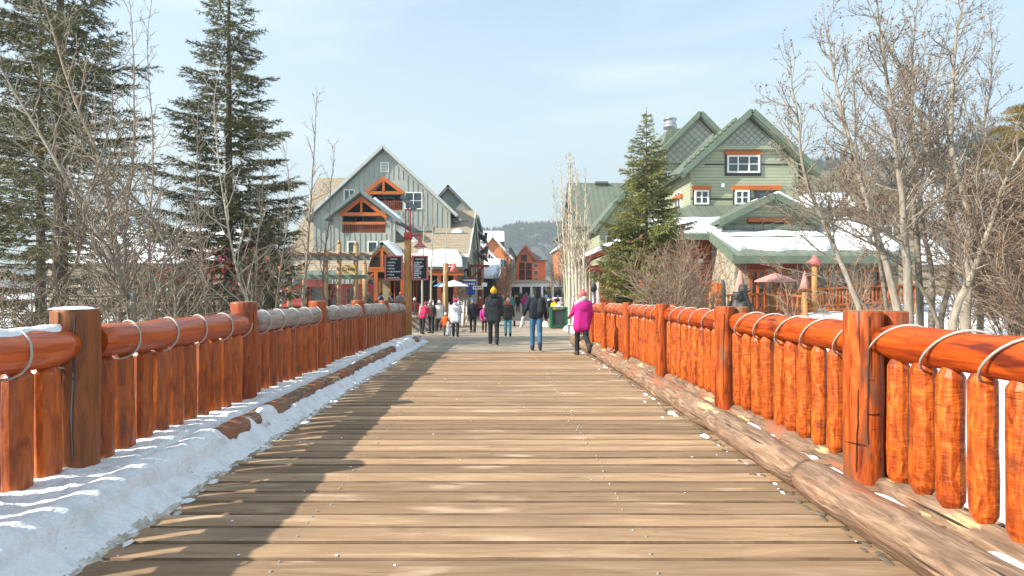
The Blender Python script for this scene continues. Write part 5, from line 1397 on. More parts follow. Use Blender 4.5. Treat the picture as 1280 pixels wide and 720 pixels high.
# --- spruces
def spruce(name, label, x, y, z, h, rad, seed, needle='needle', c0=.08, bare_to=.0, dens=1., lop=None, droop=.25, group=None, thin=1., blade=.085):
    rg = random.Random(seed)
    t = thing(name, (x, y, z), label, 'tree', group)
    b_ = MB(); b_.tube([(x+.05*nz(k, seed), y+.05*nz(k, seed+5), z+h*k/14) for k in range(15)], [max(.012, h*.0125*(1-k/14.3)) for k in range(15)], 10, wob=.08)
    b_.build('trunk', M['bark_dark'], t)
    br = MB(); nd = MB()
    nwh = int(h*3.4*dens); 
    def needles(p0, p1, rn, big=1.):
        d = p1-p0; L_ = d.length; d.normalize(); n = max(3, int(L_/.042*thin))
        for i in range(n):
            u = (i+rg.random())/n; c = p0+d*(L_*u)
            s = d.cross(rdir(rg)).normalized(); v = (s*.75+d*.75+Vector((0, 0, .15))).normalized()*blade*big*rg.uniform(.7, 1.2)
            q = d.cross(s)*(.017*big)
            o = len(nd.v); nd.v += [tuple(c-q), tuple(c+q), tuple(c+v)]; nd.tc += [tuple(c)]*3; nd.rn += [rn]*3
            nd.f.append((o, o+1, o+2)); nd.mi.append(0); nd.sm.append(False)
    for w_ in range(nwh):
        u = c0+(1-c0)*(w_/nwh)
        zz = z+h*u; env = rad*(1-u)**.8*(1-.25*max(0, .22-u)/.22)
        env = max(env, .10)
        nb = rg.randint(4, 6) if u < .93 else 4
        th0 = rg.uniform(0, 2*PI)
        for k in range(nb):
            th = th0+2*PI*k/nb+rg.uniform(-.3, .3)
            L_ = env*rg.uniform(.60, 1.15)*(1+.30*nz(math.cos(th)*1.5+seed, math.sin(th)*1.5, u*6))
            if lop: L_ *= lop(th, u)
            if L_ < .06: continue
            n = 6; pts = []; out = Vector((math.cos(th), math.sin(th), 0))
            for i in range(n+1):
                f = i/n; dz = (.10-droop*(1-u)*1.1)*f*L_+.26*L_*f*f*(.3+.7*(1-u))
                pts.append(Vector((x, y, zz+rg.uniform(-.0, .0)))+out*(L_*f)+Vector((0, 0, dz+.02*nz(f*3, th, seed))))
            tube3(br, pts, max(.008, .017*L_/rad*1.6), .004, 4, rg.random())
            bare = u < bare_to and rg.random() < .75
            tone = rg.random()
            side = out.cross(Vector((0, 0, 1)))
            m = max(3, int(L_*8.5*dens))
            for i in range(m):
                f = .16+.84*(i+rg.random())/m
                if bare and rg.random() < .8: continue
                j = min(n-1, int(f*n)); s = pts[j].lerp(pts[j+1], f*n-j)
                for sg_ in (-1, 1):
                    ll = (.13+.42*L_*(1-f)**.7*min(1, f*3))*rg.uniform(.6, 1.1); ll = min(ll, .75)
                    dv = (out*.75+side*sg_*rg.uniform(.5, 1.0)+Vector((0, 0, rg.uniform(-.28, .12)))).normalized()
                    e = s+dv*ll
                    tube3(br, [s, e], .005, .003, 3, .5)
                    needles(s, e, min(1, max(0, tone*.6+rg.random()*.4)))
                    if ll > .3:
                        for g in (.35, .65):
                            s2 = s.lerp(e, g); e2 = s2+(dv+side*rg.uniform(-1, 1)*.8+Vector((0, 0, -.25))).normalized()*ll*.4
                            needles(s2, e2, rg.random())
            if not bare: needles(pts[n//2], pts[n], tone)
    needles(Vector((x, y, z+h*.93)), Vector((x, y, z+h*1.01)), .6)
    br.build('branches', M['bark_dark'], t)
    nd.build('needles', M[needle], t)
    return t
x_, y_ = W(808, 0, 22.5).x, 22.5
spruce('spruce', 'bright green young spruce behind the right railing beside the magenta coat', x_, y_, terr(x_, y_)-.1, W(0, 138, 22.5).z-terr(x_, y_)+.1, 2.75, 11, 'needle_sun', c0=.02, dens=1.4, thin=1.15, blade=.10)
x_ = W(286, 0, 20).x
spruce('spruce', 'tall dark spruce at the left rising past the top of the picture', x_, 20, -.3, 15.0, 3.3, 21, 'needle', c0=.05, dens=.93, thin=1.1, blade=.115)
x_ = W(58, 0, 16).x
spruce('spruce', 'big dark spruce at the left edge with bare lower branches', x_, 16.5, -.4, 17.5, 3.6, 31, 'needle', c0=.08, bare_to=.33, dens=.82, thin=1.0, blade=.12)
x_ = W(22, 0, 20).x
spruce('spruce', 'dark spruce behind the big one at the left edge', x_, 21, -.4, 15, 3.1, 41, 'needle', c0=.05, bare_to=.2, dens=.7, thin=.8, blade=.13)
x_ = W(205, 0, 27).x
spruce('spruce', 'small green spruce behind the shrubs left of the tall spruce', x_, 27, -.2, 5.2, 1.7, 51, 'needle_sun', c0=.04, dens=.7, thin=.7, blade=.12)
x_ = W(348, 0, 23).x
spruce('spruce', 'low spruce between the tall spruce and the red stall', x_, 23, -.2, 5.4, 1.9, 61, 'needle', c0=.04, dens=.7, thin=.7, blade=.11)
x_ = W(1147, 0, 34).x
spruce('spruce', 'small dark spruce seen through the bare trees of the right bank', x_, 34, .5, 6.0, 1.7, 71, 'needle', c0=.04, dens=.6, thin=.6, blade=.14)
x_ = W(1252, 0, 30).x
spruce('spruce', 'dark green spruce at the right behind the tan shrubs', x_+1, 30, .5, 4.2, 2.2, 75, 'needle_sun', c0=.04, dens=.6, thin=.6, blade=.14)
# golden pine at the right edge: rounded irregular crown of clumps
x_ = W(1292, 0, 24).x
pine = thing('golden_pine', (x_, 24, .3), 'rounded golden green pine at the far right edge', 'tree')
b_ = MB(); b_.tube([(x_, 24, .2), (x_+.1, 24, 3), (x_-.1, 24, 6), (x_, 24, 8.3)], [.2, .16, .12, .04], 9); b_.build('trunk', M['bark_dark'], pine)
rg = random.Random(77); nd = MB(); br = MB()
for k in range(240):
    u = rg.random(); zz = 3.0+6.2*u; ra = 2.25*math.sqrt(max(.04, 1-((u-.36)/.66)**2))*rg.uniform(.45, 1.05); th = rg.uniform(0, 2*PI)
    c = Vector((x_+ra*math.cos(th), 24+ra*math.sin(th), zz+.3*ra/2))
    tube3(br, [Vector((x_, 24, zz-.5)), c.lerp(Vector((x_, 24, zz)), .5)-Vector((0, 0, .1)), c], .03, .01, 4, .4)
    tone = rg.random()
    for i in range(240):
        d = rdir(rg); d.z = abs(d.z)*.7-.1; p = c+Vector((d.x*.42, d.y*.42, d.z*.30))*rg.random()**.4; v = (d+Vector((0, 0, .5))).normalized()*.12; q = rdir(rg)*.012
        o = len(nd.v); nd.v += [tuple(p-q), tuple(p+q), tuple(p+v)]; nd.tc += [tuple(p)]*3; nd.rn += [tone]*3; nd.f.append((o, o+1, o+2)); nd.mi.append(0); nd.sm.append(False)
br.build('branches', M['bark_dark'], pine); nd.build('needles', M['needle_gold'], pine)
# --- aspens on the right of the street
asp = [(707, 38, 232), (709.5, 36, 215), (712, 34, 200), (714, 37, 245), (717, 32, 205), (719, 35, 225), (722, 31, 200), (725, 34, 215), (729, 30, 222), (734, 34, 240), (739, 38, 250)]
for k, (px, D, top) in enumerate(asp):
    lean = (-13 if k % 3 == 0 else (-7 if k % 3 == 1 else 1))+rng.uniform(-3, 3)
    pts = [(px, 398), (px+lean*.1, 350), (px+lean*.6, 290), (px+lean, top-6)]
    g = G_(pts, D); g[0].z = zd(D)-.2
    side = ['leftmost', 'second', 'third', 'fourth', 'fifth', 'sixth', 'seventh', 'eighth', 'ninth', 'tenth'][min(9, k)]
    bare_tree('aspen', 'slim white aspen %s in the row lining the right of the street' % ['standing before the porch', 'with a leaning stem'][k % 3 == 0], [(g, .115 if D < 35 else .105)], 800+k, dict(PR, len=1.5, branches=4.0, rmin=.009, lev=1, dens=(5, 4), ang0=(.3, .7), **{'from': .3}), 'aspens lining the right of the street', bark='bark_aspen', twig='twig_tan', budm=False)
for k, (px, D, top) in enumerate([(528, 30, 225), (539, 31, 238), (556, 33, 262)]):
    g = G_([(px, 392), (px, 350), (px+2, 290), (px+3, top)], D); g[0].z = zd(D)-.1
    bare_tree('aspen', ['white aspen just right of the menu boards, left one of the pair', 'white aspen just right of the menu boards, right one of the pair', 'thin aspen left of the lodge corner'][k], [(g, .075)], 830+k, dict(PR, len=.8, branches=2.2, rmin=.006, lev=1, dens=(3, 4), **{'from': .35}), 'aspens on the plaza', bark='bark_aspen', twig='twig_pale')
# bare bushy trees down the street
for k, (px, D, top, w_, lab) in enumerate([(633, 70, 318, 2.4, 'tan leafless tree on the left of the far street'), (622, 78, 335, 2., 'small tan leafless tree by the snowy shop roof'), (690, 84, 318, 2.2, 'tan leafless tree before the orange building'), (704, 62, 300, 2.6, 'tan leafless tree behind the aspens')]):
    g = G_([(px, 388), (px, 360), (px+1, top)], D); g[0].z = zd(D)-.1
    bare_tree('street_tree', lab, [(g, .12)], 850+k, dict(PR, len=w_*1.3, branches=7, rmin=.018, lev=2, dens=(2.4, 2.4, 2), ang0=(.3, .7), **{'from': .15}), 'leafless trees along the far street', bark='bark_tan', twig='twig_tan')
# ------------------------------------------------------------------ street furniture
def gz_(x, y): return zd(y) if -16 < x < 6 else terr(x, y)
lp = thing('lamp_post', (W(510, 0, 22.3).x, 22.3, zd(22.3)), 'varnished log lamp post with red arm and shade carrying two menu boards', 'lamp post')
bx_, by_, bz_ = lp.location
b_ = MB(); zt = W(0, 292, 22.3).z
b_.tube([(bx_, by_, bz_-.2), (bx_+.01, by_, bz_+1.5), (bx_-.01, by_, bz_+3), (bx_, by_, zt)], [.15, .145, .14, .13], 16, wob=.05); b_.build('pole', M['pine_pole'], lp)
b_ = MB(); b_.tube([(bx_, by_, zt-.22), (bx_, by_, zt+.04)], .165, 16); b_.tube([(bx_+.1, by_-.02, zt-.10), (bx_+.52, by_-.02, zt-.04)], .038, 8)
b_.tube([(bx_+.5, by_-.02, zt-.04), (bx_+.5, by_-.02, zt-.2)], .03, 8)
b_.build('arm', M['redpaint'], lp)
b_ = MB(); sx_, sz_ = bx_+.47, W(0, 304, 22.3).z
b_.tube([(sx_, by_-.02, sz_+.20), (sx_, by_-.02, sz_+.02), (sx_, by_-.02, sz_), (sx_, by_-.02, sz_-.10), (sx_, by_-.02, sz_-.16)], [.07, .08, .10, .20, .27], 18, caps=True); b_.build('lamp_shade', M['pinkred'], lp)
b_ = MB(); b_.tube([(sx_, by_-.02, sz_-.165), (sx_, by_-.02, sz_-.21)], [.24, .12], 14); b_.build('lamp_glass', M['white'], lp)
b_ = MB()
for dx in (-.09, .09): b_.tube([(bx_+dx, by_, zt), (bx_+dx, by_, zt+.95)], .025, 8)
b_.box((bx_-.12, by_-.03, zt+.9), (bx_+.12, by_+.03, zt+.95)); b_.build('mast', M['redpaint'], lp)
b_ = MB(); b_.beam((bx_-.24, by_-.05, zt+1.45), (bx_+.28, by_+.05, zt+.93), .2, .24, up=(0, -1, 0)); b_.tube([(bx_, by_, zt+.94), (bx_, by_, zt+1.1)], .03, 8); b_.build('spotlight', M['roof_grey'], lp)
def menu(px0, px1, py0, py1, label, title, rows, seed, slope=0):
    a = W(px0, py1, 22.2); c = W(px1, py0, 22.2); y = 22.18
    t = thing('menu_board', ((a.x+c.x)/2, y, a.z), label, 'sign', 'menu boards on the lamp post')
    b_ = MB(); b_.box((a.x+.03, y, a.z+.03), (c.x-.03, y+.05, c.z-.03)); b_.build('panel', M['board'], t)
    b_ = MB(); b_.box((a.x-.02, y-.03, a.z-.02), (a.x+.04, y+.07, c.z+.02)); b_.box((c.x-.04, y-.03, a.z-.02), (c.x+.02, y+.07, c.z+.02)); b_.box((a.x+.041, y-.03, a.z-.02), (c.x-.041, y+.07, a.z+.04)); b_.box((a.x+.041, y-.03, c.z-.04), (c.x-.041, y+.07, c.z+.02)); b_.build('frame', M['pinkred'], t)
    rg = random.Random(seed); b_ = MB(); w_ = c.x-a.x; h_ = c.z-a.z
    def line(x0, x1, z, s):
        x = x0
        while x < x1-.02:
            k = rg.uniform(.05, .11); k = min(k, x1-x)
            u = x
            while u < x+k:      # letter-like strokes, the words cannot be read in the photo
                b_.box((u, y-.006, z-s*rg.uniform(.30, .5)), (u+.011, y-.001, z+s*rg.uniform(.3, .5)), rn=.5)
                if rg.random() < .6: b_.box((u+.011, y-.006, z-s*.12+rg.choice((-.3, 0, .3))*s), (u+.02, y-.001, z+s*.1+rg.choice((-.3, 0, .3))*s), rn=.5)
                u += .021
            x += k+.02
    line(a.x+w_*(.32 if title else .2), a.x+w_*(.68 if title else .75), c.z-h_*.13, .05)
    n = len(rows)
    for i, (f0, f1) in enumerate(rows):
        z = c.z-h_*(.27+.64*i/(n-1)); line(a.x+w_*f0, a.x+w_*f1, z, .06)
        if title: b_.box((a.x+w_*.12, y-.006, z-.012), (a.x+w_*.155, y-.001, z+.014))
    o = b_.build('lettering', M['white'], t); o['kind'] = 'stuff'
    b_ = MB(); s_ = -1 if c.x < bx_ else 1; e = c.x+.02 if s_ < 0 else a.x-.02
    for zz in (a.z+.15, c.z-.15): b_.box((min(e, bx_+s_*.12), y+.01, zz-.015), (max(e, bx_+s_*.12), y+.04, zz+.015))
    b_.build('bracket', M['redpaint'], t)
menu(481.5, 503, 320, 350, 'black menu board with pink frame and bulleted list left of the lamp post', True, [(.2, .62), (.2, .55), (.2, .55), (.2, .85), (.2, .5), (.2, .82)], 3)
menu(515.5, 534.5, 320, 349.5, 'black menu board with pink frame and dense white lines right of the lamp post', False, [(.12, .62), (.12, .45), (.12, .75), (.12, .6), (.12, .5), (.12, .66), (.12, .66), (.12, .5), (.12, .55)], 4)
# second lamp further back
l2 = thing('lamp_post', (W(557, 0, 34).x, 34, zd(34)), 'wooden lamp post with a small red lamp in front of the lodge corner', 'lamp post')
x, y, z = l2.location; zt = W(0, 329, 34).z
b_ = MB(); b_.tube([(x, y, z-.2), (x, y, zt)], .15, 12); b_.build('pole', M['pine_pole'], l2)
b_ = MB(); b_.tube([(x, y, zt-.1), (x+.5, y, zt-.1)], .05, 8); b_.build('arm', M['redpaint'], l2)
b_ = MB(); b_.tube([(x+.5, y, zt), (x+.5, y, zt-.2), (x+.5, y, zt-.5)], [.08, .14, .3], 14); b_.build('lamp_shade', M['pinkred'], l2)
l3 = thing('lamp_post', (W(1018, 0, 25).x, 25, terr(W(1018, 0, 25).x, 25)), 'orange post with red lamp standing in the snow before the patio', 'lamp post')
x, y, z = l3.location; zt = W(0, 332, 25).z
b_ = MB(); b_.tube([(x, y, z-.2), (x, y, zt)], .11, 12, wob=.05); b_.build('pole', M['pine_pole'], l3)
b_ = MB(); b_.tube([(x, y, zt), (x, y, zt+.15), (x, y, zt+.3), (x, y, zt+.45)], [.16, .3, .12, .05], 12); b_.build('lamp_shade', M['pinkred'], l3)
# small bollard light behind the right rail
bl = thing('bollard_light', (W(742, 0, 24).x, 24, terr(3.9, 24)), 'short grey light post between the magenta coat and the spruce', 'lamp post')
x, y, z = bl.location; z = min(z, -.3)
b_ = MB(); b_.tube([(x, y, z), (x, y, 1.5)], .06, 10); b_.build('pole', M['metal'], bl)
b_ = MB(); b_.tube([(x, y, 1.5), (x, y, 1.55), (x, y, 1.75), (x, y, 1.85)], [.08, .14, .14, .05], 12); b_.build('lamp_shade', M['darkmetal'], bl)
# bins
bn = thing('litter_bin', (W(698, 0, 35).x, 35, zd(35)), 'green framed litter bin with dark panels beside the aspens', 'bin')
x, y, z = bn.location
b_ = MB()
b_.prism([(x-.42, y-.36), (x+.42, y-.36), (x+.42, y+.36), (x-.42, y+.36)], z+.06, z+1.12, axis='Z'); b_.build('container', M['binpanel'], bn, fixn=True)
b_ = MB()
for sx in (-1, 1):
    for sy in (-1, 1): b_.box((x+sx*.46-.05, y+sy*.40-.05, z), (x+sx*.46+.05, y+sy*.40+.05, z+1.2))
b_.box((x-.52, y-.46, z+1.201), (x+.52, y+.46, z+1.28)); b_.box((x-.41, y-.44, z+.1), (x+.41, y-.365, z+.2)); b_.box((x-.53, y-.35, z+.1), (x-.43, y+.35, z+1.15)); b_.build('frame', M['binframe'], bn)
b_ = MB(); blob(b_, x, y, z+1.285, .3, .26, .07, 12); b_.tube([(x, y, z+1.3), (x, y, z+1.34), (x, y, z+1.42)], [.2, .22, .1], 12); b_.build('lid', M['trim_white'], bn)
# snow heap and bench right of the bin
o = MB(); blob(o, W(722, 0, 31).x, 31, zd(31)-.1, .55, .5, .5, 14); blob(o, W(714, 0, 33).x, 33, zd(33)-.1, .5, .5, .45, 12); blob(o, W(684, 0, 36).x, 37, zd(36)-.1, .3, .4, .4, 12)
tag(o.build('snow_heap', M['snow']), 'shovelled snow piled around the aspens and the litter bin', kind='stuff')
bc = thing('bench', (W(722, 0, 28).x, 28, zd(28)), 'low metal and wood bench half hidden behind the magenta coat', 'bench')
x, y, z = bc.location
b_ = MB(); 
for i in range(4): b_.box((x-.5, y-.22+.12*i, z+.42), (x+.6, y-.13+.12*i, z+.46))
b_.build('seat', M['greylog'], bc)
for sx in (-.42, .5):
    b_ = MB(); b_.box((x+sx-.03, y-.2, z), (x+sx+.03, y-.14, z+.42)); b_.box((x+sx-.03, y+.14, z), (x+sx+.03, y+.2, z+.42)); b_.box((x+sx-.03, y-.139, z+.3), (x+sx+.03, y+.139, z+.35)); b_.build('leg', M['metal'], bc)
# ---- pergola, stall, sign
pg = thing('pergola', (W(425, 0, 30).x, 30, zd(30)), 'timber pergola of yellow posts and pale green beams left of the plaza', 'pergola')
x, y, z = pg.location
for px, D, top in ((407, 30, 316), (424, 31, 305), (445, 30, 307), (456, 33, 330), (381, 31, 330), (362, 30, 335)):
    p = W(px, top, D); b_ = MB(); b_.tube([(p.x, D, z-.2), (p.x, D, p.z)], .125, 10, wob=.05); b_.tube([(p.x, D, p.z), (p.x, D, p.z+.22)], [.125, .04], 10); b_.build('post', M['pergola_post'], pg)
for (pa, pb, py, D) in ((352, 462, 323, 29.8), (352, 462, 346, 29.8)):
    a = W(pa, py, D); c = W(pb, py, D); b_ = MB(); b_.beam(a, c, .16, .2); b_.build('beam', M['trim_green'] if py > 340 else M['roof_grey'], pg)
b_ = MB()
for i in range(9): p = W(356+12.5*i, 320, 30); b_.box((p.x-.04, 28.9, p.z), (p.x+.04, 31.6, p.z+.14))
b_.build('rafters', M['greylog'], pg)
st_ = thing('stall', (W(400, 0, 35).x, 35, zd(35)), 'red painted stall with green awning and pink fascia behind the pergola', 'stall')
x, y, z = st_.location; a = W(352, 0, 35).x; c = W(454, 0, 35).x
b_ = MB(); b_.box((a, 35, z), (a+1.2, 38, 1.9)); b_.box((c-1.7, 35, z), (c, 38, 1.9)); b_.box((a+1.21, 36.2, z), (c-1.71, 38, 1.9)); b_.box((a+1.21, 35, z), (c-1.71, 35.2, z+1.0)); b_.build('wall', M['redpaint'], st_)
bxo('opening', 'dark', st_, ((a+1.9, 36.1, z+1.1), (c-2.4, 36.19, 1.7)))
b_ = MB(); b_.box((W(376, 0, 34.7).x, 34.6, 1.75), (W(405, 0, 34.7).x, 34.7, 2.15)); b_.build('fascia', M['pinkred'], st_)
b_ = MB(); b_.slab((a-.2, 34.2, 2.25), (c+.2, 34.2, 2.25), (c+.2, 35.6, 2.75), (a-.2, 35.6, 2.75), .08); b_.build('awning', M['roof_green'], st_)
b_ = MB(); b_.slab((a-.1, 35.5, 2.6), (c+.1, 35.5, 2.6), (c-.3, 39, 4.1), (a+.3, 39, 4.1), .12); b_.build('roof', M['roof_brown'], st_)
p = W(395, 366, 34.9); window(st_, (p.x, 34.999, p.z-.2), .8, 1.2, cols=1, rows=1, frame='redpaint', pane='glass')
for px in (415, 421, 433): p = W(px, 372, 34.9); window(st_, (p.x+1.0, 34.999, p.z-.1), .26, 1.4, cols=1, rows=1, frame='pinkred', pane='dark', fw=.04)
cs = thing('wooden_sign', tuple(W(436, 343, 29.6)), 'small pale wooden sign reading Creek hung on the pergola', 'sign')
a = W(428.5, 342, 29.6); c = W(444, 331, 29.6)
b_ = MB(); b_.box((a.x, 29.5, a.z), (c.x, 29.56, c.z)); b_.build('board', M['signgold'], cs)
fc = bpy.data.curves.new('lettering', 'FONT'); fc.body = 'Creek'; fc.size = .27; fc.extrude = .004; fc.align_x = 'CENTER'; fc.align_y = 'CENTER'
fo = bpy.data.objects.new('lettering', fc); col.objects.link(fo); fo.rotation_euler = (PI/2, 0, 0); fo.location = Vector(((a.x+c.x)/2, 29.493, (a.z+c.z)/2))-cs.location; fc.materials.append(M['darkmetal'])
bpy.context.view_layer.update(); me_ = bpy.data.meshes.new_from_object(fo.evaluated_get(bpy.context.evaluated_depsgraph_get())); f2 = bpy.data.objects.new('lettering', me_); col.objects.link(f2); f2.rotation_euler = fo.rotation_euler; f2.location = fo.location; f2.parent = cs; bpy.data.objects.remove(fo)
# patio rail, umbrellas at the green lodge
pt = thing('patio_fence', (12.5, 26, .5), 'orange picket fence edging the patio of the green lodge', 'fence')
def fence_run(pa, pb, n):
    pa = Vector(pa); pb = Vector(pb); b_ = MB(); b_.beam(pa+Vector((0, 0, .95)), pb+Vector((0, 0, .95)), .16, .09); b_.beam(pa+Vector((0, 0, .2)), pb+Vector((0, 0, .2)), .1, .09); b_.build('rail', M['orange'], pt)
    b_ = MB()
    for i in range(n): p = pa.lerp(pb, (i+.5)/n); b_.tube([p+Vector((0, 0, .1)), p+Vector((0, 0, .93))], .05, 7)
    o = b_.build('pickets', M['orange'], pt)
    for p in (pa, pb): b_ = MB(); b_.tube([p+Vector((0, 0, -.6)), p+Vector((0, 0, 1.12))], .11, 10); b_.build('post', M['pine_pole'], pt)
fence_run((9.4, 25.6, .35), (11.9, 25.2, .45), 16); fence_run((11.9, 25.2, .45), (12.6, 23.8, .35), 7); fence_run((12.6, 26.0, .55), (16.2, 26.3, .75), 22); fence_run((16.2, 26.3, .75), (19.5, 27, .85), 16)
def parasol(name, lab, px, D, z0, ztop, open_, m):
    x = W(px, 0, D).x; t = thing(name, (x, D, z0), lab, 'umbrella')
    b_ = MB(); b_.tube([(x, D, z0), (x, D, ztop-.05)], .03, 8); b_.build('pole', M['pine_pole'], t)
    b_ = MB()
    if open_:
        r = open_; n = 8; vs = []
        for ring, (q, dz) in enumerate(((1, -.50), (.98, -.58), (.5, -.22))):
            for i in range(n*2):
                th = 2*PI*i/(n*2); e = 1 if i % 2 == 0 else .94
                vs.append((x+r*q*e*math.cos(th), D+r*q*e*math.sin(th), ztop+dz*r/1.3))
        vs.append((x, D, ztop)); k = 2*n
        b_.add(vs, [(i, (i+1) % k, k+(i+1) % k, k+i) for i in range(k)]+[(i, (i+1) % k, 2*k+(i+1) % k, 2*k+i) for i in range(k)]+[(2*k+i, 2*k+(i+1) % k, 3*k) for i in range(k)])
    else:
        pts = [(x, D, ztop-1.45), (x, D, ztop-1.3), (x, D, ztop-.7), (x, D, ztop-.1), (x, D, ztop+.05)]
        b_.tube(pts, [.20, .24, .19, .09, .02], 12, wob=.5)
    b_.build('canopy', M[m], t)
parasol('patio_umbrella', 'closed pink umbrella on the patio behind the dark bear carving', 925, 27, .4, W(0, 338, 27).z, None, 'umbrella_pink')
parasol('patio_umbrella', 'open faded pink umbrella on the patio near the orange doors', 969, 26.3, .5, W(0, 341, 26.3).z, .95, 'umbrella_pink')
parasol('patio_umbrella', 'closed pink umbrella left of the orange lamp post', 1006, 26.8, .6, W(0, 340, 26.8).z, None, 'umbrella_pink')
parasol('cafe_umbrella', 'open white umbrella on the plaza below the snowy porch roof', 567, 36, zd(36), W(0, 350, 36).z, .95, 'umbrella_white')
parasol('cafe_umbrella', 'open blue umbrella on the plaza beside the white one', 553, 37, zd(37), W(0, 353, 37).z, .6, 'umbrella_blue')
# stone planter / low wall at the patio of the lodge
b_ = MB(); b_.box((-12.4, 33.41, -1.2), (W(512, 0, 33).x, 41.3, 0)); struct(b_.build('terrace', M['paving']))
lw_ = thing('low_wall', (-5, 33, zd(33)), 'low stone wall edging the plaza patio behind the railing end', 'wall')
a = W(512, 0, 33).x; c = W(546, 0, 33).x
b_ = MB(); b_.box((-12.5, 33, zd(33)-.05), (c, 33.4, -.03)); b_.build('stonework', M['stone'], lw_); b_ = MB(); b_.box((-12.55, 32.93, -.029), (c+.05, 33.47, .05)); b_.build('coping', M['paving'], lw_)
# ski racks with skis leaning
def ski_rack(x, y, label, n, seed):
    z = gz_(x, y); t = thing('ski_rack', (x, y, z), label, 'ski rack', 'ski racks on the plaza')
    b_ = MB(); b_.beam((x-.9, y, z+.95), (x+.9, y, z+.95), .08, .08)
    for s in (-.85, .85): b_.beam((x+s, y, z), (x+s, y, z+.93), .08, .08)
    b_.box((x-.9, y-.3, z+.02), (x+.9, y-.22, z+.08)); b_.build('frame', M['greylog'], t)
    rg = random.Random(seed); cols = ['white', 'redpaint', 'darkmetal', 'umbrella_blue', 'trim_white', 'white', 'pinkred', 'signgold']
    return t, rg
for k, (px, D) in enumerate([(524, 34.5), (541, 36), (563, 35.5), (578, 36.5)]):
    x = W(px, 0, D).x
    t, rg = ski_rack(x, D, ['ski rack left of the pair of aspens on the plaza', 'ski rack between the two aspen pairs on the plaza', 'ski rack in front of the lodge pillar', 'ski rack beside the stone pier'][k], 8, k)
    z = gz_(x, D)
    for i in range(7):
        xx = x-.75+.25*i; h = rg.uniform(1.15, 1.6); m = rg.choice(['white', 'redpaint', 'darkmetal', 'trim_white', 'white', 'pinkred', 'darkmetal'])
        b_ = MB(); q = rg.uniform(-.08, .08)
        b_.beam((xx, D-.28, z+.08), (xx+q, D-.02+.05, z+h), .085, .025, up=(0, 1, 0)); b_.beam((xx+q, D-.02+.05, z+h), (xx+q*1.05, D-.10, z+h+.10), .075, .02, up=(0, 1, 0))
        tag(b_.build('ski', M[m]), 'ski leaning upright in a ski rack on the plaza', 'ski', 'skis leaning in the plaza racks')
# ---------------- carved bears
cb = thing('bear_carving', (W(921, 0, 16.6).x, 16.6, 0), 'dark carved figure of two bears hugging behind the second right post', 'sculpture')
# ------------------------------------------------------------------ people
deps = None
def capsule(bm, p0, p1, r0, r1, n=12):
    p0 = Vector(p0); p1 = Vector(p1); d = p1-p0; L_ = max(1e-5, d.length); d.normalize()
    a = d.cross(Vector((.3, .9, .2))).normalized(); b2 = d.cross(a)
    rings = []
    for k in range(1, 5): t = PI/2*k/4; rings.append((-r0*math.cos(t), r0*math.sin(t)))
    for k in range(0, 4): t = PI/2*k/4; rings.append((L_+r1*math.sin(t), r1*math.cos(t)))
    vs = [[bm.verts.new(p0+d*x+(a*math.cos(2*PI*i/n)+b2*math.sin(2*PI*i/n))*r) for i in range(n)] for x, r in rings]
    e0 = bm.verts.new(p0-d*r0); e1 = bm.verts.new(p1+d*r1)
    for q in range(len(vs)-1):
        for i in range(n): bm.faces.new((vs[q][i], vs[q][(i+1) % n], vs[q+1][(i+1) % n], vs[q+1][i]))
    for i in range(n): bm.faces.new((e0, vs[0][(i+1) % n], vs[0][i])); bm.faces.new((e1, vs[-1][i], vs[-1][(i+1) % n]))
def ellipsoid(bm, c, r, rot=None):
    m = Matrix.Translation(c) @ (rot or Matrix.Identity(4)) @ Matrix.Diagonal((*r, 1))
    bmesh.ops.create_uvsphere(bm, u_segments=16, v_segments=10, radius=1, matrix=m)
def fuse(name, shapes, vox, m, parent, smooth=2):
    bm = bmesh.new()
    for s in shapes:
        if s[0] == 'c': capsule(bm, *s[1:])
        else: ellipsoid(bm, *s[1:])
    bmesh.ops.recalc_face_normals(bm, faces=bm.faces)
    me = bpy.data.meshes.new(name); bm.to_mesh(me); bm.free()
    o = bpy.data.objects.new('tmp_'+name, me); col.objects.link(o)
    r = o.modifiers.new('r', 'REMESH'); r.mode = 'VOXEL'; r.voxel_size = vox
    s = o.modifiers.new('s', 'SMOOTH'); s.iterations = smooth; s.factor = .5
    dg = bpy.context.evaluated_depsgraph_get(); dg.update()
    me2 = bpy.data.meshes.new_from_object(o.evaluated_get(dg)); me2.name = name
    bpy.data.objects.remove(o)
    me2.materials.clear(); me2.materials.append(m)
    me2.polygons.foreach_set('use_smooth', [True]*len(me2.polygons))
    a = me2.attributes.new('tc', 'FLOAT_VECTOR', 'POINT'); a.data.foreach_set('vector', [c for v in me2.vertices for c in v.co])
    o2 = bpy.data.objects.new(name, me2); col.objects.link(o2)
    if parent: o2.parent = parent
    return o2
CM = {}
def cmat(rgb, rough=.8, bump=.5):
    k = tuple(rgb)
    if k not in CM: CM[k] = mat('cloth', [(.3, tuple(c*.8 for c in rgb)), (.7, tuple(min(1, c*1.15) for c in rgb))], (7, 7, 7), rough=rough, bump=bump, bscale=(14, 14, 7), bdist=.015)
    return CM[k]
def rotx(v, a): return Vector((v[0], v[1]*math.cos(a)-v[2]*math.sin(a), v[1]*math.sin(a)+v[2]*math.cos(a)))
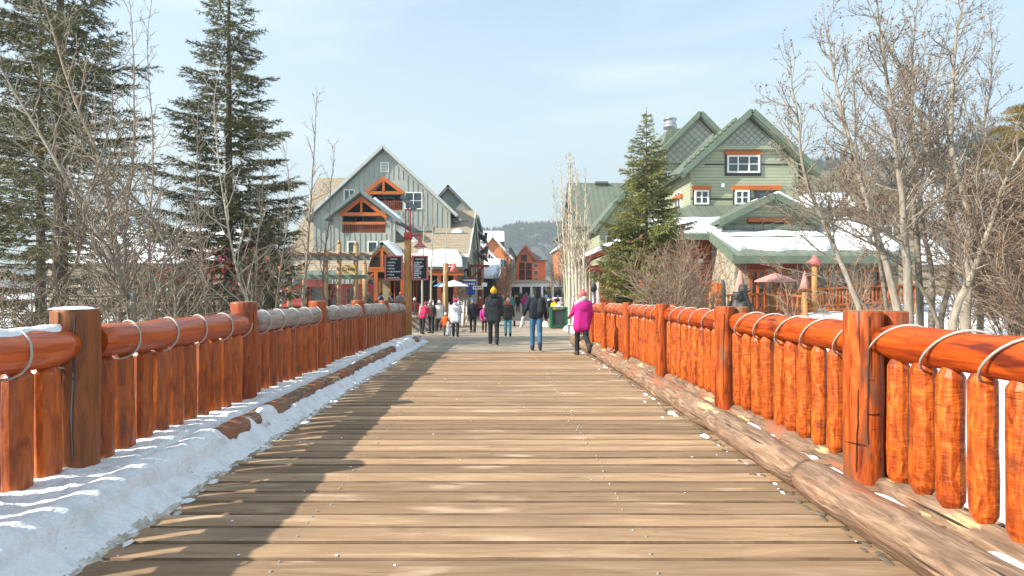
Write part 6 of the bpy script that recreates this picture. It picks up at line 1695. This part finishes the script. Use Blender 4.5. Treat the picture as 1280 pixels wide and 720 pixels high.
def person(label, x, y, face, h, top, bot, hat=None, hair=None, legs=((18, 10), (-16, 30)), arms=((-15, 10, 25), (18, 10, 15)), lean=3, side=0, vox=.03, coat=0., hood=None, boots=(.03, .03, .035), gloves=None, group=None, z=None, hatkind='beanie', bag=None, scarf=None, stoop=0):
    """face: heading in degrees, 0 = walking away from the camera"""
    k = h/1.76; rz = -R(face)
    t = thing('person', (x, y, gz_(x, y) if z is None else z), label, 'person', group, rz=rz if rz else .0001)
    S = lambda v: Vector(v)*k
    # joints
    J = {}
    low = 9
    for s, (a, b) in zip((-1, 1), legs):
        a = R(a); b = R(b); hip = Vector((s*.092, 0, 0)); kn = hip+Vector((s*.01, math.sin(a)*.43, -math.cos(a)*.43)); an = kn+Vector((0, math.sin(a-b)*.42, -math.cos(a-b)*.42))
        fp = R(max(-35, min(35, math.degrees(-(a-b))*.9))) if (a-b) < 0 else 0
        toe = an+Vector((s*.02, .15*math.cos(fp), -.05-.15*math.sin(fp))); J[s] = (hip, kn, an, toe); low = min(low, an.z-.085, toe.z-.035)
    up = Vector((math.sin(R(side)), math.sin(R(lean)), math.cos(R(lean)))).normalized()
    base = Vector((0, 0, -low))
    hipc = base; ch = base+up*.33; up2 = (up+Vector((0, math.sin(R(stoop)), 0))).normalized(); sh = ch+up2*.16; nk = sh+up2*.09; hd = nk+up2*.135+Vector((0, .02, 0))
    jac = []; tr = []; body = []; bt = []
    wl = 1.0+coat
    for s in (-1, 1):
        hip, kn, an, toe = [base+q for q in J[s]]
        body += [('c', S(hip), S(kn), .078*k, .052*k), ('c', S(kn), S(an), .05*k, .036*k), ('c', S(an), S(toe), .036*k, .028*k)]
        tr += [('c', S(hip), S(kn), .100*k, .074*k), ('c', S(kn), S(an+Vector((0, 0, .03))), .073*k, .068*k)]
        bt += [('c', S(an+Vector((0, 0, .06))), S(an-Vector((0, .02, .03))), .064*k, .058*k), ('c', S(an-Vector((0, .03, .045))), S(toe+Vector((0, .01, .005))), .050*k, .042*k)]
    tr += [('e', S(hipc+Vector((0, 0, .03))), (.165*k, .112*k, .13*k))]
    body += [('c', S(hipc), S(ch), .095*k, .10*k), ('c', S(ch), S(sh), .10*k, .085*k), ('c', S(nk-up*.05), S(nk+up*.04), .052*k, .052*k),
             ('e', S(hd), (.076*k, .096*k, .118*k)), ('e', S(hd+Vector((0, .095, -.015))), (.015*k, .022*k, .022*k)), ('e', S(hd+Vector((0, .075, -.06))), (.035*k, .028*k, .02*k)),
             ('e', S(hd+Vector((-.078, 0, 0))), (.012*k, .02*k, .03*k)), ('e', S(hd+Vector((.078, 0, 0))), (.012*k, .02*k, .03*k))]
    jac += [('e', S(ch+up*.02), (.205*k*wl, .145*k*wl, .20*k)), *[('c', S(ch+Vector((q*.075, 0, -.02))), S(hipc+Vector((q*(.075+coat*.12), 0, .04-coat*1.35))), .130*k*(1+coat*.4), .130*k*(1+coat*.8)) for q in (-1, 0, 1)], ('c', S(sh-Vector((.11, 0, .01))), S(sh+Vector((.11, 0, -.01))), .085*k, .085*k), ('c', S(sh), S(nk), .085*k, .065*k)]
    
    gl = []
    for s, (a, ab, el) in zip((-1, 1), arms):
        a = R(a); ab = R(ab); so = sh+Vector((s*.185, 0, -.01)); d = Vector((s*math.sin(ab), math.sin(a)*math.cos(ab), -math.cos(a)*math.cos(ab)))
        eb = so+d*.29; d2 = Vector((s*math.sin(ab)*.5, math.sin(a+R(el))*math.cos(ab), -math.cos(a+R(el))*math.cos(ab))).normalized(); wr = eb+d2*.25
        body += [('c', S(so), S(eb), .045*k, .036*k), ('c', S(eb), S(wr), .036*k, .026*k)]
        jac += [('c', S(so), S(eb), .082*k, .066*k), ('c', S(eb), S(wr-d2*.01), .066*k, .05*k)]
        pm = wr+d2*.06
        acr = Vector((0, 1, 0)); acr = (acr-d2*acr.dot(d2)).normalized(); inn = d2.cross(acr)*s
        hnd = [('c', S(wr), S(pm), .026*k, .034*k)]
        for f, (of, ln, cu) in enumerate(((.030, .070, .25), (.011, .080, .3), (-.010, .075, .38), (-.029, .058, .5))):
            b0 = pm+acr*of+d2*.012; b1 = b0+(d2+inn*cu*.5).normalized()*ln*.5; b2_ = b1+(d2+inn*cu*1.9).normalized()*ln*.5
            hnd += [('c', S(b0), S(b1), .0098*k, .009*k), ('c', S(b1), S(b2_), .009*k, .0078*k)]
        b0 = wr+d2*.022+acr*.026; b1 = b0+(d2*.6+acr*.75+inn*.3).normalized()*.035; b2_ = b1+(d2+inn*.5+acr*.1).normalized()*.03
        hnd += [('c', S(b0), S(b1), .012*k, .0105*k), ('c', S(b1), S(b2_), .0105*k, .009*k)]
        body += hnd
        if gloves: gl += [(q[0], q[1], q[2], q[3]+.006*k, q[4]+.006*k) for q in hnd]
    hi = vox < .02
    fuse('body', body, (.0078 if hi else vox*.8), M['skin'], t, 1)
    fuse('jacket', jac, vox*.9, cmat(top), t, 3)
    fuse('trousers', tr, vox*.9, cmat(bot), t, 3)
    for s in (0, 1): fuse('boot', bt[2*s:2*s+2], vox*.75, cmat(boots, .6), t, 1)
    if gloves:
        for s in (0, 1): fuse('glove', gl[s*len(gl)//2:(s+1)*len(gl)//2], vox*.7, cmat(gloves), t, 1)
    if hair: fuse('hair', [('e', S(hd+Vector((0, -.022, .022))), (.088*k, .096*k, .112*k)), ('c', S(hd+Vector((0, -.05, 0))), S(hd+Vector((0, -.06, -.11))), .07*k, .05*k)], vox*.7, cmat(hair), t, 2)
    if hat:
        if hatkind == 'beanie': fuse('hat', [('e', S(hd+Vector((0, -.012, .045))), (.099*k, .108*k, .098*k)), ('c', S(hd+Vector((-.03, -.01, .015))), S(hd+Vector((.03, -.01, .015))), .08*k, .08*k), ('e', S(hd+Vector((0, -.015, .155))), (.035*k, .035*k, .032*k))], vox*.7, cmat(hat), t, 1)
        elif hatkind == 'cap': fuse('hat', [('e', S(hd+Vector((0, -.012, .05))), (.097*k, .105*k, .082*k)), ('c', S(hd+Vector((-.04, .10, .045))), S(hd+Vector((.04, .10, .045))), .018*k, .018*k)], vox*.7, cmat(hat), t, 1)
        else: fuse('hat', [('e', S(hd+Vector((0, -.01, .03))), (.115*k, .125*k, .118*k))], vox*.7, cmat(hat, .3), t, 1)
    if hood: fuse('hood', [('e', S(nk+Vector((0, -.06, .01))), (.125*k, .085*k, .075*k)), ('c', S(nk+Vector((-.09, .02, .0))), S(nk+Vector((.09, .02, .0))), .05*k, .05*k)], vox*.8, cmat(hood), t, 2)
    if bag: fuse('backpack', [('c', S(ch+Vector((bag[1], -.17, -.14))), S(ch+Vector((bag[1], -.17, .12))), .12*k, .10*k)], vox*.8, cmat(bag[0]), t, 2)
    if scarf: fuse('scarf', [('c', S(sh+Vector((-.17, -.03, -.02))), S(nk+Vector((.02, -.05, .03))), .085*k, .085*k), ('c', S(sh+Vector((-.17, -.03, -.02))), S(sh+Vector((-.20, .03, -.16))), .075*k, .05*k)], vox*.8, cmat(scarf), t, 2)
    J['hd'] = hd*k; J['sh'] = sh*k; J['ch'] = ch*k; J['k'] = k
    return t, J
def PX(px, D): return (px-CX)/F*D
BK = (.018, .020, .026)
# the eight in the foreground of the street
D_ = 16.75
t, J = person('person in black jacket and blue jeans walking away in the middle of the deck end', PX(670, D_), D_, 2, 1.80, (.012, .018, .030), (.045, .13, .24), hat=(.015, .015, .018), hatkind='cap', hair=(.04, .03, .02), legs=((5, 6), (-9, 22)), arms=((-8, 22, 62), (6, 14, 20)), vox=.018, bag=((.02, .022, .03), .14), gloves=(.25, .25, .24), boots=(.05, .05, .06))
b_ = MB(); jl = thing('jacket', (PX(670, D_)-.34, D_+.06, zd(D_)+.80), 'pale grey jacket carried at the left hip of the person in blue jeans', 'jacket')
fuse('cloth', [('c', (-.02, .05, .12), (-.10, .0, -.14), .06, .04), ('c', (-.04, .03, .12), (-.03, .03, -.04), .05, .05)], .016, cmat((.5, .5, .5)), jl)
D_ = 15.2
person('person in long magenta coat and striped red hat leaning on the right railing', PX(727, D_), D_, -6, 1.72, (.52, .015, .22), BK, hat=(.62, .12, .13), legs=((12, 14), (-10, 42)), arms=((25, 12, 40), (10, 10, 30)), lean=7, side=7, coat=.16, vox=.018, scarf=(.42, .40, .40), boots=(.05, .05, .05), stoop=14, gloves=(.03, .03, .03))
D_ = 18.9
person('person in yellow knitted hat and dark grey parka with black trousers', PX(617, D_), D_, 0, 1.84, (.035, .04, .045), (.025, .025, .028), hat=(.85, .42, .02), legs=((9, 5), (-9, 14)), arms=((-8, 10, 10), (6, 10, 20)), coat=.14, vox=.02, hood=(.025, .028, .032), boots=(.03, .03, .035))
D_ = 25.0
person('person in grey jacket with red hood and light blue trousers', PX(635, D_), D_, 0, 1.62, (.07, .06, .05), (.10, .42, .55), hat=(.60, .50, .40), hood=(.75, .07, .03), legs=((6, 4), (-4, 8)), arms=((-6, 8, 8), (12, 14, 20)), coat=.08, vox=.024)
b_ = MB(); bt_ = thing('boots_in_hand', (PX(643, D_), D_, zd(D_)+.55), 'dark boots dangling from the hand beside the light blue trousers', 'boots')
fuse('leather', [('c', (0, 0, .1), (0, 0, -.06), .05, .05), ('c', (0, 0, -.07), (.02, .12, -.10), .045, .035)], .02, cmat((.05, .03, .025)), bt_)
D_ = 30.4
person('person in blue cap and black ski suit walking towards the bridge', PX(591, D_), D_, 178, 1.78, (.015, .016, .02), (.02, .02, .022), hat=(.03, .12, .55), hatkind='cap', legs=((7, 5), (-7, 10)), vox=.024, coat=.1)
D_ = 31
person('child in bright pink jacket walking beside the person in the blue cap', PX(605.5, D_), D_, 180, 1.42, (.65, .03, .32), BK, hat=(.65, .6, .58), legs=((6, 4), (-6, 8)), vox=.024, coat=.1)
D_ = 24.6
t, J = person('person in white jacket and pink hat walking away on the left of the street', PX(569.5, D_), D_, 0, 1.60, (.78, .79, .82), (.02, .03, .05), hat=(.85, .06, .30), legs=((5, 4), (-5, 9)), arms=((0, 16, 10), (30, 14, 50)), coat=.16, hood=(.75, .76, .8), vox=.022)
D_ = 24.9
person('small child in orange jacket at the left hand of the person in white', PX(557, D_), D_, 0, 1.02, (.85, .13, .02), (.12, .12, .13), hat=(.8, .8, .8), hatkind='helmet', legs=((8, 5), (-8, 8)), arms=((15, 25, 20), (10, 20, 10)), vox=.022, coat=.08)
bgx = PX(560.5, 24.5)
wb = thing('white_bag', (bgx, 24.4, zd(24.4)+.35), 'white bag hanging between the orange child and the person in white', 'bag')
fuse('cloth', [('c', (0, 0, .25), (.01, .0, -.2), .06, .11)], .022, cmat((.78, .78, .76)), wb)
# the person with the red jacket by the ski racks
person('person in crimson jacket bending over in front of the ski racks', PX(528, 28.5), 28.5, 20, 1.66, (.60, .03, .10), BK, legs=((8, 8), (-8, 10)), lean=32, arms=((30, 8, 20), (35, 8, 20)), vox=.03, hat=(.3, .05, .08), coat=.05)
person('person in black standing right of the crimson jacket', PX(539, 29.5), 29.5, -160, 1.70, (.05, .05, .05), BK, legs=((3, 2), (-2, 4)), vox=.03, hat=(.4, .4, .38))
person('person in fluffy white coat near the ski racks', PX(549, 33), 33, 170, 1.68, (.76, .76, .74), (.05, .05, .06), hat=(.75, .75, .73), legs=((3, 2), (-2, 4)), vox=.03, coat=.12)
# far street
far = [(640, 50, (.03, .28, .32), BK, (.03, .35, .38), 'person in teal jacket and hat far down the street'), (647.5, 58, BK, BK, (.04, .03, .03), 'person in black far down the street beside the magenta jacket'),
       (655, 56, (.55, .03, .25), BK, (.3, .2, .15), 'person in magenta jacket far down the street'), (693, 40, (.85, .62, .02), (.35, .07, .03), (.1, .08, .06), 'person in bright yellow jacket behind the litter bin'),
       (687.5, 41, BK, BK, BK, 'person in black beside the yellow jacket behind the bin'), (701, 42, (.40, .42, .46), (.1, .1, .12), (.3, .3, .3), 'person in pale grey jacket right of the yellow jacket'),
       (611, 52, (.6, .06, .04), BK, (.6, .06, .05), 'person in red between the pink jacket and the yellow hat'), (625, 62, (.04, .04, .05), BK, (.02, .02, .02), 'dark figure at the street side behind the yellow hat'),
       (662, 72, (.30, .30, .32), BK, (.1, .1, .1), 'person in grey far down the street left of the black cap'), (634, 78, (.5, .1, .08), BK, (.7, .7, .7), 'tiny figure in faded red far down the street'),
       (680, 66, (.35, .4, .1), BK, (.1, .1, .1), 'person in olive green far down the street behind the bin'), (583, 44, (.06, .06, .08), BK, (.5, .08, .06), 'person in dark clothes by the stone pier of the lodge'),
       (573, 40, (.7, .7, .7), BK, (.1, .1, .1), 'person in white top by the ski racks right of the white umbrella'), (518, 37, (.5, .05, .05), BK, (.7, .7, .7), 'person in red with white hat by the leftmost ski rack'),
       (600, 47, (.45, .08, .06), BK, (.7, .7, .68), 'person in dark red jacket and white hat behind the blue cap'), (612, 66, (.1, .2, .4), BK, (.2, .1, .08), 'person in blue jacket far behind the yellow hat on its left'), (628, 84, (.55, .55, .5), BK, (.3, .1, .08), 'tiny figure in cream by the snowy shop'), (645, 74, (.5, .3, .1), BK, BK, 'person in ochre jacket far down the middle of the street'),
       (676, 54, (.16, .2, .3), BK, (.6, .1, .1), 'person in slate blue with red hat right of the black cap'), (682, 80, (.5, .5, .55), BK, BK, 'tiny figure in light grey before the first aspens'), (697, 60, (.3, .05, .1), BK, (.7, .7, .7), 'person in maroon glimpsed between the aspens'), (658, 105, (.3, .1, .1), BK, BK, 'tiny figure in brown before the dark shop openings'), (709, 45, (.1, .12, .2), BK, (.5, .5, .5), 'person in dark blue standing among the aspens'),
       (667, 90, (.6, .6, .62), BK, (.1, .1, .1), 'tiny pale figure before the arcade'), (651, 98, (.05, .05, .07), BK, (.1, .1, .1), 'tiny dark figure before the arcade')]
for k, (px, D, a, b, c, lab) in enumerate(far):
    person(lab, PX(px, D), D, rng.choice((0, 180, 150, -20)), rng.uniform(1.62, 1.8), a, b, hat=c, legs=((8, 4), (-8, 10)), vox=.04, coat=.08)
# patio guests, seated on log benches
seatc = [(424, 36, (.25, .5, .5), (.7, .7, .68)), (431, 38, (.7, .7, .7), (.2, .15, .1)), (440, 36, (.80, .13, .03), (.08, .05, .04)), (449, 37, (.6, .04, .18), (.72, .7, .68)), (455, 38.5, (.72, .72, .70), (.05, .35, .4)),
         (462, 36, (.10, .10, .12), (.6, .55, .5)), (470, 37, (.70, .70, .70), (.5, .3, .2)), (478, 36, (.03, .045, .12), (.10, .07, .05)), (487, 37.5, (.30, .31, .33), (.3, .12, .08)), (495, 36.5, (.18, .18, .20), (.65, .1, .1)), (503, 38, (.6, .6, .58), (.05, .05, .06))]
nm = ['teal', 'pale', 'orange', 'magenta', 'white', 'charcoal', 'white', 'navy', 'grey', 'dark grey', 'cream']
hats = ['white hat', 'brown hair', 'dark hair', 'white hat', 'teal hat', 'beige hat', 'tan hat', 'dark hair', 'rust hat', 'red hat', 'black hat']
for k, (px, D, a, c) in enumerate(seatc):
    x = PX(px+rng.uniform(-3, 3), D+rng.uniform(-1.2, 1.5))
    person('seated person in %s jacket with %s on the lodge patio behind left railing' % (nm[k], hats[k]), x, D, rng.choice((180, 160, 90, 0, -90)), 1.72, a, BK, hat=c, legs=((84, 84), (82, 80)), arms=((35, 10, 50), (35, 10, 60)), vox=.04, coat=.05, z=0.0)
for k, (px, D) in enumerate([(436, 36), (464, 37), (490, 36.5)]):
    x = PX(px, D); z = 0
    t = thing('picnic_table', (x, D+1, z), ['wooden picnic table among the patio guests, left of three', 'wooden picnic table among the patio guests, middle of three', 'wooden picnic table among the patio guests, right of three'][k], 'table', 'picnic tables on the lodge patio')
    b_ = MB(); 
    for i in range(5): b_.box((x-.9, D+.7+.15*i, z+.72), (x+.9, D+.83+.15*i, z+.76))
    b_.build('tabletop', M['orange'], t)
    for yy in (D-.12, D+1.75): b_ = MB(); b_.box((x-.9, yy, z+.36), (x+.9, yy+.28, z+.41)); b_.build('seat', M['orange'], t)
    for sx in (-.7, .7):
        b_ = MB(); b_.beam((x+sx, D+.1, z), (x+sx, D+.95, z+.72), .06, .1, up=(1, 0, 0)); b_.beam((x+sx+.07, D+1.95, z), (x+sx+.07, D+1.1, z+.72), .06, .1, up=(1, 0, 0)); b_.build('leg', M['orange'], t)
# bears
bx, by, bz = cb.location; bz0 = terr(bx, by)
cb.location.z = bz0; OFF[cb.name] = (0, 0, 0)
def Z(px, py): p = W(px, py, 16.6); return (p.x-bx, 0, p.z-bz0)
a = Vector(Z(919, 370)); c = Vector(Z(929, 361.5)); base = Vector((0, 0, -.1))
fuse('body', [('c', (.10, .05, .0), Vector(Z(929, 385)), .34, .27), ('c', Vector(Z(929, 385)), c+Vector((0, .03, -.12)), .25, .13), ('e', c, (.14, .15, .13)), ('c', c+Vector((.06, -.06, -.02)), c+Vector((.12, -.16, -.04)), .06, .05),
              ('e', c+Vector((-.09, 0, .10)), (.05, .03, .05)), ('e', c+Vector((.09, 0, .10)), (.05, .03, .05)),
              ('c', (-.16, -.12, .0), Vector(Z(918, 386)), .28, .22), ('c', Vector(Z(918, 386))+Vector((0, -.12, 0)), a+Vector((0, -.12, -.1)), .2, .12), ('e', a+Vector((0, -.14, 0)), (.135, .14, .13)), ('c', a+Vector((-.03, -.2, -.02)), a+Vector((-.09, -.30, -.04)), .06, .045),
              ('e', a+Vector((-.10, -.13, .10)), (.05, .03, .05)), ('e', a+Vector((.08, -.13, .10)), (.05, .03, .05)),
              ('c', Vector(Z(931, 376))+Vector((.05, 0, 0)), Vector(Z(922, 381))+Vector((0, -.3, 0)), .09, .08), ('c', Vector(Z(914, 379)), Vector(Z(922, 384))+Vector((0, -.34, 0)), .09, .07),
              ('c', (.15, -.1, .35), (.30, -.35, .1), .16, .12), ('c', (-.25, -.2, .3), (-.3, -.45, .05), .14, .11)], .028, M['bronze'], cb, 2)
o = cb
a = W(905.5, 388, 16.4); c = W(903.5, 350, 16.4)
sk_ = thing('carved_ski', (a.x, 16.4, terr(a.x, 16.4)), 'dark upright plank like a ski standing left of the bear carving', 'sculpture')
b_ = MB(); b_.tube([(a.x, 16.4, terr(a.x, 16.4)-.1), (a.x-.01, 16.4, 1.0), (c.x+.02, 16.4, c.z-.15), (c.x, 16.4, c.z-.04), (c.x-.02, 16.4, c.z)], [.065, .062, .06, .05, .02], 8, wob=.05); b_.build('blade', M['bronze'], sk_)
# signal post / small birdlike marker in the snow
# ------------------------------------------------------------------ haze, sky, sun, camera
SUN_EL = 35.0
sun_dir = Vector((-1, -.40, 0)).normalized()*math.cos(R(SUN_EL)); sun_dir.z = math.sin(R(SUN_EL))
w = bpy.data.worlds.new('World'); sc.world = w; w.use_nodes = True
nt = w.node_tree; nt.nodes.clear(); N = nt.nodes; L = nt.links
out = N.new('ShaderNodeOutputWorld'); bg = N.new('ShaderNodeBackground'); L.new(bg.outputs[0], out.inputs[0])
sky = N.new('ShaderNodeTexSky'); sky.sky_type = 'NISHITA'; sky.sun_disc = False
sky.sun_elevation = R(SUN_EL); sky.sun_rotation = math.atan2(sun_dir.x, sun_dir.y)
sky.altitude = 2800; sky.air_density = 1.0; sky.dust_density = 2.2; sky.ozone_density = 1.2
# thin high cloud veil, thicker towards the horizon
tc = N.new('ShaderNodeTexCoord'); sx = N.new('ShaderNodeSeparateXYZ'); L.new(tc.outputs['Generated'], sx.inputs[0])
mp = N.new('ShaderNodeMapping'); mp.inputs['Scale'].default_value = (1.6, 1.6, 7.5); L.new(tc.outputs['Generated'], mp.inputs[0])
n1 = N.new('ShaderNodeTexNoise'); n1.inputs['Scale'].default_value = 1.5; n1.inputs['Detail'].default_value = 7; n1.inputs['Roughness'].default_value = .55; n1.inputs['Distortion'].default_value = .6
L.new(mp.outputs[0], n1.inputs['Vector'])
mr = N.new('ShaderNodeMapRange'); mr.inputs[1].default_value = .44; mr.inputs[2].default_value = .70; mr.inputs[3].default_value = 0; mr.inputs[4].default_value = .5; L.new(n1.outputs['Fac'], mr.inputs[0])
hz = N.new('ShaderNodeMapRange'); hz.inputs[1].default_value = .0; hz.inputs[2].default_value = .46; hz.inputs[3].default_value = .95; hz.inputs[4].default_value = 0.22; L.new(sx.outputs[2], hz.inputs[0])
ad = N.new('ShaderNodeMath'); ad.operation = 'ADD'; ad.use_clamp = True; L.new(mr.outputs[0], ad.inputs[0]); L.new(hz.outputs[0], ad.inputs[1])
mx = N.new('ShaderNodeMix'); mx.data_type = 'RGBA'; L.new(ad.outputs[0], mx.inputs[0]); L.new(sky.outputs[0], mx.inputs[6]); mx.inputs[7].default_value = (2.85, 3.2, 3.25, 1)
wb = N.new('ShaderNodeMix'); wb.data_type = 'RGBA'; wb.blend_type = 'MULTIPLY'; wb.inputs[0].default_value = 1; wb.inputs[7].default_value = (.93, 1.0, .93, 1); L.new(mx.outputs[2], wb.inputs[6]); L.new(wb.outputs[2], bg.inputs[0]); bg.inputs[1].default_value = .15

sun = bpy.data.lights.new('sun', 'SUN'); sun.energy = 3.45; sun.angle = R(.6); sun.color = (1, .93, .80)
so = bpy.data.objects.new('sun', sun); col.objects.link(so)
so.rotation_euler = sun_dir.to_track_quat('Z', 'Y').to_euler()

if True:
    b_ = MB(); b_.box((-1800, -60, -30), (1800, 1900, 420))
    o = b_.build('haze', []); tag(o, 'thin pale haze in the valley air', kind='stuff')
    m = bpy.data.materials.new('haze_air'); nt, N, L = nodes(m)
    out = N.new('ShaderNodeOutputMaterial'); v = N.new('ShaderNodeVolumePrincipled')
    v.inputs['Color'].default_value = (.86, .92, 1, 1); v.inputs['Density'].default_value = .0006; v.inputs['Anisotropy'].default_value = .2
    L.new(v.outputs[0], out.inputs['Volume']); o.data.materials.append(m)

cam = bpy.data.cameras.new('camera'); co = bpy.data.objects.new('camera', cam); col.objects.link(co)
co.location = (0, 0, H); co.rotation_euler = (R(90), 0, 0)
cam.sensor_width = 36; cam.lens = 36*F/1280; cam.shift_x = (640-CX)/1280; cam.shift_y = 0
cam.clip_start = .05; cam.clip_end = 6000
sc.camera = co
sc.view_settings.view_transform = 'Standard'; sc.view_settings.look = 'None'; sc.view_settings.gamma = 1
sc.view_settings.use_curve_mapping = False
sc.view_settings.exposure = 1.38
sc.cycles.use_denoising = True
sc.cycles.max_bounces = 6; sc.cycles.diffuse_bounces = 3; sc.cycles.volume_bounces = 0
sc.cycles.transparent_max_bounces = 8
